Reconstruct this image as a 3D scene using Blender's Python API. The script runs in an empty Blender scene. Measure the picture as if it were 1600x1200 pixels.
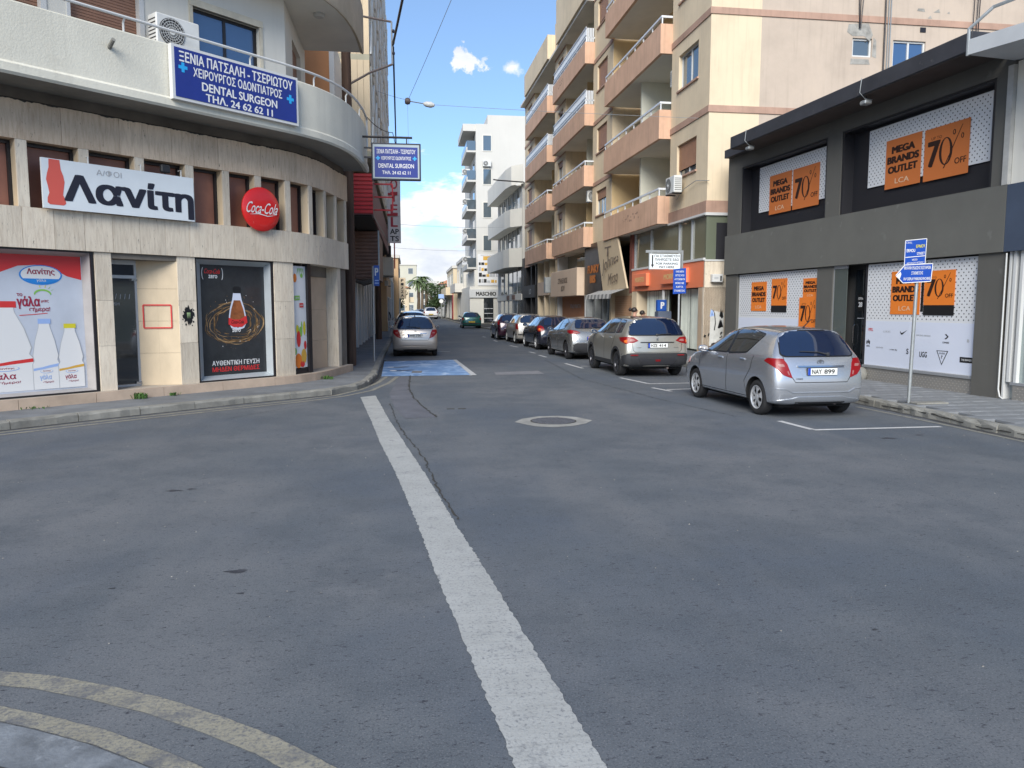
import bpy, bmesh, math, random
from math import sin, cos, pi, radians as RD, atan2, hypot
from mathutils import Vector, Matrix
from mathutils.bvhtree import BVHTree
from mathutils.geometry import delaunay_2d_cdt

random.seed(7)
S = bpy.context.scene
C = S.collection

# ------------------------------------------------------------------ camera
cd = bpy.data.cameras.new('camera')
cd.lens = 27.0; cd.sensor_width = 36.0; cd.sensor_fit = 'HORIZONTAL'
cd.clip_start = 0.05; cd.clip_end = 3000
camo = bpy.data.objects.new('camera', cd); C.objects.link(camo)
camo.location = (0, 0, 1.83)
camo.rotation_euler = (RD(90 - 5.758), 0, RD(-7.557))
S.camera = camo

# ------------------------------------------------------------------ light
SUN_DIR = Vector((-0.30, -0.78, 0.56)).normalized()      # towards the sun, veiled by cloud
W = bpy.data.worlds.new('World'); S.world = W; W.use_nodes = True
nt = W.node_tree; N = nt.nodes; LK = nt.links
for n in list(N): N.remove(n)
out = N.new('ShaderNodeOutputWorld'); bg = N.new('ShaderNodeBackground')
sky = N.new('ShaderNodeTexSky'); sky.sky_type = 'NISHITA'; sky.sun_disc = False
sky.sun_elevation = math.asin(SUN_DIR.z); sky.sun_rotation = atan2(SUN_DIR.x, SUN_DIR.y)
sky.air_density = 0.8; sky.dust_density = 0.0; sky.ozone_density = 1.6; sky.altitude = 10
tc = N.new('ShaderNodeTexCoord')
sep = N.new('ShaderNodeSeparateXYZ'); LK.new(tc.outputs['Generated'], sep.inputs[0])
def wmath(op, a, b=None, c=None):
    m = N.new('ShaderNodeMath'); m.operation = op
    for i, v in enumerate((a, b, c)):
        if v is None: continue
        if isinstance(v, (int, float)): m.inputs[i].default_value = v
        else: LK.new(v, m.inputs[i])
    return m.outputs[0]
mp = N.new('ShaderNodeMapping'); mp.inputs['Scale'].default_value = (1, 1, 2.6)
LK.new(tc.outputs['Generated'], mp.inputs[0])
cn = N.new('ShaderNodeTexNoise'); cn.inputs['Scale'].default_value = 4.2; cn.inputs['Detail'].default_value = 9; cn.inputs['Roughness'].default_value = .62
LK.new(mp.outputs[0], cn.inputs['Vector'])
cn2 = N.new('ShaderNodeTexNoise'); cn2.inputs['Scale'].default_value = 34; cn2.inputs['Detail'].default_value = 8; cn2.inputs['Roughness'].default_value = .6
LK.new(tc.outputs['Generated'], cn2.inputs['Vector'])
# bank of cloud lying on the horizon all the way round
el = sep.outputs['Z']
bank = wmath('MULTIPLY_ADD', el, -5.6, 0.80)
bank = wmath('ADD', bank, wmath('MULTIPLY', wmath('SUBTRACT', cn.outputs['Fac'], 0.5), 2.3))
bank = wmath('MULTIPLY', bank, 7.0)
mr = N.new('ShaderNodeClamp'); LK.new(bank, mr.inputs[0])
# a few small puffs of cumulus
def puff(d, r, amt):
    v = N.new('ShaderNodeVectorMath'); v.operation = 'DISTANCE'
    LK.new(tc.outputs['Generated'], v.inputs[0]); v.inputs[1].default_value = Vector(d).normalized()
    m = wmath('SUBTRACT', 1.0, wmath('DIVIDE', v.outputs['Value'], r))
    m = wmath('ADD', m, wmath('MULTIPLY', wmath('SUBTRACT', cn2.outputs['Fac'], 0.60), 5.5))
    m = wmath('MULTIPLY', m, amt)
    c_ = N.new('ShaderNodeClamp'); LK.new(m, c_.inputs[0]); return c_.outputs[0]
dens = mr.outputs[0]
for d_, r_, a_ in (((0.075, 1.0, 0.303), .026, 3.0), ((0.135, 1.0, 0.300), .013, 1.1), ((-.9, .2, .6), .09, 2.5)):
    dens = wmath('MAXIMUM', dens, puff(d_, r_, a_))
tint = N.new('ShaderNodeMix'); tint.data_type = 'RGBA'; tint.blend_type = 'MULTIPLY'; tint.inputs[0].default_value = 1
LK.new(sky.outputs[0], tint.inputs[6])
hz_ = N.new('ShaderNodeMapRange'); LK.new(el, hz_.inputs[0]); hz_.inputs[1].default_value = .02; hz_.inputs[2].default_value = .38
tm_ = N.new('ShaderNodeMix'); tm_.data_type = 'RGBA'; LK.new(hz_.outputs[0], tm_.inputs[0]); tm_.inputs[6].default_value = (.60, .72, .86, 1); tm_.inputs[7].default_value = (.97, 1.0, 1.0, 1)
LK.new(tm_.outputs[2], tint.inputs[7])
cshade = N.new('ShaderNodeMix'); cshade.data_type = 'RGBA'
LK.new(wmath('MULTIPLY_ADD', cn.outputs['Fac'], 3.0, -1.0), cshade.inputs[0]); cshade.inputs[6].default_value = (3.5, 3.8, 4.3, 1); cshade.inputs[7].default_value = (6.6, 6.5, 6.4, 1)
mx = N.new('ShaderNodeMix'); mx.data_type = 'RGBA'
LK.new(dens, mx.inputs[0]); LK.new(tint.outputs[2], mx.inputs[6]); LK.new(cshade.outputs[2], mx.inputs[7])
LK.new(mx.outputs[2], bg.inputs[0]); bg.inputs[1].default_value = 0.105
LK.new(bg.outputs[0], out.inputs[0])

sl = bpy.data.lights.new('sun', 'SUN'); sl.energy = 2.6; sl.angle = RD(38); sl.color = (1.0, .955, .88)
so = bpy.data.objects.new('sun', sl); C.objects.link(so)
so.rotation_euler = SUN_DIR.to_track_quat('Z', 'Y').to_euler()
S.view_settings.view_transform = 'Standard'; S.view_settings.look = 'None'
S.view_settings.exposure = 1.05; S.view_settings.gamma = 1
try: S.view_settings.use_curve_mapping = False
except Exception: pass

# ------------------------------------------------------------------ materials
MATS = {}
def _n(nt, t): return nt.nodes.new(t)
def mat(name, col, rough=.6, metal=0., var=0., vs=2., bump=0., bs=40., streak=0., spec=.5, coat=0.,
        vstretch=(1, 1, 1), spots=0., spots_s=30., spot_col=(.02, .02, .02), trans=0., alpha=1., emit=0., stain=0., stain_col=(.10, .07, .05), stain_s=.6, ior=1.45):
    if name in MATS: return MATS[name]
    m = bpy.data.materials.new(name); m.use_nodes = True; nt = m.node_tree
    b = nt.nodes['Principled BSDF']; L = nt.links
    b.inputs['Roughness'].default_value = rough; b.inputs['Metallic'].default_value = metal
    b.inputs['Specular IOR Level'].default_value = spec; b.inputs['Coat Weight'].default_value = coat
    b.inputs['Coat Roughness'].default_value = .04; b.inputs['IOR'].default_value = ior
    b.inputs['Transmission Weight'].default_value = trans; b.inputs['Alpha'].default_value = alpha
    if emit:
        b.inputs['Emission Color'].default_value = (*col, 1); b.inputs['Emission Strength'].default_value = emit
    b.inputs['Base Color'].default_value = (*col, 1)
    m.diffuse_color = (*col, 1)
    cur = None
    if var or bump or streak or spots or stain:
        t = _n(nt, 'ShaderNodeTexCoord'); vec = t.outputs['Object']
        if vstretch != (1, 1, 1):
            mpn = _n(nt, 'ShaderNodeMapping'); mpn.inputs['Scale'].default_value = vstretch; L.new(vec, mpn.inputs[0]); vec2 = mpn.outputs[0]
        else: vec2 = vec
    def mixc(fac, colB, curc, mode='MIX'):
        x = _n(nt, 'ShaderNodeMix'); x.data_type = 'RGBA'; x.blend_type = mode
        if isinstance(fac, float): x.inputs[0].default_value = fac
        else: L.new(fac, x.inputs[0])
        if curc is None: x.inputs[6].default_value = (*col, 1)
        else: L.new(curc, x.inputs[6])
        if isinstance(colB, tuple): x.inputs[7].default_value = (*colB, 1)
        else: L.new(colB, x.inputs[7])
        return x.outputs[2]
    def noise(sc, det=6, ro=.6, v=None):
        n = _n(nt, 'ShaderNodeTexNoise'); n.inputs['Scale'].default_value = sc; n.inputs['Detail'].default_value = det; n.inputs['Roughness'].default_value = ro
        L.new(v if v is not None else vec, n.inputs['Vector']); return n.outputs['Fac']
    def ramp(f, a, b_, ca=0., cb=1.):
        r = _n(nt, 'ShaderNodeMapRange'); r.inputs[1].default_value = a; r.inputs[2].default_value = b_; r.inputs[3].default_value = ca; r.inputs[4].default_value = cb
        L.new(f, r.inputs[0]); return r.outputs[0]
    if var:
        f = ramp(noise(vs, 7, .62, vec2), .3, .7)
        dark = tuple(c * (1 - var) for c in col); lite = tuple(min(1, c * (1 + var * .6)) for c in col)
        x = _n(nt, 'ShaderNodeMix'); x.data_type = 'RGBA'; L.new(f, x.inputs[0]); x.inputs[6].default_value = (*dark, 1); x.inputs[7].default_value = (*lite, 1)
        cur = x.outputs[2]
    if streak:
        mpn = _n(nt, 'ShaderNodeMapping'); mpn.inputs['Scale'].default_value = (7, 7, .35); L.new(vec, mpn.inputs[0])
        f = ramp(noise(1.0, 6, .65, mpn.outputs[0]), .52, .78, 0., streak)
        cur = mixc(f, tuple(c * .45 for c in col), cur)
    if stain:
        f = ramp(noise(stain_s, 7, .7), .55, .75, 0., stain)
        cur = mixc(f, stain_col, cur)
    if spots:
        f = ramp(noise(spots_s, 3, .5), .66, .74, 0., spots)
        cur = mixc(f, spot_col, cur)
    if cur is not None: L.new(cur, b.inputs['Base Color'])
    if bump:
        bn = _n(nt, 'ShaderNodeBump'); bn.inputs['Strength'].default_value = bump; bn.inputs['Distance'].default_value = .01
        L.new(noise(bs, 5, .6, vec2), bn.inputs['Height']); L.new(bn.outputs[0], b.inputs['Normal'])
    MATS[name] = m; return m

def make_asphalt():
    m = bpy.data.materials.new('asphalt'); m.use_nodes = True; nt = m.node_tree; b = nt.nodes['Principled BSDF']; L = nt.links
    t = _n(nt, 'ShaderNodeTexCoord'); v = t.outputs['Object']
    def noise(sc, det, ro, st=None, dist=0.):
        n = _n(nt, 'ShaderNodeTexNoise'); n.inputs['Scale'].default_value = sc; n.inputs['Detail'].default_value = det; n.inputs['Roughness'].default_value = ro; n.inputs['Distortion'].default_value = dist
        if st:
            q = _n(nt, 'ShaderNodeMapping'); q.inputs['Scale'].default_value = st; L.new(v, q.inputs[0]); L.new(q.outputs[0], n.inputs['Vector'])
        else: L.new(v, n.inputs['Vector'])
        return n.outputs['Fac']
    def rng(f, a, b_, c=0., d=1.):
        r = _n(nt, 'ShaderNodeMapRange'); r.inputs[1].default_value = a; r.inputs[2].default_value = b_; r.inputs[3].default_value = c; r.inputs[4].default_value = d; L.new(f, r.inputs[0]); return r.outputs[0]
    def mix(f, A, B):
        x = _n(nt, 'ShaderNodeMix'); x.data_type = 'RGBA'
        if isinstance(f, float): x.inputs[0].default_value = f
        else: L.new(f, x.inputs[0])
        for i, q in ((6, A), (7, B)):
            if isinstance(q, tuple): x.inputs[i].default_value = (*q, 1)
            else: L.new(q, x.inputs[i])
        return x.outputs[2]
    c = mix(rng(noise(.35, 6, .6), .36, .64), (.098, .112, .124), (.140, .147, .154))
    c = mix(rng(noise(.22, 4, .6), .47, .60, 0., .75), c, (.074, .092, .116))        # bluish patches, sky reflection put into the colour
    c = mix(rng(noise(1.3, 8, .72), .44, .62, 0., .65), c, (.076, .088, .100))          # worn blotches
    c = mix(rng(noise(.6, 5, .6, (1, .18, 1)), .50, .66, 0., .45), c, (.165, .168, .170))   # tyre polished lanes
    c = mix(rng(noise(105, 3, .6), .54, .70, 0., .5), c, (.25, .25, .26))          # pale chippings
    c = mix(rng(noise(80, 3, .6), .54, .68, 0., .65), c, (.036, .038, .050))         # dark pores
    c = mix(rng(noise(20, 6, .8, (.8, 1.9, 1)), .575, .625, 0., .9), c, (.028, .029, .038))      # small pits
    c = mix(rng(noise(6.0, 6, .78), .62, .68, 0., .75), c, (.034, .035, .045))       # bigger pits and spots
    L.new(c, b.inputs['Base Color']); b.inputs['Roughness'].default_value = .78; b.inputs['Specular IOR Level'].default_value = .32
    bn = _n(nt, 'ShaderNodeBump'); bn.inputs['Strength'].default_value = .32; bn.inputs['Distance'].default_value = .006
    L.new(noise(75, 5, .75), bn.inputs['Height']); L.new(bn.outputs[0], b.inputs['Normal'])
    MATS['asphalt'] = m; return m

def make_paint(name, col, wear, under=(.10, .105, .12), sc=9):
    m = bpy.data.materials.new(name); m.use_nodes = True; nt = m.node_tree; b = nt.nodes['Principled BSDF']; L = nt.links
    t = _n(nt, 'ShaderNodeTexCoord'); v = t.outputs['Object']
    def noise(s_, d, r, st=None):
        n = _n(nt, 'ShaderNodeTexNoise'); n.inputs['Scale'].default_value = s_; n.inputs['Detail'].default_value = d; n.inputs['Roughness'].default_value = r
        if st:
            q = _n(nt, 'ShaderNodeMapping'); q.inputs['Scale'].default_value = st; q.inputs['Rotation'].default_value = (0, 0, RD(-6)); L.new(v, q.inputs[0]); L.new(q.outputs[0], n.inputs['Vector'])
        else: L.new(v, n.inputs['Vector'])
        return n.outputs['Fac']
    def rng(f, a, b_, c=0., d=1.):
        r = _n(nt, 'ShaderNodeMapRange'); r.inputs[1].default_value = a; r.inputs[2].default_value = b_; r.inputs[3].default_value = c; r.inputs[4].default_value = d; L.new(f, r.inputs[0]); return r.outputs[0]
    def mix(f, A, B):
        x = _n(nt, 'ShaderNodeMix'); x.data_type = 'RGBA'; L.new(f, x.inputs[0])
        for i, q in ((6, A), (7, B)):
            if isinstance(q, tuple): x.inputs[i].default_value = (*q, 1)
            else: L.new(q, x.inputs[i])
        return x.outputs[2]
    c = mix(rng(noise(3, 5, .6), .3, .7), tuple(k * .82 for k in col), col)
    c = mix(rng(noise(55, 5, .7), .66 - .18 * wear, .78 - .12 * wear, 0., .9), c, under)
    c = mix(rng(noise(4, 6, .75, (.35, 9, 1)), .60 - .1 * wear, .70, 0., .7 * wear), c, tuple(k * .55 for k in col))
    c = mix(rng(noise(sc, 7, .75), .72 - .22 * wear, .80 - .14 * wear, 0., .85), c, under)
    L.new(c, b.inputs['Base Color']); b.inputs['Roughness'].default_value = .7
    bn = _n(nt, 'ShaderNodeBump'); bn.inputs['Strength'].default_value = .5; bn.inputs['Distance'].default_value = .006
    L.new(noise(70, 4, .7), bn.inputs['Height']); L.new(bn.outputs[0], b.inputs['Normal'])
    MATS[name] = m; return m

def make_travertine(name, col, dark, amt=1.):
    m = bpy.data.materials.new(name); m.use_nodes = True; nt = m.node_tree; b = nt.nodes['Principled BSDF']; L = nt.links
    t = _n(nt, 'ShaderNodeTexCoord'); v = t.outputs['Object']
    oi = _n(nt, 'ShaderNodeObjectInfo')
    ad = _n(nt, 'ShaderNodeVectorMath'); ad.operation = 'ADD'
    cx = _n(nt, 'ShaderNodeCombineXYZ'); mu = _n(nt, 'ShaderNodeMath'); mu.operation = 'MULTIPLY'; mu.inputs[1].default_value = 17.
    L.new(oi.outputs['Random'], mu.inputs[0]); L.new(mu.outputs[0], cx.inputs[2]); L.new(v, ad.inputs[0]); L.new(cx.outputs[0], ad.inputs[1]); v = ad.outputs[0]
    def noise(s_, d, r, st):
        n = _n(nt, 'ShaderNodeTexNoise'); n.inputs['Scale'].default_value = s_; n.inputs['Detail'].default_value = d; n.inputs['Roughness'].default_value = r
        q = _n(nt, 'ShaderNodeMapping'); q.inputs['Scale'].default_value = st; L.new(v, q.inputs[0]); L.new(q.outputs[0], n.inputs['Vector'])
        return n.outputs['Fac']
    def rng(f, a, b_, c=0., d=1.):
        r = _n(nt, 'ShaderNodeMapRange'); r.inputs[1].default_value = a; r.inputs[2].default_value = b_; r.inputs[3].default_value = c; r.inputs[4].default_value = d; L.new(f, r.inputs[0]); return r.outputs[0]
    def mix(f, A, B):
        x = _n(nt, 'ShaderNodeMix'); x.data_type = 'RGBA'; L.new(f, x.inputs[0])
        for i, q in ((6, A), (7, B)):
            if isinstance(q, tuple): x.inputs[i].default_value = (*q, 1)
            else: L.new(q, x.inputs[i])
        return x.outputs[2]
    c = mix(rng(noise(1.1, 6, .6, (1, 1, .5)), .35, .65), tuple(k * .82 for k in col), col)
    c = mix(rng(noise(5, 7, .7, (5, 5, .55)), .44, .70, 0., .55 * amt), c, dark)
    c = mix(rng(noise(11, 4, .7, (3.2, 3.2, .6)), .64, .72, 0., .9 * amt), c, (.05, .042, .036))
    hv = _n(nt, 'ShaderNodeMix'); hv.data_type = 'RGBA'; hv.blend_type = 'MULTIPLY'; hv.inputs[0].default_value = 1.
    r2 = _n(nt, 'ShaderNodeMapRange'); r2.inputs[3].default_value = .86; r2.inputs[4].default_value = 1.08; L.new(oi.outputs['Random'], r2.inputs[0])
    L.new(c, hv.inputs[6]); L.new(r2.outputs[0], hv.inputs[7])
    L.new(hv.outputs[2], b.inputs['Base Color']); b.inputs['Roughness'].default_value = .62
    bn = _n(nt, 'ShaderNodeBump'); bn.inputs['Strength'].default_value = .5; bn.inputs['Distance'].default_value = .01
    L.new(noise(14, 4, .7, (3, 3, .8)), bn.inputs['Height']); L.new(bn.outputs[0], b.inputs['Normal'])
    MATS[name] = m; return m

# ------------------------------------------------------------------ objects
def tag(o, label=None, cat=None, group=None, kind=None):
    if label: o['label'] = label
    if cat: o['category'] = cat
    if group: o['group'] = group
    if kind: o['kind'] = kind
    return o
def thing(name, label, cat, loc=(0, 0, 0), rz=0., group=None):
    o = bpy.data.objects.new(name, None); C.objects.link(o); o.empty_display_size = .3
    o.location = loc; o.rotation_euler = (0, 0, rz)
    return tag(o, label, cat, group)

class MB:
    def __init__(self): self.v = []; self.f = []; self.m = []
    def add(self, vs, fs, mi=0):
        k = len(self.v); self.v += [tuple(p) for p in vs]
        for f in fs: self.f.append([k + i for i in f]); self.m.append(mi)
        return self
    def box(self, x0, x1, y0, y1, z0, z1, mi=0):
        if x0 > x1: x0, x1 = x1, x0
        if y0 > y1: y0, y1 = y1, y0
        if z0 > z1: z0, z1 = z1, z0
        return self.add([(x0, y0, z0), (x1, y0, z0), (x1, y1, z0), (x0, y1, z0), (x0, y0, z1), (x1, y0, z1), (x1, y1, z1), (x0, y1, z1)],
                        [(0, 3, 2, 1), (4, 5, 6, 7), (0, 1, 5, 4), (1, 2, 6, 5), (2, 3, 7, 6), (3, 0, 4, 7)], mi)
    def bbox(self, x0, x1, y0, y1, z0, z1, r=.02, mi=0):
        """box with all edges chamfered"""
        xs = (x0, x1); ys = (y0, y1); zs = (z0, z1); vs = []; idx = {}
        for i in (0, 1):
            for j in (0, 1):
                for k in (0, 1):
                    sx = r if i == 0 else -r; sy = r if j == 0 else -r; sz = r if k == 0 else -r
                    X, Y, Z = xs[i], ys[j], zs[k]
                    for a, p in (('x', (X, Y + sy, Z + sz)), ('y', (X + sx, Y, Z + sz)), ('z', (X + sx, Y + sy, Z))):
                        idx[(i, j, k, a)] = len(vs); vs.append(p)
        fs = []
        q = lambda *t: [idx[x] for x in t]
        for i in (0, 1): fs.append(q((i, 0, 0, 'x'), (i, 1, 0, 'x'), (i, 1, 1, 'x'), (i, 0, 1, 'x')))
        for j in (0, 1): fs.append(q((0, j, 0, 'y'), (1, j, 0, 'y'), (1, j, 1, 'y'), (0, j, 1, 'y')))
        for k in (0, 1): fs.append(q((0, 0, k, 'z'), (1, 0, k, 'z'), (1, 1, k, 'z'), (0, 1, k, 'z')))
        for a in (0, 1):
            for b in (0, 1):
                fs.append(q((a, b, 0, 'x'), (a, b, 1, 'x'), (a, b, 1, 'y'), (a, b, 0, 'y')))
                fs.append(q((a, 0, b, 'x'), (a, 1, b, 'x'), (a, 1, b, 'z'), (a, 0, b, 'z')))
                fs.append(q((0, a, b, 'y'), (1, a, b, 'y'), (1, a, b, 'z'), (0, a, b, 'z')))
        for i in (0, 1):
            for j in (0, 1):
                for k in (0, 1): fs.append(q((i, j, k, 'x'), (i, j, k, 'y'), (i, j, k, 'z')))
        return self.add(vs, fs, mi)
    def prism(self, pts, vec, mi=0):
        n = len(pts); vec = Vector(vec); a = [Vector(p) for p in pts]
        return self.add(a + [p + vec for p in a], [tuple(range(n))[::-1], tuple(range(n, 2 * n))] + [(i, (i + 1) % n, n + (i + 1) % n, n + i) for i in range(n)], mi)
    def quad(self, a, b, c, d, mi=0): return self.add([a, b, c, d], [(0, 1, 2, 3)], mi)
    def tube(self, pts, r, n=8, mi=0, caps=True):
        pts = [Vector(p) for p in pts]; rings = []; up = Vector((0, 0, 1)); prev = None
        for i, p in enumerate(pts):
            a = pts[max(0, i - 1)]; b = pts[min(len(pts) - 1, i + 1)]; t = (b - a).normalized()
            if prev is None:
                u = t.cross(up)
                if u.length < .05: u = t.cross(Vector((1, 0, 0)))
            else: u = prev - t * prev.dot(t)
            u.normalize(); prev = u; w = t.cross(u); rr = r[i] if isinstance(r, (list, tuple)) else r
            rings.append([p + (u * cos(2 * pi * k / n) + w * sin(2 * pi * k / n)) * rr for k in range(n)])
        vs = [q for R in rings for q in R]; fs = []
        for i in range(len(pts) - 1):
            for k in range(n): fs.append((i * n + k, i * n + (k + 1) % n, (i + 1) * n + (k + 1) % n, (i + 1) * n + k))
        if caps: fs += [tuple(range(n))[::-1], tuple(range(len(vs) - n, len(vs)))]
        return self.add(vs, fs, mi)
    def lathe(self, prof, c, ax, n=24, mi=0, closed=False):
        c = Vector(c); ax = Vector(ax).normalized(); u = ax.cross(Vector((0, 0, 1)))
        if u.length < .05: u = ax.cross(Vector((1, 0, 0)))
        u.normalize(); w = ax.cross(u); vs = []; fs = []; m = len(prof)
        for k in range(n):
            d = u * cos(2 * pi * k / n) + w * sin(2 * pi * k / n)
            for r, h in prof: vs.append(c + d * r + ax * h)
        for k in range(n):
            k2 = (k + 1) % n
            for j in range(m - 1 + (1 if closed else 0)): 
                j2 = (j + 1) % m
                fs.append((k * m + j, k2 * m + j, k2 * m + j2, k * m + j2))
        return self.add(vs, fs, mi)
    def grid(self, rows, mi=0):
        n = len(rows[0]); vs = [p for r in rows for p in r]; fs = []
        for i in range(len(rows) - 1):
            for j in range(n - 1): fs.append((i * n + j, i * n + j + 1, (i + 1) * n + j + 1, (i + 1) * n + j))
        return self.add(vs, fs, mi)
    def mesh(self, name, mats=None, smooth=False):
        me = bpy.data.meshes.new(name); me.from_pydata(self.v, [], self.f)
        if mats:
            for m in (mats if isinstance(mats, (list, tuple)) else [mats]): me.materials.append(m)
            if isinstance(mats, (list, tuple)) and len(mats) > 1: me.polygons.foreach_set('material_index', self.m)
        if smooth: me.polygons.foreach_set('use_smooth', [True] * len(me.polygons))
        me.update(); return me
    def build(self, name, mats=None, parent=None, smooth=False, label=None, cat=None, group=None, kind=None, loc=None, fix=True):
        me = self.mesh(name, mats, False)
        if fix:
            bm = bmesh.new(); bm.from_mesh(me); bmesh.ops.recalc_face_normals(bm, faces=bm.faces); bm.to_mesh(me); bm.free()
        if smooth:
            me.polygons.foreach_set('use_smooth', [True] * len(me.polygons))
            try: me.set_sharp_from_angle(angle=RD(38))
            except Exception: pass
        o = bpy.data.objects.new(name, me); C.objects.link(o); o.parent = parent
        if loc: o.location = loc
        return tag(o, label, cat, group, kind)

def copy_tree(o, parent=None):
    c = o.copy(); C.objects.link(c); c.parent = parent
    for ch in o.children: copy_tree(ch, c)
    return c
def inst(me, name, parent, loc=(0, 0, 0), rot=(0, 0, 0), **k):
    o = bpy.data.objects.new(name, me); C.objects.link(o); o.parent = parent; o.location = loc; o.rotation_euler = rot
    return tag(o, **k)

# scratch scene used to evaluate text and modifiers while the main scene is being filled
TMP = bpy.data.scenes.new('scratch')
def evaluated(o):
    TMP.collection.objects.link(o)
    vl = TMP.view_layers[0]; vl.update(); dg = vl.depsgraph
    me = bpy.data.meshes.new_from_object(o.evaluated_get(dg))
    TMP.collection.objects.unlink(o)
    return me

_glyph = {}
def glyphs(s):
    if s not in _glyph:
        c = bpy.data.curves.new('t', 'FONT'); c.body = s; c.size = 1; c.resolution_u = 3; c.fill_mode = 'FRONT'
        o = bpy.data.objects.new('t', c); me = evaluated(o)
        vs = [(v.co.x, v.co.y) for v in me.vertices]; fs = [tuple(p.vertices) for p in me.polygons]
        x0 = min(v[0] for v in vs); x1 = max(v[0] for v in vs); y0 = min(v[1] for v in vs); y1 = max(v[1] for v in vs)
        _glyph[s] = ([(v[0] - (x0 + x1) / 2, v[1] - (y0 + y1) / 2) for v in vs], fs, x1 - x0, y1 - y0)
        bpy.data.objects.remove(o); bpy.data.meshes.remove(me); bpy.data.curves.remove(c)
    return _glyph[s]
def text(parent, s, h, at, n, m, width=None, bold=.012, off=.004, shear=0., name='lettering', rot=0., right=None, up=(0, 0, 1)):
    """flat lettering on a surface with outward normal n, centred at a point; weight by layered offsets"""
    vs, fs, w0, h0 = glyphs(s)
    n = Vector(n).normalized(); up = Vector(up).normalized()
    r = Vector(right) if right is not None else up.cross(n)
    r.normalize(); b = max(0., bold) * 1.35; sy = h / (h0 + 1.2 * b); sx = (width / (w0 + 2 * b)) if width else sy
    at = Vector(at) + n * off; mb = MB(); ca, sa = cos(rot), sin(rot)
    sh_ = [(0, 0)] if b < .004 else [(0, 0), (b, 0), (-b, 0), (0, .6 * b), (0, -.6 * b)]
    if b > .03: sh_ += [(b * .5, b * .4), (-b * .5, b * .4), (b * .5, -b * .4), (-b * .5, -b * .4), (b, .45 * b), (-b, -.45 * b), (b, -.45 * b), (-b, .45 * b)]
    for i, (dx, dy) in enumerate(sh_):
        P = []
        for x, y in vs:
            X = (x + dx) * sx + (y + dy) * sy * shear; Y = (y + dy) * sy
            X, Y = X * ca - Y * sa, X * sa + Y * ca
            P.append(at + r * X + up * Y + n * (.00012 * i))
        mb.add(P, fs)
    return mb.build(name, m, parent, fix=False)
def flat(parent, pts, at, n, m, off=.003, name='print', thick=0.0, right=None):
    """flat printed shape on a vertical surface; pts in (right, up) metres from the point"""
    n = Vector(n).normalized(); up = Vector((0, 0, 1)); r = Vector(right) if right is not None else up.cross(n); r.normalize()
    at = Vector(at) + n * off; P = [at + r * x + up * y for x, y in pts]
    mb = MB()
    if thick: mb.prism(P, -n * thick)
    else: mb.add(P, [tuple(range(len(P)))])
    return mb.build(name, m, parent, fix=bool(thick))
def ell(cx, cy, rx, ry, n=20, a0=0, a1=2 * pi): return [(cx + rx * cos(a0 + (a1 - a0) * i / n), cy + ry * sin(a0 + (a1 - a0) * i / n)) for i in range(n if a1 - a0 > 6.28 else n + 1)]

class Path:
    """plan polyline with outward (right hand) normals, measured along its length"""
    def __init__(self, pts):
        self.p = [Vector(q) for q in pts]; self.s = [0.]
        for a, b in zip(self.p, self.p[1:]): self.s.append(self.s[-1] + (b - a).length)
        self.L = self.s[-1]
        T = []
        for i in range(len(self.p)):
            a = self.p[max(0, i - 1)]; b = self.p[min(len(self.p) - 1, i + 1)]; T.append((b - a).normalized())
        self.t = T
    def at(self, s, d=0.):
        if s <= 0: i = 0
        else:
            i = 0
            while i < len(self.s) - 2 and self.s[i + 1] < s: i += 1
        f = (s - self.s[i]) / (self.s[i + 1] - self.s[i]); q = self.p[i].lerp(self.p[i + 1], f)
        ff = min(1, max(0, f)); t = self.t[i].lerp(self.t[i + 1], ff).normalized()
        return Vector((q.x + t.y * d, q.y - t.x * d)), Vector((t.y, -t.x))
    def box(self, mb, s0, s1, z0, z1, d0, d1, step=.3, mi=0):
        k = max(1, int(math.ceil((s1 - s0) / step))) if s1 > self.bend else 1
        D0 = d0 if callable(d0) else (lambda s: d0); D1 = d1 if callable(d1) else (lambda s: d1)
        secs = []
        for i in range(k + 1):
            s = s0 + (s1 - s0) * i / k
            a, _ = self.at(s, D0(s)); b, _ = self.at(s, D1(s))
            secs += [(a.x, a.y, z0), (b.x, b.y, z0), (b.x, b.y, z1), (a.x, a.y, z1)]
        fs = [(0, 1, 2, 3), tuple(4 * k + j for j in (3, 2, 1, 0))]
        for i in range(k):
            for j in range(4): fs.append((4 * i + j, 4 * i + (j + 1) % 4, 4 * i + 4 + (j + 1) % 4, 4 * i + 4 + j))
        return mb.add(secs, fs, mi)
    bend = 1e9

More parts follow.
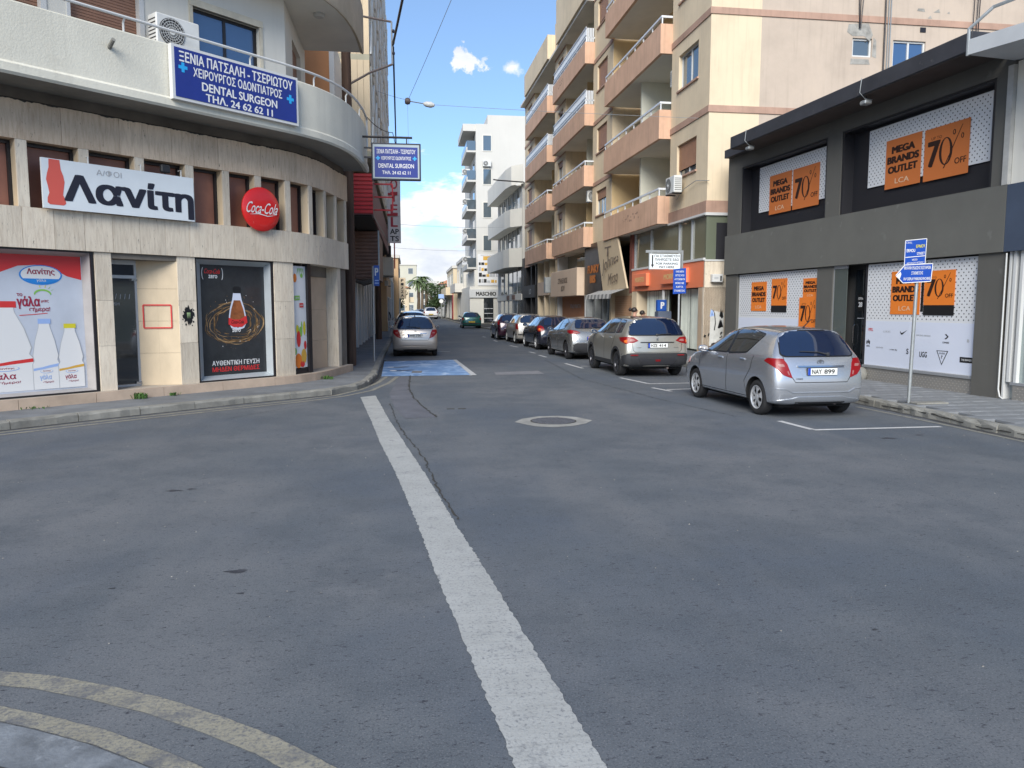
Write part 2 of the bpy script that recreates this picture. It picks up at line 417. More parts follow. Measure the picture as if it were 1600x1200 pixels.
def wall(mb, u0, u1, z0, z1, holes, d=0., t=.25, mi=0, ends=True):
    """facade sheet at local y=d with real openings and reveals t deep (outward = +y)"""
    us = sorted({u0, u1, *[h[0] for h in holes], *[h[1] for h in holes]}); zs = sorted({z0, z1, *[h[2] for h in holes], *[h[3] for h in holes]})
    us = [u for u in us if u0 <= u <= u1]; zs = [z for z in zs if z0 <= z <= z1]
    def inside(u, z): return any(h[0] < u < h[1] and h[2] < z < h[3] for h in holes)
    for i in range(len(us) - 1):
        for j in range(len(zs) - 1):
            if not inside((us[i] + us[i + 1]) / 2, (zs[j] + zs[j + 1]) / 2):
                mb.quad((us[i], d, zs[j]), (us[i + 1], d, zs[j]), (us[i + 1], d, zs[j + 1]), (us[i], d, zs[j + 1]), mi)
    for a, b, c, e in holes:
        b_ = d - t
        mb.quad((a, d, c), (a, d, e), (a, b_, e), (a, b_, c), mi); mb.quad((b, d, c), (b, b_, c), (b, b_, e), (b, d, e), mi)
        mb.quad((a, d, c), (a, b_, c), (b, b_, c), (b, d, c), mi); mb.quad((a, d, e), (b, d, e), (b, b_, e), (a, b_, e), mi)
    if ends:
        b_ = d - t
        mb.quad((u0, d, z0), (u0, b_, z0), (u0, b_, z1), (u0, d, z1), mi); mb.quad((u1, d, z0), (u1, d, z1), (u1, b_, z1), (u1, b_, z0), mi)
        mb.quad((u0, d, z1), (u0, b_, z1), (u1, b_, z1), (u1, d, z1), mi); mb.quad((u0, d, z0), (u1, d, z0), (u1, b_, z0), (u0, b_, z0), mi)

# the palette (real base colours)
make_asphalt()
make_travertine('travertine', (.76, .67, .53), (.44, .35, .26), 1.15)
make_travertine('travertine_warm', (.74, .585, .42), (.40, .27, .17), 1.2)
make_paint('white_line', (.40, .405, .385), .75, (.15, .155, .165), 5)
make_paint('white_line_thin', (.56, .56, .55), .7)
make_paint('yellow_line', (.30, .28, .215), 1.05, sc=5)
make_paint('yellow_line_faint', (.30, .29, .235), 1.1)
M = lambda k: MATS[k]
mat('concrete_kerb', (.235, .23, .205), .85, var=.35, vs=2.5, bump=.6, bs=60, spots=.6, spots_s=26, spot_col=(.06, .06, .055), stain=.5, stain_col=(.13, .13, .12), stain_s=1.5)
mat('pavement_grey', (.16, .17, .18), .85, var=.3, vs=1.5, bump=.5, bs=70, spots=.5, spots_s=35, spot_col=(.05, .05, .055))
mat('paver', (.20, .21, .22), .8, var=.32, vs=1.3, bump=.4, bs=60, spots=.35, spots_s=22, spot_col=(.07, .07, .075))
mat('joint_dirt', (.045, .043, .038), .95)
mat('render_white', (.66, .635, .535), .8, var=.1, vs=.8, bump=.5, bs=30, streak=.25, stain=.25, stain_col=(.36, .30, .2), stain_s=.9)
mat('render_smooth_white', (.68, .66, .59), .8, var=.07, vs=.5, bump=.15, bs=60, streak=.10)
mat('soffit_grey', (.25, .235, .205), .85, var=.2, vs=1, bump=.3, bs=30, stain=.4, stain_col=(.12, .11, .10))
mat('dark_wall', (.17, .15, .125), .9, var=.3, vs=1.5, bump=.4, bs=25, stain=.5, stain_col=(.08, .06, .045))  # dark brown-grey wall tone with random stains
mat('pink_step', (.50, .385, .29), .7, var=.22, vs=2, bump=.3, bs=50, stain=.4, stain_col=(.2, .17, .14), stain_s=1.4)
mat('door_stone', (.62, .50, .34), .55, var=.18, vs=1.6, vstretch=(1, 1, .5), bump=.2, bs=40)
mat('panel_brown', (.30, .13, .085), .45, var=.25, vs=1.2)
mat('frame_dark', (.018, .016, .018), .35, spec=.5)
mat('frame_alu', (.48, .50, .52), .35, metal=.6)
mat('frame_white', (.58, .585, .57), .4)
mat('glass_dark', (.012, .015, .018), .04, spec=1.0, ior=1.6)
mat('glass_blue', (.045, .10, .21), .05, spec=1.0, ior=1.7, metal=.15)
mat('glass_window', (.10, .13, .15), .04, spec=1., ior=1.7, metal=.25)
mat('shutter_brown', (.29, .155, .10), .55, var=.12, vs=3)
mat('shutter_orange', (.38, .20, .115), .55, var=.15, vs=3)
mat('poster_white', (.70, .71, .72), .3, coat=.3)
mat('sign_white', (.70, .745, .76), .35, var=.05, vs=2)
mat('print_red', (.60, .035, .035), .4); mat('print_salmon', (.66, .11, .08), .4)
mat('print_navy_black', (.018, .018, .030), .4); mat('print_black', (.012, .012, .013), .45)
mat('print_grey', (.42, .43, .44), .5); mat('print_white', (.70, .70, .69), .4); mat('print_blue', (.02, .22, .62), .4)
mat('print_lightblue', (.30, .43, .72), .4); mat('print_yellow', (.62, .55, .03), .4); mat('print_green', (.22, .48, .09), .4)
mat('print_orange', (.75, .20, .03), .4); mat('print_gold', (.22, .125, .05), .4, var=.7, vs=14); mat('print_amber', (.30, .10, .035), .3, var=.4, vs=8)
mat('milk_shade', (.62, .66, .76), .4); mat('print_maroon', (.30, .02, .05), .4); mat('print_ochre', (.62, .36, .06), .4)
mat('dental_blue', (.014, .030, .21), .35, var=.08, vs=3); mat('cross_blue', (.02, .35, .72), .4)
mat('coke_red', (.62, .018, .016), .28, coat=.4)
mat('wood_pole', (.095, .055, .036), .8, var=.5, vs=3, vstretch=(4, 4, .3), bump=.9, bs=20)
mat('steel_grey', (.36, .38, .38), .45, metal=.55, var=.15, vs=5); mat('steel_brown', (.16, .13, .12), .6, metal=.3)
mat('ac_white', (.60, .61, .59), .5, var=.1, vs=4); mat('ac_dark', (.05, .05, .05), .6)
mat('dark_render', (.108, .105, .094), .8, var=.10, vs=.7, bump=.12, bs=50, streak=.15, spots=.25, spots_s=3.5, spot_col=(.2, .2, .19))
mat('dark_band', (.130, .129, .115), .8, var=.12, vs=.8, bump=.12, bs=50, spots=.3, spots_s=4, spot_col=(.21, .215, .20))
mat('dark_canopy', (.040, .041, .048), .6, var=.3, vs=1.2, spots=.3, spots_s=9, spot_col=(.15, .14, .13))
mat('dark_soffit', (.07, .058, .052), .8, var=.2)
mat('black_recess', (.020, .020, .024), .5); mat('navy_band', (.055, .075, .115), .7, var=.2, vs=1)
mat('mega_orange', (.80, .215, .030), .45); mat('mega_orange_dull', (.60, .175, .045), .5)
mat('mega_black', (.03, .012, .008), .5); mat('mega_dot', (.05, .05, .055), .5)
mat('check_plate', (.33, .315, .29), .45, metal=.4)
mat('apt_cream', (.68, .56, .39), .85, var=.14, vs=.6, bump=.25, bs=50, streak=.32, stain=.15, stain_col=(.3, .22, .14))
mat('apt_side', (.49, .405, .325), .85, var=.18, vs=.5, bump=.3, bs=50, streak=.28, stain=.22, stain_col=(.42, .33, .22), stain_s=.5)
mat('apt_orange', (.60, .385, .265), .8, var=.16, vs=.9, bump=.2, bs=50, streak=.65, stain=.2, stain_col=(.34, .20, .12), stain_s=1.2)
mat('apt_yellow', (.62, .46, .25), .85, var=.1, vs=1)
mat('apt_white_in', (.66, .65, .54), .85, var=.08, vs=1)
mat('apt_band', (.42, .27, .20), .8, var=.2, vs=1.3, streak=.5)
mat('rail_white', (.66, .69, .72), .4, metal=.2)
mat('rail_green', (.35, .5, .36), .5)
mat('shop_orange', (.82, .23, .11), .45, var=.05, vs=1)
mat('rust_dark', (.05, .042, .04), .4, metal=.5, var=.5, vs=2)
mat('rust_letter', (.60, .20, .04), .6, metal=.3, var=.5, vs=18)
mat('sign_cream', (.62, .50, .34), .6, var=.08, vs=1); mat('awning_grey', (.20, .20, .20), .7, var=.3, vs=3); mat('awning_light', (.46, .46, .44), .8)
mat('blind', (.74, .78, .68), .7, var=.1, vs=3); mat('blind_dark', (.03, .04, .03), .7)
mat('street_blue', (.012, .065, .36), .4); mat('park_blue', (.012, .08, .36), .4)
mat('pole_galv', (.40, .42, .42), .4, metal=.6, var=.2, vs=6)
mat('white_stucco', (.56, .55, .51), .85, var=.05, vs=.3, streak=.12); mat('white_far', (.56, .54, .49), .85, var=.06, vs=.3)
mat('beige_far', (.62, .52, .36), .85, var=.1, vs=.4); mat('tan_far', (.50, .33, .18), .85, var=.15, vs=.4); mat('yellow_haze', (.52, .50, .40), .85, var=.08, vs=.3)  # the yellow is muted to stand in for distance haze
mat('grey_far', (.36, .35, .33), .85, var=.15, vs=.5); mat('roof_tile', (.44, .22, .13), .8, var=.2, vs=2)
mat('aldo_black', (.018, .018, .020), .5); mat('red_sheet', (.42, .016, .020), .4, var=.1, vs=3); mat('old_wood', (.10, .065, .045), .8, var=.4, vs=4)
mat('brown_clad', (.21, .12, .085), .6, var=.2, vs=3); mat('cream_clad', (.56, .45, .30), .7, var=.1, vs=1)
mat('foliage_haze_a', (.05, .085, .03), .7, var=.4, vs=3); mat('foliage_haze_b', (.10, .14, .055), .7, var=.4, vs=3); mat('bark', (.16, .12, .08), .9, var=.4, vs=5)  # greens muted in place of haze over the far trees
mat('grass_green', (.05, .12, .02), .7, var=.4, vs=8)
mat('skin', (.48, .27, .19), .55); mat('hair_dark', (.018, .012, .010), .5); mat('cloth_dark', (.02, .022, .035), .85); mat('cloth_red', (.30, .04, .04), .8); mat('cloth_jean', (.05, .08, .15), .85); mat('cloth_grey', (.2, .2, .21), .85)
mat('rubber', (.020, .020, .021), .75, bump=.2, bs=90); mat('plastic_black', (.028, .029, .032), .55, var=.15, vs=8); mat('underbody', (.010, .010, .010), .9)
mat('car_glass', (.006, .012, .035), .02, spec=1., ior=1.6, coat=.6); mat('gasket', (.010, .010, .011), .4)
mat('car_glass_side', (.014, .016, .015), .02, spec=1., ior=1.6, coat=1.)
mat('chrome', (.62, .63, .65), .14, metal=1.); mat('alloy', (.52, .53, .54), .32, metal=.45); mat('alloy_dark', (.10, .10, .11), .35, metal=.8)
mat('lamp_red', (.22, .004, .006), .3, coat=0.); mat('lamp_red_dark', (.16, .004, .006), .12, coat=1.); mat('lamp_clear', (.30, .13, .12), .3, coat=0.); mat('lamp_amber', (.72, .16, .03), .12, coat=1.)
mat('plate_white', (.72, .73, .70), .35); mat('plate_yellow', (.72, .50, .05), .35); mat('plate_blue', (.01, .06, .42), .35)
mat('paint_silver', (.50, .52, .55), .27, metal=.75, coat=.8); mat('paint_champagne', (.44, .42, .36), .28, metal=.65, coat=.8)
mat('paint_grey', (.36, .36, .345), .26, metal=.75, coat=.9); mat('paint_black', (.012, .013, .022), .18, coat=1.); mat('paint_beige', (.48, .45, .40), .3, metal=.5, coat=.8)
mat('paint_maroon', (.030, .006, .018), .2, coat=1., metal=.2); mat('paint_green', (.010, .10, .085), .25, coat=1., metal=.2); mat('paint_white', (.72, .72, .72), .3, coat=.8)
mat('paint_lightbeige', (.46, .42, .38), .28, metal=.6, coat=.8)
# ================================================================== SETTING
def strip_mesh(name, L, R, m, z=.004, kind='structure', jitter=0., sub=1, parent=None):
    """flat band between two plan polylines of the same length"""
    def dens(P):
        o = []
        for a, b in zip(P, P[1:]):
            for i in range(sub): o.append((a[0] + (b[0] - a[0]) * i / sub, a[1] + (b[1] - a[1]) * i / sub))
        return o + [P[-1]]
    L = dens(L); R = dens(R); mb = MB(); rows = []
    for (a, b), (c, d) in zip(L, R):
        j1 = random.uniform(-jitter, jitter); j2 = random.uniform(-jitter, jitter)
        rows.append([(a + j1, b + random.uniform(-jitter, jitter) * .3, z), (c + j2, d + random.uniform(-jitter, jitter) * .3, z)])
    mb.grid(rows)
    o = mb.build(name, m, parent)
    if kind: o['kind'] = kind
    return o
def offset_line(P, d):
    o = []
    for i, p in enumerate(P):
        a = P[max(0, i - 1)]; b = P[min(len(P) - 1, i + 1)]; l = hypot(b[0] - a[0], b[1] - a[1])
        o.append((p[0] + (b[1] - a[1]) / l * d, p[1] - (b[0] - a[0]) / l * d))
    return o
def band(name, P, w, m, z=.004, jitter=0., sub=4, kind='structure'):
    return strip_mesh(name, offset_line(P, -w / 2), offset_line(P, w / 2), m, z, kind, jitter, sub)

g = MB(); g.quad((-700, -300, -.02), (700, -300, -.02), (700, 1500, -.02), (-700, 1500, -.02))
g.build('ground', mat('ground_dust', (.20, .185, .16), .95, var=.3, vs=.1), kind='structure')
g = MB(); g.quad((-60, -40, 0), (60, -40, 0), (60, 420, 0), (-60, 420, 0))
g.build('asphalt_road', M('asphalt'), kind='structure')

# wide white line from the kerb corner towards the camera
LL = [(-1.01, 15.72), (-.64, 12.46), (-.42, 10.41), (-.17, 8.37), (-.07, 7.45), (.06, 6.2), (.13, 5.4), (.33, 3.5), (.45, 2.3), (.62, .6)]
LR = [(-.72, 15.98), (-.35, 12.46), (-.09, 10.3), (.15, 8.3), (.25, 7.4), (.37, 6.25), (.47, 5.45), (.67, 3.6), (.80, 2.4), (.98, .6)]
strip_mesh('stop_line', LL, LR, M('white_line'), .004, jitter=.0075, sub=44)
# thin painted bay marks beside the parked cars
marks = [[(5.86, 11.54), (5.94, 10.66)], [(5.94, 10.62), (8.03, 10.66)], [(5.36, 19.2), (5.62, 17.62)], [(5.60, 17.58), (8.2, 17.75)], [(5.42, 16.72), (5.60, 15.95)], [(5.62, 16.3), (8.2, 16.6)],
         [(4.96, 24.3), (5.08, 22.3)], [(5.2, 23.1), (7.9, 23.12)], [(4.82, 28.62), (4.90, 27.4)], [(4.80, 30.74), (4.88, 29.8)], [(4.67, 35.9), (4.83, 34.4)], [(4.5, 41.5), (4.55, 40.2)],
         [(4.77, 58.0), (6.4, 57.9)], [(1.10, 31.6), (1.60, 31.3)], [(4.4, 46.9), (4.5, 45.8)], [(1.55, 20.4), (1.62, 20.38)]]
for P in marks: band('parking_line', P, .10, M('white_line_thin'), .004, jitter=.003, sub=8)
# yellow lines round both corners
YA = [(-9.5, 8.05), (-7.4, 10.15), (-5.83, 11.72), (-4.4, 13.1), (-3.1, 14.25), (-2.0, 15.2), (-1.35, 15.95), (-.86, 16.95), (-.52, 18.6), (-.34, 20.3)]
band('yellow_line', YA, .10, M('yellow_line'), .004, jitter=.004)
band('yellow_line', [(x - .17, y + .19) for x, y in YA[:-3]] + [(-1.10, 17.15), (-.78, 18.7), (-.62, 20.3)], .10, M('yellow_line'), .004, jitter=.004)
AO = [(-3.4, 4.30), (-2.7, 4.17), (-2.07, 4.01), (-1.77, 3.92), (-1.45, 3.77), (-1.15, 3.61), (-.85, 3.41), (-.57, 3.20), (-.32, 2.96), (-.05, 2.64), (.2, 2.2)]
AI = offset_line(AO, .13)
strip_mesh('yellow_line', AO, AI, M('yellow_line'), .004, jitter=.004, sub=8)
strip_mesh('yellow_line', offset_line(AO, .30), offset_line(AO, .40), M('yellow_line'), .004, jitter=.005, sub=8)
m_gut = mat('gutter_concrete', (.17, .185, .20), .8, var=.4, vs=6, bump=.4, bs=50, spots=.4, spots_s=14, spot_col=(.34, .36, .38), stain=.9, stain_col=(.36, .38, .39), stain_s=1.9)
strip_mesh('gutter', offset_line(AO, .41), offset_line(AO, .66), m_gut, .006, sub=4)
strip_mesh('crack', offset_line(AO, .655), offset_line(AO, .672), M('joint_dirt'), .010, jitter=.004, sub=8)
nb = MB(); PO = offset_line(AO, .67); nb.prism([(x, y, -.01) for x, y in PO] + [(-.3, .3, -.01), (-3.4, .3, -.01)], (0, 0, .022))
nb.build('pavement_corner', mat('corner_concrete', (.13, .135, .15), .85, var=.45, vs=5, bump=.4, bs=50, spots=.3, spots_s=20), kind='structure')
band('yellow_line', [(8.28, 6), (8.26, 9.4), (8.22, 11), (8.1, 13)], .09, M('yellow_line_faint'), .004, jitter=.004)

# concrete collar and iron cover of the manhole, drain slots, service patch
COL = [(1.63, 11.98), (1.80, 12.32), (2.12, 12.56), (2.45, 12.58), (2.72, 12.40), (2.90, 12.0), (2.72, 11.68), (2.45, 11.45), (2.16, 11.38), (1.88, 11.5)]
g = MB(); g.add([(x, y, .004) for x, y in COL], [tuple(range(len(COL)))]); g.build('manhole_collar', mat('collar', (.30, .295, .27), .85, var=.3, vs=4, bump=.4, bs=60, spots=.5, spots_s=30), kind='structure')
g = MB(); g.add([(2.26 + .37 * cos(a * pi / 18), 12.0 + .37 * sin(a * pi / 18), .008) for a in range(36)], [tuple(range(36))]); mh = g.build('manhole_rim', M('joint_dirt'), kind='structure')
mh2 = thing('manhole_cover', 'round dark iron manhole cover set in a pale concrete collar in the road', 'manhole cover', (2.26, 12.0, .008))
g = MB(); g.lathe([(0, .006), (.345, .006), (.35, 0)], (0, 0, 0), (0, 0, 1), 36); g.build('plate', mat('iron', (.085, .088, .10), .7, var=.3, vs=8, bump=.5, bs=60), mh2)
g = MB()
for i in range(-5, 6):
    for j in range(-5, 6):
        if hypot(i, j) < 5.4: g.box(i * .06 - .018, i * .06 + .018, j * .06 - .006, j * .06 + .006, .006, .010)
g.build('tread', M('iron'), mh2, kind='stuff')
for x in (.705, .91):
    g = MB(); g.box(x - .07, x + .07, 13.66, 13.75, -.002, .004); g.build('drain_slot', M('joint_dirt'), kind='structure')
g = MB(); g.quad((2.28, 20.44, .004), (3.62, 20.58, .004), (3.62, 21.62, .004), (2.32, 21.26, .004)); g.build('road_patch', mat('patch', (.19, .19, .20), .8, var=.2, vs=4), kind='structure')
g = MB(); PP = [(-.45, 16.25), (-.30, 19.9), (-.02, 20.3), (-.04, 17.1), (.05, 15.4), (.24, 13.9), (.42, 12.7), (-.1, 12.6), (-.3, 14.1)]
g.add([(x, y, .0035) for x, y in PP], [tuple(range(len(PP)))]); g.build('road_patch', mat('patch2', (.115, .12, .138), .85, var=.25, vs=2, bump=.4, bs=90, spots=.4, spots_s=40), kind='structure')
def crack(P, w):
    Q = []
    for a, b in zip(P, P[1:]):
        k = max(2, int(hypot(b[0] - a[0], b[1] - a[1]) / .07))
        for i in range(k):
            t = i / k; Q.append((a[0] + (b[0] - a[0]) * t + random.gauss(0, .012), a[1] + (b[1] - a[1]) * t))
    L = []; R = []
    for x, y in Q:
        ww = w * random.uniform(.15, 1.5); L.append((x - ww, y)); R.append((x + ww, y))
    strip_mesh('crack', L, R, M('joint_dirt'), .008)
crack([(-.01, 20.6), (-.04, 17.1), (.07, 15.35), (.24, 13.9), (.37, 13.0), (.45, 12.6)], .016)
crack([(-.40, 14.6), (-.36, 14.1), (-.24, 12.4), (-.10, 11.05), (.06, 9.95), (.17, 9.07), (.21, 8.3), (.26, 7.6), (.40, 6.4)], .008)
crack([(4.6, 26), (4.3, 19), (4.9, 14.5), (5.4, 12)], .008)
crack([(-4.2, 13.2), (-3.0, 12.9), (-1.6, 15.2)], .006)
# dark oil and tar spots
for x, y, r in ((-1.22, 5.38, .045), (-1.10, 4.95, .015), (6.6, 9.8, .07), (7.2, 10.0, .04), (-2.35, 7.9, .05), (-2.2, 7.95, .03), (-1.95, 5.15, .014), (2.6, 3.9, .012)):
    g = MB(); P = [(x + r * (1.5 + .5 * sin(5 * a + x)) * cos(a), y + r * (.7 + .3 * sin(3 * a + y)) * sin(a), .003) for a in [k * pi / 10 for k in range(20)]]
    g.add(P, [tuple(range(20))]); g.build('oil_spot', mat('oil', (.045, .047, .056), .6, var=.4, vs=20), kind='structure')

# the blue street painting in the first bay on the left
mp_ = thing('road_painting', 'faded blue mural painted on the road before the parked beige hatchback', 'painting')
g = MB(); g.quad((-.76, 20.42, .004), (1.60, 20.50, .004), (1.46, 26.5, .004), (-.86, 26.0, .004))
mm = bpy.data.materials.new('mural_blue'); mm.use_nodes = True; nt_ = mm.node_tree; b_ = nt_.nodes['Principled BSDF']
t_ = nt_.nodes.new('ShaderNodeTexCoord'); q_ = nt_.nodes.new('ShaderNodeMapping'); q_.inputs['Scale'].default_value = (.55, .5, 1); n_ = nt_.nodes.new('ShaderNodeTexNoise'); n_.inputs['Scale'].default_value = 3.2; n_.inputs['Detail'].default_value = 5; n_.inputs['Distortion'].default_value = 1.6
r_ = nt_.nodes.new('ShaderNodeValToRGB'); r_.color_ramp.elements[0].position = .30; r_.color_ramp.elements[0].color = (.09, .18, .36, 1); r_.color_ramp.elements[1].position = .74; r_.color_ramp.elements[1].color = (.58, .64, .70, 1)
e_ = r_.color_ramp.elements.new(.50); e_.color = (.15, .27, .48, 1); e_ = r_.color_ramp.elements.new(.60); e_.color = (.30, .42, .60, 1)
nt_.links.new(t_.outputs['Object'], q_.inputs[0]); nt_.links.new(q_.outputs[0], n_.inputs['Vector']); nt_.links.new(n_.outputs['Fac'], r_.inputs[0]); nt_.links.new(r_.outputs[0], b_.inputs['Base Color']); b_.inputs['Roughness'].default_value = .6
g.build('paint_field', mm, mp_)
band_ = strip_mesh('white_border', [(1.46, 26.5), (1.60, 20.46)], [(1.58, 26.5), (1.76, 20.46)], M('white_line_thin'), .006, None, .004, 12, mp_)
for (x, y, rx, ry) in ((-.32, 23.4, .30, .14), (-.2, 22.15, .32, .14)):
    g = MB(); g.add([(x + rx * cos(a * pi / 12), y + ry * sin(a * pi / 12) + .15 * cos(a * pi / 12), .0075) for a in range(24)], [tuple(range(24))]); g.build('dark_figure', M('print_navy_black'), mp_)
    g = MB(); g.add([(x - rx * .9 + .10 * cos(a * pi / 12), y + .16 * sin(a * pi / 12), .0085) for a in range(24)], [tuple(range(24))]); g.build('white_splash', M('print_white'), mp_)
g = MB(); g.quad((.02, 21.3, .0075), (.30, 21.3, .0075), (.34, 22.0, .0075), (.06, 22.0, .0075)); g.build('bare_patch', M('patch'), mp_)

# ------------------------------------------------------------------ pavements
KL = [(-12.0, 5.85), (-9.6, 8.35), (-7.6, 10.4), (-6.07, 12.15), (-5.05, 13.2), (-4.0, 14.15), (-3.0, 15.12), (-2.2, 15.75), (-1.6, 16.3), (-1.2, 16.95), (-.96, 18.0), (-.86, 20.), (-.93, 26.7), (-.93, 32), (-.95, 40), (-1.2, 55), (-1.5, 75), (-1.8, 120), (-2.2, 180)]
pl = MB(); inner = offset_line(KL, -.16)
pts = [(x, y, -.02) for x, y in inner] + [(-14, 180, -.02), (-14, 8, -.02)]
pl.prism(pts, (0, 0, .145)); pl.build('pavement_left', M('pavement_grey'), kind='structure')
KR = [(8.30, -6), (8.34, 2), (8.40, 7), (8.44, 12), (8.45, 16), (8.38, 22), (8.22, 29), (7.95, 36), (7.5, 44), (6.9, 53), (6.1, 63), (5.4, 75), (5.05, 90), (5.0, 110), (4.9, 180)]
inR = offset_line(KR, .17)
pr = MB(); pr.prism([(x, y, -.02) for x, y in inR] + [(18, 180, -.02), (18, -6, -.02)], (0, 0, .10)); pr.build('pavement_right_bed', M('joint_dirt'), kind='structure')
def resample(P, step):
    o = [P[0]]; acc = 0.
    for a, b in zip(P, P[1:]):
        L_ = hypot(b[0] - a[0], b[1] - a[1]); k = 0
        d = step - acc
        while d <= L_:
            o.append((a[0] + (b[0] - a[0]) * d / L_, a[1] + (b[1] - a[1]) * d / L_)); d += step
        acc = (acc + L_) % step
    return o
def kerb(name, P, side, step, far, hole=None, rough=.004, top=.128):
    root = bpy.data.objects.new(name, None); C.objects.link(root); root['kind'] = 'structure'
    Q = resample(P, step)
    for i, (a, b) in enumerate(zip(Q, Q[1:])):
        if hypot(*a) > far: continue
        g = MB(); dx, dy = b[0] - a[0], b[1] - a[1]; l = hypot(dx, dy); dx /= l; dy /= l
        nx, ny = (dy * side, -dx * side); e = .006; n = 6; ring = []
        h = top + random.uniform(-.004, .004)
        for k in range(n + 1):
            t = e + (l - 2 * e) * k / n; j = random.uniform(-rough, rough); j2 = random.uniform(-rough, rough)
            px, py = a[0] + dx * t, a[1] + dy * t
            ch = .018 + abs(j2) * 2.2
            ring.append([(px + nx * (j), py + ny * (j), -.01), (px + nx * (.004 + j), py + ny * (.004 + j), h - ch), (px + nx * (ch + j2), py + ny * (ch + j2), h), (px + nx * .165, py + ny * .165, h), (px + nx * .165, py + ny * .165, -.01)])
        g.grid(ring); m_ = len(ring[0])
        g.f.append(list(range(m_))); g.m.append(0); g.f.append([n * m_ + q for q in range(m_)][::-1]); g.m.append(0)
        g.build('kerb_stone', M('concrete_kerb'), root)
    # far end as one strip
    g = MB(); F = [p for p in P if hypot(*p) > far - 8]
    if len(F) > 1:
        I = offset_line(F, .165 * side); g.grid([[(x, y, 0), (x, y, top - .01), (u, v, top - .01)] for (x, y), (u, v) in zip(F, I)]); g.build('far_kerb', M('concrete_kerb'), root, kind='stuff')
    return root
kerb('kerb_left', KL, -1, .98, 46, rough=.011)
kerb('kerb_right', KR, 1, 1.0, 40, rough=.016)
# dark gap where the right hand kerb has cracked away from its bed
crackline = resample(offset_line(KR[1:6], .012), .12)
g = MB(); rows = []
for x, y in crackline:
    z = .062 + .022 * sin(y * 2.3) + random.uniform(-.008, .008); t = random.uniform(.003, .013)
    rows.append([(x - .014, y, z - t), (x - .014, y, z + t)])
g.grid(rows); g.build('kerb_crack', M('joint_dirt'), kind='structure')
# tooth of grime against both kerbs
band('gutter_dirt', [(x - .05, y) for x, y in KR[1:9]], .11, mat('gutter_dirt', (.055, .055, .055), .9, var=.5, vs=6, spots=.5, spots_s=18, spot_col=(.12, .11, .09)), .003, jitter=.03, sub=30)
band('gutter_dirt', offset_line(KL[1:13], .05), .09, M('gutter_dirt'), .003, jitter=.022, sub=20)

# paving flags of the right hand pavement: rows across, each flag a piece
pv = bpy.data.objects.new('pavement_right', None); C.objects.link(pv); pv['kind'] = 'structure'
tl = []
for v in range(3):
    g = MB(); g.bbox(-.197, .197, -.197, .197, 0, .045, .006); tl.append(g.mesh('paver', M('paver')))
cnt = 0; far_g = MB()
def kx(y):
    for a, b in zip(KR, KR[1:]):
        if a[1] <= y <= b[1]: return a[0] + (b[0] - a[0]) * (y - a[1]) / (b[1] - a[1])
    return KR[-1][0]
y = 9.5
while y < 64:
    x0 = kx(y) + .175 + .2; k = 0; x1 = 10.95 - .04 * (y - 12.9) if y < 62 else 9
    x = x0 + (.2 if int(y / .4) % 2 else 0)
    while x < x1 + .1:
        hz = .082 + random.uniform(-.004, .004)
        if y < 27 and cnt < 296:
            inst(tl[cnt % 3], 'paver', pv, (x, y, hz), (random.gauss(0, .006), random.gauss(0, .006), random.gauss(0, .006))); cnt += 1
        else: far_g.box(x - .196, x + .196, y - .196, y + .196, .08, hz + .045)
        x += .4
    y += .4
far_g.build('paving', M('paver'), pv, kind='stuff')
g = MB(); g.bbox(-.30, .30, -.11, .11, 0, .03, .006); g.build('loose_flag', M('concrete_kerb'), None, loc=(9.05, 12.35, .126), label='pale loose slab lying at the foot of the blue signpost', cat='paving slab')

# little weeds along the base of the left building
def weeds(x, y, z, n, r, h, label):
    g = MB()
    for i in range(n):
        a = random.uniform(0, 2 * pi); d = random.uniform(0, r); bx, by = x + d * cos(a), y + d * sin(a); th = random.uniform(0, 2 * pi); hh = h * random.uniform(.5, 1); ln = hh * random.uniform(.3, .9)
        wx, wy = .012 * cos(th + pi / 2), .012 * sin(th + pi / 2)
        p1 = (bx + ln * .5 * cos(th), by + ln * .5 * sin(th), z + hh * .8); p2 = (bx + ln * cos(th), by + ln * sin(th), z + hh)
        g.add([(bx - wx * .5, by - wy * .5, z), (bx + wx * .5, by + wy * .5, z), (p1[0] + wx, p1[1] + wy, p1[2]), (p1[0] - wx, p1[1] - wy, p1[2]), p2], [(0, 1, 2, 3), (3, 2, 4)])
    g.build('weed', M('grass_green'), label=label, cat='weed', kind=None)
weeds(-5.0, 14.98, .128, 60, .13, .13, 'small green weed growing on the pavement before the dark glass door')
weeds(-4.50, 15.40, .128, 34, .10, .07, 'low weed tuft at the step right of the dark glass door')
weeds(-6.25, 13.72, .128, 26, .22, .05, 'thin weeds at the step under the milk poster')
weeds(-1.95, 18.45, .128, 50, .16, .09, 'weed patch at the rounded end of the pink step')

random.seed(31)
g = MB()
for k in range(450):
    x = random.uniform(-6, 8.2); y = random.uniform(2.2, 14); r = random.uniform(.003, .009)
    if random.random() < .35: x = kx(y) - abs(random.gauss(0, .12)) - .02 if random.random() < .5 else x
    a = random.uniform(0, 3); g.add([(x + r * cos(a), y + r * sin(a), .001), (x + r * cos(a + 2.1), y + r * sin(a + 2.1), .001), (x + r * cos(a + 4.2), y + r * sin(a + 4.2), .001), (x, y, .001 + r * .8)], [(0, 1, 3), (1, 2, 3), (2, 0, 3)])
g.build('grit', mat('grit', (.30, .29, .26), .9, var=.5, vs=30), kind='stuff')
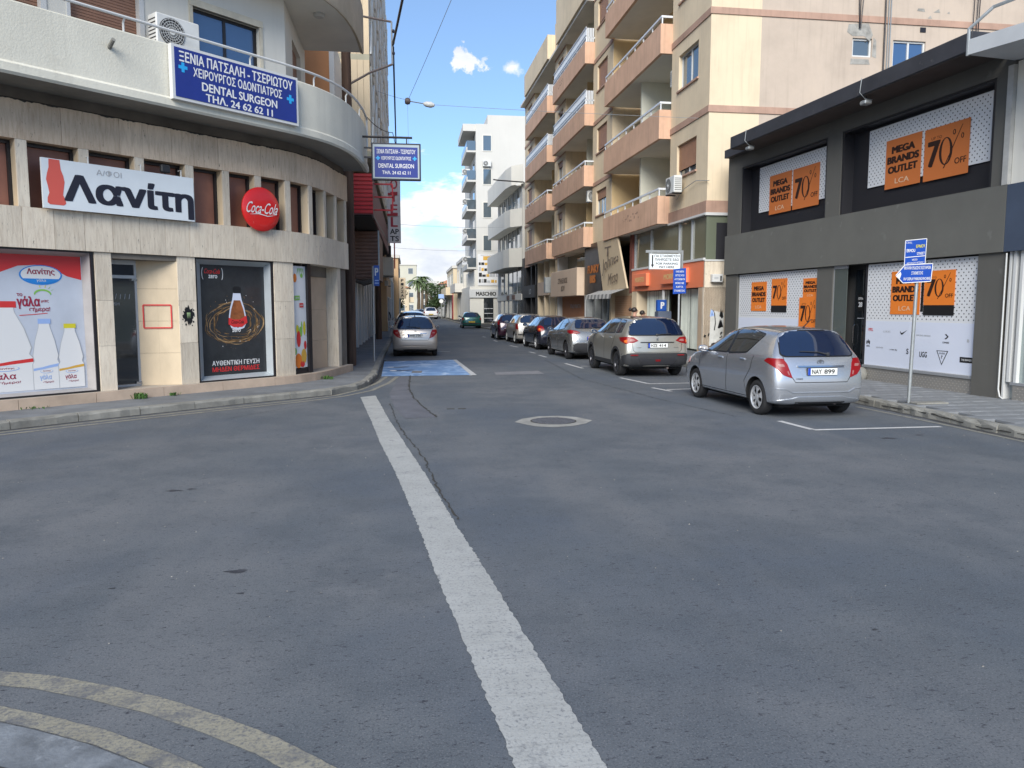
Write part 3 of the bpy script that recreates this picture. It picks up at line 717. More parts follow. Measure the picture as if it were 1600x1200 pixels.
# ================================================================== LEFT CORNER BUILDING
def arc_path():
    P = [(-6.7 - .7071 * 9, 13.5 - .7071 * 9), (-2.952, 17.248)]
    P0 = Vector(P[-1]); R = 3.5; A = RD(33); t = Vector((.7071, .7071)); n = Vector((-.7071, .7071))
    for i in range(1, 9):
        a = A * i / 8; q = P0 + t * (R * sin(a)) + n * (R * (1 - cos(a))); P.append((q.x, q.y))
    e = P[-1]; P.append((e[0] + .208 * .95, e[1] + .978 * .95)); P.append((e[0] + .208 * 1.95, e[1] + .978 * 1.95)); return P
FP = Path(arc_path()); S0 = 9.0; FP.bend = S0 + 5.3
def sx(s): return s + S0                                   # facade measure used below: 0 = first pillar
def fb(mb, s0, s1, z0, z1, d0, d1, mi=0, path=None, step=.3): (path or FP).box(mb, sx(s0), sx(s1), z0, z1, d0, d1, step, mi)
def fp(s, d=0.):
    a, n = FP.at(sx(s), d); return a, n
LB = thing('corner_building', 'travertine clad corner building with milk and cola posters and a rounded white balcony', 'building', (0, 0, 0))
END = 9.2
# dark core and slabs
g = MB(); fb(g, -6, END - .02, .3, 5.30, -3.4, -.55); g.build('core_wall', mat('interior_dark', (.045, .04, .036), .9), LB)
# pink step along the whole base, in lengths
s = -6.
while s < END - .05:
    e = min(s + 1.25, END)
    g = MB(); fb(g, s + .004, e - .004, .10, .30, -.05, .10); g.build('step_slab', M('pink_step'), LB); s = e
g = MB(); fb(g, -6, END, .285, .303, -2.2, .06); g.build('floor', mat('floor_stone', (.42, .37, .31), .6, var=.15, vs=2), LB)
# ground floor pillars (start, end) each a stack of slabs
PILL = [(-6, -4.3), (-2.1, -1.85), (1.64, 1.93), (3.18, 3.55), (5.38, 5.92)]
for a, b in PILL:
    zc = [.303, 1.12, 1.94, 2.80]
    for z0, z1 in zip(zc, zc[1:]):
        g = MB(); fb(g, a, b, z0 + .002, z1 - .002, -.42, 0, step=.2); g.build('stone_panel', M('travertine'), LB)
# upper and lower bands in slabs
def band_slabs(z0, z1, mname, w=.49, off=.0, d1=.0):
    s = -6. + off
    while s < END - .05:
        e = min(s + w, END); 
        if END - e < .15: e = END
        g = MB(); fb(g, s + .003, e - .003, z0, z1, -.30, d1 + random.uniform(-.0015, .0015), step=.25); g.build('stone_panel', M(mname), LB); s = e
band_slabs(2.802, 3.47, 'travertine', .49, .13, .035)
band_slabs(4.56, 5.20, 'travertine_warm', .98, .33, .035)
# mullion pillars between the upper windows
WP = [-5.31, -4.33, -3.35, -2.37, -1.39, -.41, .47, 1.45, 2.43, 3.41, 4.20, 4.95, 5.72, 6.50, 7.30, 8.12, 8.95]
for i, s in enumerate(WP):
    w = .17 if s < 4 else .15
    g = MB(); fb(g, s, min(s + w, END), 3.474, 4.556, -.30, .032, step=.2); g.build('stone_panel', M('travertine'), LB)
g = MB(); fb(g, -6, END, 3.46, 3.474, -.30, .03); g.build('sill_course', M('travertine_warm'), LB)
for i, (a, b) in enumerate(zip(WP, WP[1:])):
    s0 = a + (.17 if a < 4 else .15); s1 = b
    f = MB(); fb(f, s0, s1, 4.50, 4.552, -.24, -.17); fb(f, s1 - .05, s1, 3.476, 4.50, -.24, -.17); fb(f, s0, s0 + .035, 3.476, 4.5, -.24, -.17)
    f = f.build('window', M('frame_dark'), LB)
    p = MB(); fb(p, s0 + .035, s1 - .05, 3.476, 4.50, -.262, -.235); p.build('pane', M('panel_brown'), f)
    w = MB(); fb(w, s1 - .001, s1 + .003, 3.476, 4.55, -.17, .0)
    w.build('reveal', M('door_stone'), f)
# --- ground floor bays
def frame_bay(s0, s1, z0, z1, mframe, poster_m, back=-.34, lip=.10, name='poster'):
    """window box: outer dark joint, sloped silver reveal, poster set in at the back"""
    f = MB()
    for (a, b, c, d) in ((s0, s1, z1 - .03, z1), (s0, s1, z0, z0 + .03), (s0, s0 + .03, z0 + .03, z1 - .03), (s1 - .045, s1, z0 + .03, z1 - .03)): fb(f, a, b, c, d, -.13, -.02)
    f = f.build('display_frame', M('frame_dark'), LB)
    return f
def reveal_quad(a0, a1, b0, b1, m, par, name='reveal'):
    """a: front rectangle (s0,s1,z0,z1,d), b: back rectangle; four sloping sides"""
    s0, s1, z0, z1, d = a0; t0, t1, y0, y1, e = b0
    def P(s, d, z): q, _ = FP.at(sx(s), d); return (q.x, q.y, z)
    A = [P(s0, d, z0), P(s1, d, z0), P(s1, d, z1), P(s0, d, z1)]; B = [P(t0, e, y0), P(t1, e, y0), P(t1, e, y1), P(t0, e, y1)]
    for i, nm in enumerate(('lower_reveal', 'side_reveal', 'upper_reveal', 'side_reveal')):
        g = MB(); j = (i + 1) % 4; g.quad(A[i], A[j], B[j], B[i]); g.build(nm, m, par, fix=False)
# milk poster bay
fr = frame_bay(-1.85, 1.62, .305, 2.80, None, None)
reveal_quad((-1.82, 1.575, .335, 2.77, -.05), None, (-1.55, 1.52, .37, 2.71, -.26), None, mat('reveal_grey', (.36, .34, .33), .5, var=.15, vs=2), fr)
pb = MB(); fb(pb, -1.56, 1.525, .36, 2.72, -.29, -.262); pb = pb.build('milk_poster', mat('poster_pale', (.52, .56, .63), .35, coat=.3, var=.12, vs=1.2), LB)
nF = Vector((.7071, -.7071, 0)); rF = Vector((.7071, .7071, 0))
def FA(s, z, d=-.262): q, _ = FP.at(sx(s), d); return Vector((q.x, q.y, z))
def milk(pts, m, off=.002, nm='print'): return flat(pb, pts, FA(0, 0), nF, M(m), off, nm, right=rF)
wave = [(-1.55, 2.30), (-.8, 2.48), (-.1, 2.30), (.23, 2.40), (.50, 2.515), (.77, 2.54), (1.02, 2.50), (1.27, 2.36), (1.51, 2.30), (1.51, 2.715), (-1.55, 2.715)]
milk(wave, 'print_red', .002, 'red_banner')
milk(ell(.85, 2.37, .34, .17, 28), 'print_blue', .004, 'logo_ring'); milk(ell(.85, 2.375, .315, .15, 28), 'print_white', .006, 'logo_oval')
milk([(x, y) for x, y in ell(.85, 2.37, .31, .145, 28) if y < 2.32], 'print_blue', .008, 'logo_band')
def mt(s_, h, x, y, m, w, b=.02, o=.004): text(pb, s_, h, FA(x, y), nF, M(m), w, b, o, right=rF)
mt('Λανίτης', .125, .85, 2.42, 'print_maroon', .44, .022, .010); mt('γάλα', .06, .85, 2.275, 'print_white', .15, .01, .010)
mt('το', .05, .50, 2.03, 'print_maroon', .09); mt('γάλα', .22, .63, 1.90, 'print_maroon', .36, .03); mt('μας', .05, .89, 1.92, 'print_maroon', .12); mt('σήμερα!', .10, .80, 1.78, 'print_maroon', .33)
milk([(.48, 1.675), (.70, 1.69), (.92, 1.71), (.92, 1.722), (.70, 1.702), (.48, 1.687)], 'print_red', .004, 'underline')
arcp = ell(.86, 2.04, .14, .09, 14, .1, pi - .1); milk(arcp + ell(.86, 2.015, .125, .085, 14, pi - .1, .1), 'print_green', .004, 'sun_arc')
for a in (.5, .9, 1.3, 1.8): milk([(.86 + .16 * cos(a) - .008, 2.06 + .10 * sin(a)), (.86 + .16 * cos(a) + .008, 2.06 + .10 * sin(a)), (.86 + .22 * cos(a), 2.06 + .16 * sin(a))], 'print_yellow' if a > 1 else 'print_green', .004, 'sun_ray')
def bottle(cx, z0, w, h, cap, lab, k):
    hw = w / 2
    out = [(cx - hw, z0), (cx + hw, z0), (cx + hw * 1.0, z0 + h * .36), (cx + hw * .86, z0 + h * .41), (cx + hw * .95, z0 + h * .48), (cx + hw * .72, z0 + h * .70), (cx + hw * .42, z0 + h * .88), (cx + hw * .40, z0 + h * .93),
           (cx - hw * .40, z0 + h * .93), (cx - hw * .42, z0 + h * .88), (cx - hw * .72, z0 + h * .70), (cx - hw * .95, z0 + h * .48), (cx - hw * .86, z0 + h * .41), (cx - hw, z0 + h * .36)]
    milk([(cx + (x - cx) * 1.05, y) for x, y in out], 'print_grey', .002 + k, 'bottle_outline'); milk(out, 'print_white', .0035 + k, 'bottle')
    milk([(cx - hw * .46, z0 + h * .93), (cx + hw * .50, z0 + h * .93), (cx + hw * .50, z0 + h), (cx - hw * .46, z0 + h)], cap, .005 + k, 'cap')
    milk([(cx - hw * .98, z0 + h * .30), (cx - hw * .3, z0 + h * .315), (cx + hw * .3, z0 + h * .34), (cx + hw, z0 + h * .36), (cx + hw, z0 + h * .32), (cx + hw * .2, z0 + h * .30), (cx - hw * .98, z0 + h * .265)], lab, .005 + k, 'label_wave')
    milk(ell(cx, z0 + h * .255, hw * .5, h * .030, 18), 'print_lightblue', .005 + k, 'label_oval'); milk(ell(cx, z0 + h * .257, hw * .46, h * .025, 18), 'print_white', .0062 + k, 'label_oval')
    text(pb, 'Λανίτης', h * .024, FA(cx, z0 + h * .258), nF, M('print_maroon'), hw * .62, .02, .0075 + k, right=rF)
    text(pb, 'γάλα', h * .09, FA(cx - hw * .1, z0 + h * .165), nF, M('print_maroon' if lab != 'print_lightblue' else 'print_lightblue'), hw * .9, .02, .006 + k, right=rF)
    text(pb, 'σήμερα!', h * .035, FA(cx + hw * .1, z0 + h * .10), nF, M('print_maroon'), hw * .8, .01, .006 + k, right=rF)
bottle(.22, .40, .86, 1.52, 'print_red', 'print_red', .0); bottle(.85, .40, .42, 1.22, 'print_lightblue', 'print_lightblue', .004); bottle(1.26, .40, .42, 1.13, 'print_yellow', 'print_ochre', .008)
bottle(-.75, .40, .60, 1.3, 'print_lightblue', 'print_lightblue', .0)
# glass door bay with a splayed side wall
g = MB(); fb(g, 1.93, 3.18, 2.70, 2.80, -1.0, -.02); g.build('door_soffit', M('dark_wall'), LB)
def Pq(s, d, z): q, _ = FP.at(sx(s), d); return (q.x, q.y, z)
for i in range(2):
    for z0, z1 in ((.303, .93), (.93, 1.55), (1.55, 2.17), (2.17, 2.70)):
        a = 3.18 - .60 * i * .5; b = a - .30; da = -.02 - .5 * i * .45; db = da - .225
        g = MB(); v = [Pq(a, da, z0 + .002), Pq(b + .003, db, z0 + .002), Pq(b + .003, db, z1 - .002), Pq(a, da, z1 - .002)]; w = [Vector(p) + Vector((.05, .03, 0)) for p in v]
        g.add(v + w, [(0, 1, 2, 3), (7, 6, 5, 4), (0, 4, 5, 1), (1, 5, 6, 2), (2, 6, 7, 3), (3, 7, 4, 0)]); g.build('stone_panel', M('door_stone'), LB)
sq = [Pq(2.68, -.38, 1.42), Pq(3.08, -.085, 1.42), Pq(3.08, -.085, 1.86), Pq(2.68, -.38, 1.86)]
g = MB()
off_ = Vector((-.010, -.013, 0)); w_ = .012
A_, B_, C_, D_ = [Vector(p) + off_ for p in sq]
for (p, q) in ((A_, B_), (D_, C_)): g.quad(p - Vector((0, 0, w_)), q - Vector((0, 0, w_)), q + Vector((0, 0, w_)), p + Vector((0, 0, w_)))
hx = (B_ - A_).normalized() * w_
for (p, q) in ((A_, D_), (B_, C_)): g.quad(p - hx, p + hx, q + hx, q - hx)
g.build('red_outline', M('print_red'), LB, fix=False)
dr = MB(); 
for (a, b, c, d) in ((1.935, 2.60, 2.62, 2.70), (1.935, 1.97, .305, 2.62), (2.56, 2.60, .305, 2.62), (1.97, 2.56, 2.36, 2.42), (1.97, 2.56, .305, .345)): fb(dr, a, b, c, d, -.50, -.45)
dr = dr.build('glass_door', M('frame_alu'), LB)
g = MB(); fb(g, 1.97, 2.56, .345, 2.36, -.49, -.47); g.build('pane', M('glass_dark'), dr)
g = MB(); fb(g, 1.97, 2.56, 2.42, 2.62, -.49, -.47); g.build('pane', M('glass_dark'), dr)
q, n = fp(2.02, -.45); g = MB(); g.lathe([(0, .04), (.02, .04), (.03, .02), (.015, 0)], (q.x, q.y, 1.44), (n.x, n.y, 0), 12); g.build('lock', M('chrome'), dr)
g = MB(); fb(g, 2.50, 2.60, 2.32, 2.36, -.45, -.43); fb(g, 2.50, 2.60, .345, .39, -.45, -.43); g.build('hinge', M('chrome'), dr, kind='stuff')
for k in range(6):
    q, n = fp(2.03 + .085 * k, -.468); text(dr, '/', .10, (q.x, q.y, 2.02), nF, M('print_grey'), .03, .02, .003, right=rF, name='sticker')
text(dr, 'PUSH', .05, FA(2.16, 1.88, -.468), nF, M('print_grey'), .2, .01, .003, right=rF)
# black splat logo on the pillar
def splat():
    pts = []
    for k in range(40):
        a = k * 2 * pi / 40; r = .135 * (1 + .22 * sin(3 * a + 1) * sin(7 * a)) + (.03 if k % 5 == 0 else 0)
        pts.append((r * .78 * cos(a), r * 1.15 * sin(a)))
    return pts
flat(LB, splat(), FA(3.37, 1.66, 0), nF, M('print_black'), .004, 'splat_logo', right=rF)
for (x, y, r) in ((-.10, .07, .012), (.11, .10, .014), (-.12, -.08, .012), (.10, -.13, .016), (-.06, -.18, .018), (.03, -.17, .012), (.07, -.20, .011), (.12, -.02, .01)):
    flat(LB, ell(x, y, r, r * 1.3, 10), FA(3.37, 1.66, 0), nF, M('print_black'), .004, 'splat_drop', right=rF)
for x in (-.026, 0., .026):
    flat(LB, [(x - .009, .055), (x + .012, .050), (x + .006, .02), (x + .002, -.07), (x - .006, .01)], FA(3.37, 1.66, 0), nF, mat('print_pale_green', (.45, .62, .30), .4), .007, 'claw_mark', right=rF)
# cola poster bay
fr = frame_bay(3.56, 5.37, .305, 2.80, None, None)
reveal_quad((3.59, 5.33, .335, 2.77, -.04), None, (3.78, 5.27, .41, 2.68, -.22), None, mat('reveal_silver', (.44, .48, .50), .4, metal=.3, var=.1, vs=2), fr)
pc = MB(); fb(pc, 3.775, 5.275, .40, 2.685, -.25, -.222); pc = pc.build('cola_poster', mat('poster_dark', (.030, .033, .036), .3, coat=.3, var=.25, vs=6), LB)
def cola(pts, m, off=.002, nm='print'): return flat(pc, pts, FA(0, 0, -.222), nF, M(m), off, nm, right=rF)
mat('splash_light', (.36, .23, .11), .4, var=.5, vs=14); cx, cz = 4.53, 1.52
random.seed(3)
for k in range(64):
    a0 = random.uniform(0, 2 * pi); ln = random.uniform(.3, 1.3); R_ = random.uniform(.34, .70); w = random.uniform(.005, .020); n_ = 12
    o_ = []; i_ = []
    for j in range(n_ + 1):
        a = a0 + ln * j / n_; t = sin(pi * j / n_) * w; wob = .03 * sin(5 * a + k)
        o_.append((cx + (R_ + wob + t) * cos(a) * 1.0, cz - .02 + (R_ + wob + t) * .62 * sin(a) - (.05 if sin(a) < 0 else 0))); i_.append((cx + (R_ + wob - t) * cos(a), cz - .02 + (R_ + wob - t) * .62 * sin(a) - (.05 if sin(a) < 0 else 0)))
    cola(o_ + i_[::-1], 'print_gold' if k % 3 else 'splash_light', .0015 + .0001 * k, 'splash')
for k in range(70):
    a = random.uniform(0, 2 * pi); r = random.uniform(.45, .78); x, y = cx + r * cos(a) * .88, cz + .02 + r * .78 * sin(a); q_ = random.uniform(.003, .010)
    if abs(x - 4.52) < .7 and y > .8: cola(ell(x, y, q_, q_ * 1.2, 6), 'print_gold' if k % 4 else 'print_white', .008, 'droplet')
bot = [(-.07, .52), (.07, .52), (.075, .62), (-.075, .62)]
def bt(pts, m, off, nm): cola([(cx + .06 + x, cz + .10 + y) for x, y in pts], m, off, nm)
bt([(-.21, -.12), (-.15, -.24), (0, -.29), (.15, -.24), (.22, -.12), (.20, .02), (.17, .18), (.11, .36), (.085, .50), (-.085, .50), (-.11, .36), (-.17, .18), (-.20, .02)], 'milk_shade', .010, 'bottle')
bt([(-.18, -.10), (0, -.24), (.19, -.10), (.17, .02), (.14, .16), (.075, .34), (-.075, .34), (-.14, .16), (-.17, .02)], 'print_amber', .012, 'drink')
bt([(-.08, .49), (.09, .49), (.10, .60), (.05, .63), (-.05, .63), (-.09, .60)], 'print_black', .013, 'cap')
bt([(-.22, -.16), (-.10, -.22), (.10, -.22), (.23, -.13), (.21, .02), (.05, -.06), (-.10, -.06), (-.21, -.02)], 'print_red', .014, 'bottle_label')
text(pc, 'Coca-Cola', .075, FA(cx + .06, cz - .01, -.222), nF, M('print_black'), .30, .01, .016, shear=.25, right=rF)
text(pc, 'zero', .07, FA(cx + .02, cz - .19, -.222), nF, M('print_white'), .2, .02, .016, right=rF)
text(pc, 'Coca-Cola', .10, FA(4.05, 2.55, -.222), nF, M('print_red'), .36, .01, .004, shear=.3, right=rF)
text(pc, 'zero', .07, FA(4.06, 2.44, -.222), nF, M('print_white'), .2, .02, .004, right=rF)
for s_ in (-1, 1):
    o_ = [(4.05 + s_ * (.20 + .04 * cos(a)), 2.50 + .13 * sin(a)) for a in [(-1 + 2 * k / 10) * 1.2 for k in range(11)]]; i_ = [(x - s_ * .014, y) for x, y in o_]
    cola(o_ + i_[::-1], 'print_white', .004, 'bracket_print')
text(pc, 'ΑΥΘΕΝΤΙΚΗ ΓΕΥΣΗ', .10, FA(4.53, .66, -.222), nF, M('print_white'), 1.12, .018, .004, right=rF)
text(pc, 'ΜΗΔΕΝ ΘΕΡΜΙΔΕΣ', .10, FA(4.53, .53, -.222), nF, M('print_red'), 1.12, .022, .004, right=rF)
# fruit poster on the curve and the dark frame beside it
fz = MB(); fb(fz, 5.95, 6.46, .44, 2.74, -.12, -.09, step=.12); fz = fz.build('fruit_poster', M('poster_white'), LB)
g = MB(); fb(g, 6.46, 6.60, .305, 2.80, -.16, -.03, step=.1); fb(g, 5.92, 6.46, .305, .42, -.15, -.07, step=.12); g.build('display_frame', M('frame_dark'), LB)
def fru(s, z, rx, rz, m, off=.006, nm='fruit', pts=None):
    q, n = fp(s, -.09); r = Vector((-n.y, n.x, 0))
    flat(fz, pts or ell(0, 0, rx, rz, 14), (q.x, q.y, z), (n.x, n.y, 0), M(m), off, nm, right=r)
for (s, z, rx, rz, m) in ((6.06, 2.47, .06, .10, 'print_orange'), (6.30, 2.53, .05, .05, 'print_green'), (6.12, .60, .12, .17, 'print_orange'), (6.32, .70, .10, .17, 'print_ochre'), (6.38, .95, .05, .10, 'print_red'), (6.14, 1.10, .07, .19, 'print_red'),
                          (6.10, 1.32, .04, .10, 'print_yellow'), (6.36, 1.34, .05, .16, 'print_yellow'), (6.22, 1.26, .06, .12, 'print_green'), (6.26, .52, .08, .07, 'print_red'), (6.02, .82, .04, .08, 'print_green'), (6.14, 1.28, .02, .12, 'print_green'), (6.26, 1.40, .02, .10, 'print_green')):
    fru(s, z, rx, rz, m, .006 + .001 * (z * 10 % 3))
for a in (-.5, -.1, .3, .7): fru(6.24 + a * .12, 2.60, 0, 0, 'print_green', .009, 'leaf', [(-.015, .09), (.015, .09), (a * .12, -.09)])
fru(6.12, 2.02, 0, 0, 'print_green', .009, 'label', [(-.09, -.055), (.09, -.04), (.09, .06), (-.09, .05)]); fru(6.27, 1.86, 0, 0, 'print_red', .010, 'label', [(-.07, -.05), (.07, -.05), (.07, .05), (-.07, .05)])
for s_, z_, t_, w_ in ((6.12, 2.02, 'φρου', .13), (6.27, 1.86, 'χυμοί', .11)):
    q, n = fp(s_, -.09); text(fz, t_, .045, (q.x, q.y, z_), (n.x, n.y, 0), M('print_white'), w_, .02, .014)
# recess at the corner: warm side wall, soffit
g = MB(); fb(g, 6.60, 8.9, 2.55, 2.80, -1.2, -.30, step=.2); g.build('entrance_soffit', M('dark_wall'), LB)
a = Vector(Pq(6.62, -.35, 0)); b = Vector(Pq(8.30, -.30, 0))
for z0, z1 in ((.303, 1.0), (1.0, 1.75), (1.75, 2.55)):
    g = MB(); g.box(0, 1, 0, 1, 0, 1); g.v = []; g.f = []; g.m = []
    g.prism([(a.x, a.y, z0 + .002), (b.x, b.y, z0 + .002), (b.x, b.y, z1 - .002), (a.x, a.y, z1 - .002)], (-.06, .02, 0)); g.build('stone_panel', mat('recess_stone', (.56, .42, .29), .6, var=.12, vs=2, bump=.15, bs=40), LB)
for z0, z1 in ((.303, 1.5), (1.5, 2.80)):
    g = MB(); fb(g, 8.36, 8.62, z0, z1, -.38, -.02, step=.2); g.build('stone_panel', M('travertine'), LB)
g = MB(); fb(g, 8.62, END, .303, 2.8, -.9, -.06, step=.2); g.build('end_wall', M('dark_wall'), LB)
g = MB(); rows = []; s_ = -6.
while s_ < END:
    q, n = FP.at(sx(s_), .037); t_ = .012 + .022 * abs(sin(s_ * 7.3) * sin(s_ * 2.1)) * random.uniform(.3, 1.6); rows.append([(q.x, q.y, 5.203 - t_), (q.x, q.y, 5.206)]); s_ += .035
g.grid(rows); g.build('grime_edge', M('joint_dirt'), LB, fix=False)
# wall strip under the balcony and the balcony slab
g = MB(); fb(g, -6, END, 5.20, 5.42, -.4, -.05); g.build('wall_strip', M('dark_wall'), LB)
BP = Path([(-12.4, 6.62), (-2.47, 16.55)] + [(-2.18, 16.87), (-1.90, 17.24), (-1.66, 17.66), (-1.45, 18.15), (-1.29, 18.72), (-1.18, 19.35), (-1.11, 20.0), (-1.07, 20.7), (-1.06, 21.2)]); BP.bend = 13.
SB = BP.s[1]
def bb(mb, s0, s1, z0, z1, d0, d1, step=.25, mi=0): BP.box(mb, s0, s1, z0, z1, d0, d1, step, mi)
# soffit slab as one closed plan polygon
outer = [BP.at(s, -.02)[0] for s in [0, SB] + [SB + .35 * k for k in range(1, 15) if SB + .35 * k < BP.L] + [BP.L]]
inner_ = [Vector((-2.9, 21.2)), Vector((-2.9, 17.9)), Vector((-13.1, 7.6))]
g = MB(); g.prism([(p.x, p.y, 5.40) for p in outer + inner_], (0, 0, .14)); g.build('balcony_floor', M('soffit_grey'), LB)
# parapet with a rounded drip lip along its foot
prof = [(-.06, 5.385), (.0, 5.36), (.035, 5.40), (.035, 5.52), (.0, 5.56), (.0, 6.45), (-.02, 6.475), (-.12, 6.475), (-.13, 6.45), (-.13, 5.53), (-.10, 5.40)]
ss = [0, SB * .5, SB - .2] + [SB + .12 * k for k in range(0, 60) if SB + .12 * k < BP.L] + [BP.L]
rows = []
for s_ in ss:
    r_ = []
    for d_, z_ in prof:
        q, n = BP.at(s_, d_); r_.append((q.x, q.y, z_))
    rows.append(r_ + [r_[0]])
g = MB(); g.grid(rows); g.f.append(list(range(len(prof)))); g.m.append(0); k0 = (len(rows) - 1) * (len(prof) + 1); g.f.append([k0 + i for i in range(len(prof))]); g.m.append(0)
g.build('balcony_parapet', M('render_white'), LB, smooth=True)
# white tube rail on short posts
rail = [BP.at(s_, .02)[0] for s_ in [0, SB] + [SB + .2 * k for k in range(1, 40) if SB + .2 * k < BP.L - .4] + [BP.L - .35]]
P3 = [(p.x, p.y, 6.70) for p in rail]; e = P3[-1]
g = MB(); g.tube(P3 + [(e[0] + .0, e[1] + .05, 6.66), (e[0], e[1] + .07, 6.5), (e[0], e[1] + .07, 5.95)], .027, 8)
rl = g.build('balcony_rail', M('frame_white'), LB, smooth=True)
for s_ in [1.5, 4., 6.5, 8.35, 10.85, 13.3, 14.9, 16.3, 17.6]:
    if s_ < BP.L:
        q, n = BP.at(s_, -.03); q2, _ = BP.at(s_, .02); g = MB(); g.tube([(q.x, q.y, 6.45), (q.x, q.y, 6.62), (q2.x, q2.y, 6.69)], .018, 6); g.build('rail_post', M('frame_white'), rl)
q, n = BP.at(SB - 5.55 + 1.0, 0); 
g = MB(); g.tube([(-4.93, 14.12 - .0, 6.13), (-4.80, 13.97, 6.23)], .035, 10); g.build('spout', M('concrete_kerb'), LB)
# first floor flat behind the balcony
H0, H1 = 5.54, 8.43
wallL = Path([(-12.6, 7.8), (-2.62, 17.82), (-2.70, 21.2)]); wallL.bend = 1e9
def lw(s0, s1, z0, z1, d0, d1, mb): 
    a, n = wallL.p[0], Vector((.7071, -.7071)); 
    t = Vector((.7071, .7071)); A = a + t * s0; B = a + t * s1
    pts = [(A + n * d0), (B + n * d0), (B + n * d1), (A + n * d1)]
    mb.prism([(p.x, p.y, z0) for p in pts], (0, 0, z1 - z0))
LW = (wallL.p[1] - wallL.p[0]).length
# openings measured back from the corner
ops = [(LW - 2.15, LW - .65, 6.42, 7.65, 'win'), (LW - 4.46, LW - 3.17, 5.56, 7.75, 'shut'), (LW - 6.5, LW - 4.85, 5.56, 7.75, 'shut'), (LW - 9.5, LW - 7.6, 5.56, 7.75, 'shut')]
segs = [0] + [x for o in sorted(ops) for x in o[:2]] + [LW]
g = MB()
for i in range(0, len(segs), 2): lw(segs[i], segs[i + 1], H0, H1, -.22, 0, g)
for a_, b_, c_, d_, _k in ops:
    lw(a_, b_, d_, H1, -.22, 0, g)
    if c_ > H0 + .1: lw(a_, b_, H0, c_, -.22, 0, g)
g.build('flat_wall', M('render_smooth_white'), LB)
for a_, b_, c_, d_, k_ in ops:
    if k_ == 'win':
        f = MB(); 
        for q in ((a_, b_, d_ - .06, d_), (a_, b_, c_, c_ + .05), (a_, a_ + .05, c_ + .05, d_ - .06), (b_ - .07, b_, c_ + .05, d_ - .06), ((a_ + b_) / 2 - .03, (a_ + b_) / 2 + .03, c_ + .05, d_ - .06)): lw(*q, -.16, -.10, f)
        f = f.build('window', M('frame_dark'), LB)
        for q in ((a_ + .05, (a_ + b_) / 2 - .03), ((a_ + b_) / 2 + .03, b_ - .07)):
            p = MB(); lw(q[0], q[1], c_ + .05, d_ - .06, -.14, -.12, p); p.build('pane', M('glass_blue'), f)
        p = MB(); lw(a_ - .07, b_ + .07, d_, d_ + .13, -.05, .045, p); lw(a_ - .07, a_, c_, d_, 0, .03, p); lw(b_, b_ + .07, c_, d_, 0, .03, p); p.build('window_surround', mat('cream_trim', (.62, .57, .45), .7, var=.2, vs=3), f)
    else:
        f = MB(); z = c_
        while z < d_ - .01:
            lw(a_ + .04, b_ - .04, z, z + .040, -.14, -.115, f); lw(a_ + .04, b_ - .04, z + .040, z + .052, -.14, -.125, f); z += .052
        f = f.build('roller_shutter', M('shutter_brown'), LB, kind='stuff')
        p = MB(); lw(a_ - .02, a_ + .04, c_, d_, -.13, .02, p); lw(b_ - .04, b_ + .05, c_, d_, -.13, .02, p); lw(a_, b_, d_, d_ + .1, -.1, .02, p); p.build('shutter_frame', M('frame_white'), LB)
# side wall of the flat, facing the street, with its shuttered door
g = MB(); g.box(-2.95, -2.62, 17.84, 19.0, H0, H1); g.box(-2.95, -2.62, 20.4, 21.25, H0, H1); g.box(-2.95, -2.62, 19.0, 20.4, 8.0, H1); g.build('flat_wall', M('render_smooth_white'), LB)
g = MB(); z = H0
while z < 7.98: g.box(-2.76, -2.72, 19.0, 20.4, z, z + .045); g.box(-2.765, -2.73, 19, 20.4, z + .045, z + .055); z += .055
g.build('roller_shutter', M('shutter_brown'), LB, kind='stuff')
# second floor balcony slab overhead with its ceiling lamp
o2 = [BP.at(s, -.06)[0] for s in [0, SB] + [SB + .3 * k for k in range(1, 17) if SB + .3 * k < BP.L] + [BP.L]]
g = MB(); g.prism([(p.x, p.y, 8.44) for p in o2 + inner_], (0, 0, .12)); g.build('upper_balcony_floor', mat('soffit_pale', (.70, .67, .60), .85, var=.1, vs=.8), LB)
rows = []
for s_ in ss:
    r_ = []
    for d_, z_ in ((-.08, 8.42), (-.02, 8.40), (0, 8.44), (0, 9.5), (-.14, 9.5), (-.14, 8.5)):
        q, n = BP.at(s_, d_ - .04); r_.append((q.x, q.y, z_))
    rows.append(r_ + [r_[0]])
g = MB(); g.grid(rows); k0 = (len(rows) - 1) * 7; g.f.append([k0 + i for i in range(6)]); g.m.append(0); g.build('upper_parapet', mat('parapet_beige', (.50, .42, .31), .85, var=.2, vs=1, bump=.3, bs=30, stain=.4, stain_col=(.2, .15, .1)), LB, smooth=True)
g = MB(); g.prism([(-13, 7.5, 9.5), (-2.9, 17.6, 9.5), (-2.9, 21.2, 9.5), (-10, 21.2, 9.5), (-20, 12, 9.5)], (0, 0, 3.2)); g.build('upper_storeys', M('render_smooth_white'), LB)
g = MB(); g.prism([(-12.9, 7.9, 5.2), (-2.95, 17.85, 5.2), (-2.95, 21.2, 5.2), (-10, 21.2, 5.2), (-20, 12, 5.2)], (0, 0, 4.3)); g.build('inner_block', M('interior_dark'), LB)
g = MB(); g.lathe([(0, -.08), (.10, -.08), (.13, -.05), (.13, 0), (0, 0)], (-1.95, 18.6, 8.44), (0, 0, 1), 20); g.build('ceiling_lamp', mat('opal', (.5, .49, .45), .4), LB, smooth=True)

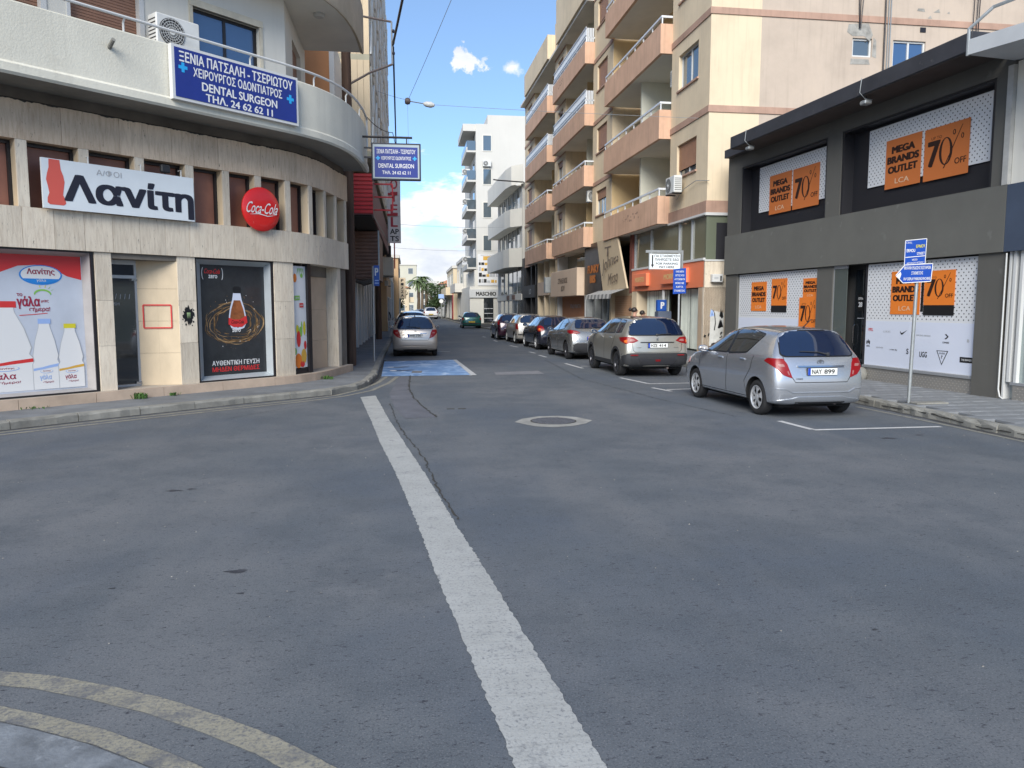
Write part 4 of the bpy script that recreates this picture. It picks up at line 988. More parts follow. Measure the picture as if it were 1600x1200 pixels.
# --- signs on the corner building
def on_facade(s0, s1, z0, z1, d, th, name, m, par):
    g = MB(); fb(g, s0, s1, z0, z1, d, d + th); return g.build(name, m, par)
ls = thing('drinks_sign', 'long white sign with a red bottle shape and big black Greek letters', 'sign', (0, 0, 0))
bd = on_facade(.80, 3.50, 3.475, 4.30, .10, .045, 'board', M('sign_white'), ls)
def LS(s, z): q, _ = FP.at(sx(s), .145); return Vector((q.x, q.y, z))
flat(ls, [(x, y) for x, y in [(-.085, .36), (.085, .36), (.10, .20), (.135, .10), (.15, .0), (.13, -.12), (.115, -.22), (.15, -.30), (.155, -.36), (.12, -.39), (-.10, -.39), (-.135, -.36), (-.13, -.28), (-.10, -.2), (-.115, -.1), (-.14, .02), (-.12, .12), (-.09, .22)]], LS(1.0, 3.93), nF, M('print_salmon'), .003, 'bottle_emblem', right=rF)
text(ls, 'Λανίτη', .60, LS(2.31, 3.80), nF, M('print_navy_black'), 2.36, .030, .004, right=rF)
text(ls, 'Α/ΦΟΙ', .105, LS(1.90, 4.17), nF, M('print_grey'), .44, .005, .004, right=rF)
for s_ in (1.57, 2.50, 3.28):
    q, n = fp(s_, .0); g = MB(); g.box(-.02, .02, -.02, .02, 0, 1); g.v = []; g.f = []; g.m = []; g.tube([(q.x, q.y, 4.42), (q.x + n.x * .1, q.y + n.y * .1, 4.42), (q.x + n.x * .1, q.y + n.y * .1, 4.2)], .012, 6); g.build('bracket', M('frame_white'), ls)
fl = thing('floodlight', 'small black floodlight behind the top edge of the long white sign', 'lamp', (*fp(2.98, .06)[0], 4.34), RD(45))
g = MB(); g.bbox(-.09, .09, -.06, .03, 0, .15, .02); g.build('housing', M('plastic_black'), fl); g = MB(); g.tube([(0, -.01, -.05), (0, -.01, .02)], .012, 6); g.build('stem', M('plastic_black'), fl)
cc = thing('round_sign', 'round red disc sign with white script lettering above the cola poster', 'sign', (0, 0, 0))
q, n = fp(5.02, .12); qn = Vector((n.x, n.y, 0)); g = MB(); g.lathe([(0, .055), (.30, .052), (.43, .035), (.455, .015), (.455, -.02), (0, -.02)], (q.x, q.y, 3.86), (.7071, -.7071, 0), 40); g.build('disc', M('coke_red'), cc, smooth=True)
text(cc, 'Coca-Cola', .23, Vector((q.x, q.y, 3.88)) + nF * .055, nF, M('print_white'), .76, .005, .006, shear=.35, right=rF)
flat(cc, [(-.33, -.13), (-.1, -.09), (.12, -.13), (.33, -.10), (.12, -.145), (-.1, -.11)], Vector((q.x, q.y, 3.86)) + nF * .055, nF, M('print_white'), .006, 'swash', right=rF)
g = MB(); g.tube([(q.x - .08, q.y + .08, 3.86), (q.x, q.y, 3.86)], .04, 8); g.build('bracket', M('frame_dark'), cc)
ds = thing('dentist_sign', 'large blue dentist sign with white Greek lettering mounted on the balcony parapet', 'sign', (0, 0, 0))
def DB(s, z, d): 
    q = BP.p[0] + Vector((.7071, .7071)) * s; q = q + Vector((.7071, -.7071)) * d; return Vector((q.x, q.y, z))
c0, c1 = 11.60, 14.29
def dbox(mb, s0, s1, z0, z1, d0, d1): mb.prism([DB(s0, z0, d0), DB(s1, z0, d0), DB(s1, z0, d1), DB(s0, z0, d1)], (0, 0, z1 - z0))
g = MB(); dbox(g, c0, c1, 5.51, 6.46, .02, .13); g.build('box', M('frame_white'), ds)
g = MB(); dbox(g, c0 + .05, c1 - .05, 5.56, 6.41, .13, .138); g.build('face', M('dental_blue'), ds)
cmid = (c0 + c1) / 2
text(ds, 'ΞΕΝΙΑ ΠΑΤΣΑΛΗ - ΤΣΕΡΙΩΤΟΥ', .185, DB(cmid, 6.27, .138), nF, M('print_white'), 2.42, .022, .004, right=rF)
text(ds, 'ΧΕΙΡΟΥΡΓΟΣ ΟΔΟΝΤΙΑΤΡΟΣ', .165, DB(cmid, 6.05, .138), nF, M('print_white'), 1.90, .020, .004, right=rF)
text(ds, 'DENTAL SURGEON', .155, DB(cmid + .02, 5.83, .138), nF, M('print_white'), 1.62, .022, .004, right=rF)
text(ds, 'ΤΗΛ. 24 62 62 11', .140, DB(cmid + .0, 5.645, .138), nF, M('print_white'), 1.44, .022, .004, right=rF)
def cross(par, at, n, r, k, m, right=None):
    a = k * .34
    flat(par, [(-a, -k), (a, -k), (a, -a), (k, -a), (k, a), (a, a), (a, k), (-a, k), (-a, a), (-k, a), (-k, -a), (-a, -a)], at, n, m, .004, 'cross', right=r)
cross(ds, DB(c0 + .20, 6.08, .138), nF, rF, .085, M('cross_blue')); cross(ds, DB(c1 - .20, 6.0, .138), nF, rF, .085, M('cross_blue'))
# hanging sign at the rounded end
hs = thing('hanging_sign', 'small square blue dentist sign hanging from a dark bar beyond the rounded balcony', 'sign', (0, 20., 0))
g = MB(); g.bbox(-.90, .33, -.06, .06, 4.99, 5.90, .012); g.build('box', M('print_navy_black'), hs)
g = MB(); g.box(-.86, .29, -.068, -.061, 5.03, 5.86); g.build('face_border', mat('border_grey', (.34, .40, .42), .5), hs)
g = MB(); g.box(-.82, .25, -.074, -.069, 5.06, 5.80); g.build('face', M('dental_blue'), hs)
for t_, z_, w_, h_ in (('ΞΕΝΙΑ ΠΑΤΣΑΛΗ - ΤΣΕΡΙΩΤΟΥ', 5.69, .96, .105), ('ΧΕΙΡΟΥΡΓΟΣ ΟΔΟΝΤΙΑΤΡΟΣ', 5.525, .74, .085), ('DENTAL SURGEON', 5.34, .88, .105), ('ΤΗΛ. 24 62 62 11', 5.175, .70, .085)):
    text(hs, t_, h_, (-.285, -.074, z_), (0, -1, 0), M('print_white'), w_, .010, .003)
cross(hs, Vector((-.735, -.074, 5.525)), Vector((0, -1, 0)), Vector((1, 0, 0)), .05, M('cross_blue')); cross(hs, Vector((.175, -.074, 5.525)), Vector((0, -1, 0)), Vector((1, 0, 0)), .05, M('cross_blue'))
g = MB(); g.tube([(-1.12, 0, 6.05), (.12, 0, 6.05)], .028, 8); g.build('hanging_bar', M('frame_dark'), hs)
for x in (-.66, -.02): g = MB(); g.box(x - .015, x + .015, -.015, .015, 5.90, 6.03); g.build('hanger', M('frame_dark'), hs)
for z in (5.55, 5.78): g = MB(); g.box(-1.08, -.90, -.02, .02, z - .02, z + .02); g.build('wall_bracket', M('frame_dark'), hs)

# --- air conditioner, built once and copied everywhere
def make_ac(label):
    t = thing('air_conditioner', label, 'air conditioner')
    g = MB(); g.bbox(-.42, .42, -.15, .15, .04, .62, .02); g.build('casing', M('ac_white'), t)
    g = MB(); g.lathe([(0, .0), (.235, 0), (.245, .012), (.225, .018)], (.13, .151, .33), (0, 1, 0), 24)
    ring = g.build('fan_recess', M('ac_dark'), t)
    g = MB()
    for k in range(1, 6): g.lathe([(.045 * k - .004, .022), (.045 * k + .004, .022)], (.13, .151, .33), (0, 1, 0), 24)
    for k in range(20):
        a = k * pi / 10; c_, s_ = cos(a), sin(a); g.quad((.13 + .05 * c_ - .003 * s_, .172, .33 + .05 * s_ + .003 * c_), (.13 + .05 * c_ + .003 * s_, .172, .33 + .05 * s_ - .003 * c_), (.13 + .235 * c_ + .003 * s_, .172, .33 + .235 * s_ - .003 * c_), (.13 + .235 * c_ - .003 * s_, .172, .33 + .235 * s_ + .003 * c_))
    g.build('fan_grille', M('ac_white'), t, fix=False, kind='stuff')
    g = MB(); g.lathe([(0, .03), (.05, .028), (.055, .018)], (.13, .151, .33), (0, 1, 0), 14); g.build('fan_hub', M('ac_white'), t)
    g = MB()
    for k in range(7): g.box(.421, .425, -.12, .12, .12 + k * .065, .14 + k * .065); g.box(-.425, -.421, -.12, .12, .12 + k * .065, .14 + k * .065)
    g.build('side_louvre', M('ac_dark'), t, kind='stuff')
    for x in (-.3, .3): g = MB(); g.box(x - .03, x + .03, -.17, .17, 0, .04); g.build('foot', M('frame_dark'), t)
    return t
AC0 = make_ac('white air conditioner on the white balcony left of the dentist sign'); 
q = Vector((-12.4, 6.62)) + Vector((.7071, .7071)) * 12.0 + Vector((.7071, -.7071)) * -.45
AC0.location = (q.x, q.y, 6.46); AC0.rotation_euler = (0, 0, RD(225)); AC0['group'] = 'air conditioners'
g = MB(); g.box(-.42, .42, -.15, .15, -1.0, 0); g.build('stand', M('render_smooth_white'), AC0)
def ac(loc, rz, label):
    c = copy_tree(AC0); c.location = loc; c.rotation_euler = (0, 0, rz); c['label'] = label
    for ch in list(c.children):
        if ch.name.startswith('stand'): bpy.data.objects.remove(ch)
    return c

# --- wooden utility pole with steel outrigger
up = thing('utility_pole', 'tall brown wooden utility pole against the end of the corner building', 'pole', (-1.72, 22.7, .125))
g = MB(); g.tube([(0, 0, 0), (.03, 0, 3), (.05, 0, 6.5), (.04, 0, 10.9)], [.165, .155, .14, .12], 14); g.build('shaft', M('wood_pole'), up, smooth=True)
g = MB(); g.tube([(.1, 0, 9.85), (.6, 0, 9.75), (1.32, 0, 9.65)], .03, 6); g.build('outrigger', M('steel_brown'), up)
g = MB(); g.tube([(1.32, 0, 9.65), (1.33, 0, 8.5)], .03, 6); g.build('outrigger_drop', M('steel_grey'), up)
g = MB(); g.tube([(1.33, 0, 8.5), (.7, 0, 8.25), (.1, 0, 7.9)], .032, 6); g.build('outrigger_brace', M('steel_brown'), up)
for z in (9.4, 9.1, 8.8): g = MB(); g.lathe([(0, .05), (.04, .04), (.05, 0), (.04, -.04), (0, -.05)], (1.36, 0, z), (0, 0, 1), 10); g.build('insulator', M('print_navy_black'), up)
# ================================================================== RIGHT: DARK OUTLET SHOP
DH = atan2(.9969, -.0787)                                  # local x runs away along the street, local y out to the road
DS = thing('outlet_shop', 'dark grey two storey outlet shop with orange posters in its windows and a flat canopy', 'building', (10.85, 12.9, 0), DH)
T0, T1 = .05, 10.72
NY = Vector((0, 1, 0))
gz = .11
g = MB(); g.box(T0, T1 - .01, -5, -.36, gz, 6.55); g.build('core_wall', mat('shop_core', (.05, .05, .05), .9), DS)
# upper wall, with two window recesses
W1 = (5.60, 9.88, 4.06, 6.03); W2 = (.47, 5.02, 4.06, 6.04)
g = MB(); wall(g, T0, T1, 4.04, 6.62, [W1, W2], 0, .34); g.build('upper_wall', M('dark_render'), DS)
for (a, b, c, d), side in ((W1, 0), (W2, 1)):
    g = MB(); g.box(a, b, -.335, -.30, c, d); w = g.build('window', M('black_recess'), DS)
    g = MB(); g.box(a - .0, a + .07, -.30, -.02, c, d); g.box(b - .07, b, -.30, -.02, c, d); g.box(a + .07, b - .07, -.30, -.02, d - .05, d); g.build('window_jamb', M('black_recess'), w, kind='stuff')
def dot_sheet(par, t0, t1, z0, z1, y, pitch=.115, r=.017, name='poster'):
    g = MB(); g.box(t0, t1, y - .012, y, z0, z1); p = g.build(name, M('poster_white'), par)
    return p
def dots(par, t0, t1, z0, z1, y, pitch=.125, r=.016):
    g = MB(); j = 0; z = z0 + pitch * .5
    while z < z1 - .02:
        t = t0 + (pitch if j % 2 else pitch * .5)
        while t < t1 - .02:
            g.add([(t + r * cos(k * pi / 3), y + .002, z + r * sin(k * pi / 3)) for k in range(6)], [(5, 4, 3, 2, 1, 0)]); t += pitch
        z += pitch * .5; j += 1
    g.build('dot_pattern', M('mega_dot'), par, kind='stuff', fix=False)
def sale(par, t0, t1, z0, z1, y, kind, m='mega_orange', tail=0., up_to=True):
    g = MB(); g.box(t0, t1, y + .002, y + .008, z0, z1); p = g.build('sale_poster', M(m), par)
    if tail: g = MB(); g.box(t0, t1, y + .002, y + .007, z0 - tail, z0); g.build('black_tail', M('print_black'), p)
    c = (t0 + t1) / 2; w = abs(t1 - t0); h = z1 - z0; yy = y + .008
    if kind == 'mega':
        for i, s_ in enumerate(('MEGA', 'BRANDS', 'OUTLET')): text(p, s_, h * .150, (c, yy, z1 - h * (.22 + .20 * i)), NY, M('mega_black'), w * (.66, .90, .84)[i], .05, .002)
        text(p, 'LCA', h * .105, (c, yy, z0 + h * .14), NY, mat('lca_cream', (.72, .55, .38), .5), w * .40, -.002, .002)
    else:
        if up_to: text(p, 'UP TO', h * .055, (c + w * .22, yy, z1 - h * .20), NY, M('mega_black'), w * .24, .0, .002)
        text(p, '7', h * .50, (c + w * .27, yy, z0 + h * .50), NY, M('mega_black'), w * .29, .03, .002)
        # the slashed nought with thick and thin strokes
        rr = Vector((-1, 0, 0)); cx_, cz_ = c + w * .0, z0 + h * .50
        rx, rz = w * .15, h * .26
        o_ = ell(0, 0, rx, rz, 26); i_ = ell(-.0, 0, rx * .62, rz * .93, 26)
        P = [Vector((cx_, yy, cz_)) + NY * .002 + rr * x + Vector((0, 0, 1)) * z for x, z in o_]; Q = [Vector((cx_, yy, cz_)) + NY * .002 + rr * x + Vector((0, 0, 1)) * z for x, z in i_]
        g = MB(); g.add(P + Q, [(k, (k + 1) % 26, 26 + (k + 1) % 26, 26 + k) for k in range(26)]); g.build('nought', M('mega_black'), p, fix=False)
        flat(p, [(-rx * .3, -rz * 1.22), (-rx * .12, -rz * 1.22), (rx * 2.35, rz * 1.62), (rx * 2.25, rz * 1.62)], (cx_, yy, cz_), NY, M('mega_black'), .0025, 'slash', right=rr)
        for x, z in ((rx * 1.15, rz * 1.22), (rx * 2.35, rz * .82)):
            flat(p, ell(x, z, rx * .22, rz * .2, 12), (cx_, yy, cz_), NY, M('mega_black'), .0025, 'percent_dot', right=rr)
            flat(p, ell(x, z, rx * .10, rz * .13, 10), (cx_, yy, cz_), NY, M(m), .0032, 'percent_hole', right=rr)
        text(p, 'OFF', h * .115, (c - w * .33, yy, z0 + h * .27), NY, M('mega_black'), w * .25, .015, .002)
    return p
p1 = dot_sheet(DS, 5.87, 9.29, 4.61, 5.92, -.265); dots(p1, 5.87, 9.29, 4.61, 5.92, -.265)
sale(p1, 7.56, 8.69, 4.48, 5.58, -.255, 'mega', 'mega_orange_dull'); sale(p1, 6.27, 7.49, 4.48, 5.57, -.255, '70', 'mega_orange_dull', up_to=False)
p2 = dot_sheet(DS, .81, 4.36, 4.61, 5.92, -.265); dots(p2, .81, 4.36, 4.61, 5.92, -.265)
sale(p2, 2.63, 3.74, 4.48, 5.56, -.255, 'mega', 'mega_orange_dull'); sale(p2, 1.32, 2.54, 4.47, 5.54, -.255, '70', 'mega_orange_dull')
# projecting band
g = MB(); g.box(T0 - .0, T1 + .03, -.34, .055, 2.83, 4.04); g.build('fascia_band', M('dark_band'), DS)
# ground floor pillars
for a, b in ((.05, .66), (5.17, 5.83), (9.99, 10.72)):
    g = MB(); g.box(a, b, -.36, .0, gz, 2.83); g.build('pillar', M('dark_render'), DS)
# shop windows with check plate plinths
for a, b in ((.66, 3.96), (5.83, 9.99)):
    g = MB(); g.box(a, b, -.36, -.06, gz, .42); pl_ = g.build('plinth', M('check_plate'), DS)
    g = MB(); k = 0; z = .15
    while z < .38:
        t = a + .04 + (.05 if k % 2 else 0)
        while t < b - .05:
            g.add([(t, -.059, z), (t + .022, -.052, z + .016), (t + .044, -.059, z + .0), (t + .022, -.052, z - .016)], [(0, 1, 2, 3)]) if True else 0
            t += .10
        z += .05; k += 1
    g.build('tread_pattern', mat('tread_light', (.46, .44, .40), .4, metal=.4), pl_, kind='stuff', fix=False)
    g = MB(); g.box(a, b, -.30, -.03, .42, .475); g.build('sill', M('frame_alu'), DS)
    g = MB(); g.box(a, b, -.36, -.34, .475, 2.83); g.build('backing', M('black_recess'), DS)
bp = dot_sheet(DS, .68, 3.94, .478, 2.80, -.075); dots(bp, .70, 3.92, 1.50, 2.78, -.075)
bm_ = M('milk_shade')
g = MB(); g.box(.69, 3.93, -.075, -.0735, .49, 1.50); g.build('lower_field', mat('poster_blue_shade', (.66, .70, .80), .35, coat=.3), bp)  # white paper, its bluish shade put into the colour
bq = dot_sheet(DS, 5.85, 9.97, .478, 2.80, -.075); dots(bq, 5.87, 9.95, 1.50, 2.78, -.075)
g = MB(); g.box(5.86, 9.96, -.075, -.0735, .49, 1.50); g.build('lower_field', M('poster_blue_shade'), bq)
sale(bp, 2.22, 3.12, 1.66, 2.60, -.07, 'mega'); sale(bp, 1.27, 2.11, 1.86, 2.57, -.07, '70', tail=.21)
g = MB(); g.box(2.13, 2.20, -.073, -.069, 1.72, 2.5); g.build('black_tail', M('print_black'), bp)
sale(bq, 8.36, 9.21, 1.70, 2.55, -.07, 'mega'); sale(bq, 7.30, 8.09, 1.86, 2.61, -.07, '70', tail=.19, up_to=False)
sale(bq, 5.87, 6.53, 2.05, 2.57, -.07, 'mega'); sale(bq, 5.86, 6.68, 1.22, 2.07, -.066, '70')
# small brand marks on the lower field
LZ = ((3.75, 1.30, 'PSPSL', .16, 'print_red', .07), (3.20, 1.27, 'L I N A S', .22, 'print_grey', .05), (2.08, 1.22, 'EMPORIO ARMANI', .42, 'print_grey', .035), (1.44, 1.10, 'CONVERSE', .18, 'print_black', .035), (.86, 1.16, 'B', .06, 'print_grey', .06),
      (3.82, .92, 'adidas', .12, 'print_black', .04), (3.42, .90, 'ΒΑΝΗΕRΗΕΑD', .24, 'print_grey', .03), (2.96, .87, 'a new day', .24, 'print_black', .04), (2.52, .86, 'S', .07, 'print_black', .12), (2.05, .82, 'UGG', .22, 'print_black', .12))
for t, z, s_, w_, m_, h_ in LZ: text(bp, s_, h_, (t, -.0735, z), NY, M(m_), w_, .02, .003)
rr_ = Vector((-1, 0, 0))
flat(bp, [(-.10, 0), (-.06, -.055), (-.02, -.05), (.12, .05), (-.03, -.015), (-.075, -.01), (-.085, .03)], (2.68, -.0735, 1.27), NY, M('print_black'), .003, 'swoosh', right=rr_)
flat(bp, [(-.04, -.05), (.03, 0), (-.04, .05), (.01, .05), (.07, 0), (.01, -.05)], (1.44, -.0735, 1.22), NY, M('print_black'), .003, 'arrow_star', right=rr_)
flat(bp, [(-.16, .13), (.16, .13), (.0, -.17)], (1.52, -.0735, .80), NY, M('print_black'), .003, 'triangle_logo', right=rr_); flat(bp, [(-.13, .115), (.13, .115), (.0, -.135)], (1.52, -.0735, .80), NY, M('poster_blue_shade'), .004, 'triangle_inner', right=rr_)
text(bp, 'GUESS', .035, (1.52, -.0735, .875), NY, M('print_black'), .17, .01, .006); text(bp, '?', .07, (1.52, -.0735, .80), NY, M('print_black'), .04, .02, .006)
flat(bp, [(-.17, -.055), (.17, -.055), (.17, .055), (-.17, .055)], (.88, -.0735, .78), NY, M('print_black'), .003, 'black_logo', right=rr_); text(bp, 'THE BRANDS', .04, (.88, -.0735, .78), NY, M('print_white'), .26, .01, .005)
for dx in (-.045, 0, .045): flat(bp, ell(0, 0, .020, .048, 12), (3.82 + dx, -.0735, 1.00 + (.02 if dx == 0 else 0)), NY, M('print_black'), .003, 'trefoil_leaf', right=rr_)
# entrance: glass screen, dark inside, opening times
g = MB(); g.box(3.96, 5.17, -1.6, -.36, gz, .14); g.build('threshold', M('floor_stone'), DS)
g = MB(); g.box(3.96, 4.0, -1.5, -.06, gz, 2.83); g.build('entrance_jamb', M('black_recess'), DS)
g = MB(); g.box(5.13, 5.17, -.30, -.03, .14, 2.83); g.box(4.62, 5.17, -.05, -.02, 2.75, 2.83); fr_ = g.build('door_frame', M('frame_alu'), DS)
g = MB(); g.box(4.64, 5.13, -.045, -.03, .14, 2.75); g.build('side_light', mat('glass_smoke', (.12, .14, .13), .05, spec=1., ior=1.6, metal=.2), fr_)
g = MB(); g.box(4.02, 4.62, -.28, -.26, .14, 2.70); dl = g.build('glass_door', M('glass_dark'), DS)
g = MB(); g.box(4.30, 4.52, -.258, -.255, 1.72, 2.10); st = g.build('opening_times', M('print_black'), dl); text(st, 'OPEN', .06, (4.41, -.255, 2.02), NY, M('print_white'), .17, .01, .002); text(st, '28', .12, (4.41, -.255, 1.88), NY, M('print_white'), .14, .03, .002)
flat(dl, [(-.2, -.008), (.2, -.008), (.2, .008), (-.2, .008)], (4.3, -.255, 1.55), NY, M('print_grey'), .004, 'etched_line', right=rr_)
for z in (1.35, 1.12): 
    o_ = ell(0, 0, .16, .16, 20); i_ = ell(0, 0, .145, .145, 20)[::-1]
flat(dl, [(x, y) for x, y in ell(0, 0, .05, .03, 10)], (4.18, -.255, 1.2), NY, M('print_red'), .004, 'red_sticker', right=rr_)
g = MB(); g.tube([(4.56, -.24, .9), (4.56, -.20, .95), (4.56, -.20, 1.35), (4.56, -.24, 1.4)], .014, 8); g.build('door_handle', M('chrome'), dl)
cam_ = thing('door_ornament', 'round pale stone knob standing at the foot of the shop entrance beside the silver car', 'ornament', (10.50, 16.75, .13)); g = MB(); g.lathe([(0, 0), (.10, 0), (.13, .06), (.14, .14), (.10, .24), (.05, .28), (0, .29)], (0, 0, 0), (0, 0, 1), 16); g.build('stone_ball', M('concrete_kerb'), cam_, smooth=True)
# canopy
g = MB(); g.bbox(.25, 9.15, -.6, .80, 6.40, 6.74, .015); cn_ = g.build('canopy', M('dark_canopy'), DS)
g = MB(); g.box(.28, 9.12, -.55, .77, 6.385, 6.399); g.build('soffit', M('dark_soffit'), cn_)
g = MB(); g.box(9.15, 10.6, -.5, .22, 6.42, 6.66); g.build('canopy_return', M('dark_canopy'), DS)
def lampette(t, lab):
    l = thing('spotlight', lab, 'lamp', (0, 0, 0)); l.parent = None
    w = DS.matrix_world; import mathutils
    c_, s_ = cos(DH), sin(DH); l.location = (10.85 + t * c_ - .72 * s_, 12.9 + t * s_ + .72 * c_, 6.0); l.rotation_euler = (0, 0, DH)
    g = MB(); g.tube([(0, .1, .75), (.02, .12, .45), (.0, .0, .33), (-.05, -.15, .30)], .010, 6); g.build('cable', M('steel_grey'), l)
    g = MB(); g.bbox(-.10, .10, -.12, .06, .20, .29, .02); g.build('lamp_head', M('steel_grey'), l); g = MB(); g.tube([(0, -.03, .29), (0, -.03, .40)], .012, 6); g.build('stem', M('frame_dark'), l)
lampette(8.2, 'small grey spotlight under the far end of the dark canopy'); lampette(3.25, 'small grey spotlight with a looped cable under the middle of the dark canopy')

# --- neighbour on the right edge
NB_ = thing('corner_shop', 'pale shop at the right edge with curtained window, navy band and white canopy', 'building', (10.85, 12.9, 0), DH)
g = MB(); g.box(-6, .04, -.45, -.02, 4.04, 6.2); g.build('upper_wall', M('render_smooth_white'), NB_)
g = MB(); g.box(-6, .04, -.36, .05, 2.83, 4.035); g.build('fascia_band', M('navy_band'), NB_)
g = MB(); g.box(-6, -.26, -.30, -.04, .11, .40); pz = g.build('plinth', M('check_plate'), NB_)
g = MB(); k = 0; z = .15
while z < .38:
    t = -1.6 + (.05 if k % 2 else 0)
    while t < -.3: g.add([(t, -.039, z), (t + .022, -.030, z + .016), (t + .044, -.039, z), (t + .022, -.030, z - .016)], [(0, 1, 2, 3)]); t += .10
    z += .05; k += 1
g.build('tread_pattern', M('tread_light'), pz, kind='stuff', fix=False)
g = MB(); g.box(-6, -.20, -.28, -.03, .40, .45); g.build('sill', M('frame_alu'), NB_)
g = MB(); 
for a, b in ((-.07, -.03), (-.18, -.12), (-.33, -.27)): g.box(a, b, -.20, -.03, .11 if a > -.1 else .45, 2.83)
wf = g.build('window_frame', M('frame_white'), NB_, kind='stuff')
g = MB(); g.box(-.27, -.03, -.24, -.18, .11, 2.83); g.build('side_panel', mat('panel_greenish', (.36, .38, .36), .6), NB_)
g = MB(); g.box(-6, -.33, -.12, -.10, .45, 2.83); g.build('pane', mat('glass_pale', (.27, .32, .31), .06, spec=1., ior=1.6, metal=.1), NB_)
g = MB(); g.box(-6, 0.03, -3, -.46, .1, 6.2); g.build('inner_block', M('interior_dark'), NB_)
g = MB(); g.tube([(-.02, .03, .30), (-.02, .03, 2.8)], .014, 8); g.tube([(-.02, .03, .30), (-.06, .03, .17), (-.14, .03, .13)], .014, 8); g.build('drain_pipe', M('frame_white'), NB_)
g = MB(); g.box(.045, .17, -.02, .06, 4.04, 6.15); g.build('down_pipe', mat('trim_grey', (.42, .42, .40), .7, var=.2, vs=3), NB_)
g = MB(); g.prism([(-6, -.4, 5.98), (.10, -.4, 6.22), (.10, 1.0, 6.26), (-6, 1.0, 5.72)], (0, 0, .26)); g.build('canopy', mat('canopy_white', (.55, .57, .58), .6, var=.12, vs=1), NB_)
g = MB(); g.tube([(.12, .98, 6.25), (.10, 1.0, 6.7), (-.2, .8, 6.98), (-.9, .6, 7.02), (-2, .3, 6.9)], .03, 8); g.build('roof_cable', M('steel_grey'), NB_)
for dt in (0, .25): g = MB(); g.tube([(-.75 - dt, .5, 6.3), (-.75 - dt, .45, 7.0), (-.75 - dt, .4, 8.2)], .012, 6); g.build('cable', M('steel_grey'), NB_)
g = MB(); g.bbox(-.55, -.32, -.02, .06, 4.65, 5.5, .01); wb = g.build('meter_box', M('frame_dark'), NB_)
g = MB(); g.box(-.52, -.35, .055, .065, 4.72, 5.43); g.build('meter_face', M('frame_white'), wb)

# ================================================================== APARTMENT BLOCK
AH = RD(90.93)
AP = thing('apartment_block', 'tall cream apartment block with orange balcony parapets above a row of shops', 'building', (9.59, 24.3 - .0, 0), AH)
# local x: u-0.5 along the street, local y: out to the road.   k = u - .5
def K(u): return u - .5
FL = [4.90, 7.95, 10.95, 13.97, 17.0, 20.0]
TOP1 = 23.0
hgt = lambda i: (FL[i], FL[i + 1])
mcore = mat('apt_core', (.07, .065, .055), .9)
# recess zones (u0,u1) and bay zones
BAYS = [(.5, 4.0, [1.5, 3.3], 5, 0), (11.8, 15.4, [12.75, 14.6], 5, 1), (21.8, 25.0, [22.6, 24.1], 5, 2), (32.2, 36.4, [33.3, 35.2], 5, 3)]
RECS = [(4.0, 11.8), (15.4, 21.8), (25.0, 32.2)]
g = MB(); g.box(K(1.0), K(36.3), -9, -1.65, .1, 19.8); g.build('core_wall', mcore, AP)
def shutter_mesh(w, h, m):
    g = MB(); z = 0
    while z < h - .01: g.box(0, w, 0, .02, z, min(h, z + .045)); z += .052
    g.box(0, w, -.01, .004, 0, h)
    return g.mesh('shutter', M(m))
# bays: wall with one window per storey
state = {0: [None, .80, .0, .5, .5], 1: [.35, .85, .92, .80, 0.3], 2: [.30, .25, .1, .5, .3], 3: [1., .9, .8, .5, .6]}
for u0, u1, (w0, w1), nf, bi in BAYS:
    holes = []
    for i in range(nf):
        z0, z1 = FL[i], FL[i + 1]
        if bi == 0 and i == 0: holes.append((K(w0), K(w1), z0 + 1.50, z0 + 2.62)); continue
        holes.append((K(w0), K(w1), z0 + 1.45, z0 + 2.66))
    g = MB(); wall(g, K(u0), K(u1), 4.90, 20.0 if bi < 2 else 17.0, [h for h in holes if h[3] < (20 if bi < 2 else 17)], 0, .28); g.build('bay_wall', M('apt_cream'), AP)
    g = MB(); g.box(K(u0), K(u1), -1.7, -.281, 4.9, 20.0 if bi < 2 else 17.0); g.build('bay_core', M('apt_cream'), AP)
    for i in range(nf):
        if bi >= 2 and i > 3: continue
        a, b, c, d = holes[i]
        f = MB(); f.box(a, b, -.20, -.12, c, c + .05); f.box(a, b, -.20, -.12, d - .05, d); f.box(a, a + .05, -.20, -.12, c + .05, d - .05); f.box(b - .05, b, -.20, -.12, c + .05, d - .05); f.box((a + b) / 2 - .03, (a + b) / 2 + .03, -.20, -.12, c + .05, d - .05)
        f = f.build('window', M('frame_white'), AP)
        p = MB(); p.box(a + .05, (a + b) / 2 - .03, -.17, -.15, c + .05, d - .05); p.box((a + b) / 2 + .03, b - .05, -.17, -.15, c + .05, d - .05); p.build('pane', M('glass_window'), f, kind='stuff')
        sh = state[bi][i] or 0
        if bi == 0 and i == 1: sh = 0
        if bi == 0 and i == 0: sh = .78
        if sh > .02:
            hh = (d - c) * sh; inst(shutter_mesh(b - a - .02, hh, 'shutter_orange'), 'roller_shutter', f, (a + .01, -.10, d - hh), kind='stuff')
        g = MB(); g.box(a - .07, b + .07, -.12, .06, c - .06, c); g.build('sill', M('apt_band'), f)
        if bi == 0: 
            pass
    for i in range(0, nf + 1):
        z = FL[i]
        if bi >= 2 and z > 17.1: continue
        if bi == 0:
            zz = (4.87, 5.25) if i == 0 else (z + .09, z + .30)
        else: zz = (z - .08, z + .10)
        g = MB(); g.box(K(u0) - (.0 if bi else .0), K(u1), .0, .035, *zz); g.build('band_course', M('apt_band'), AP)
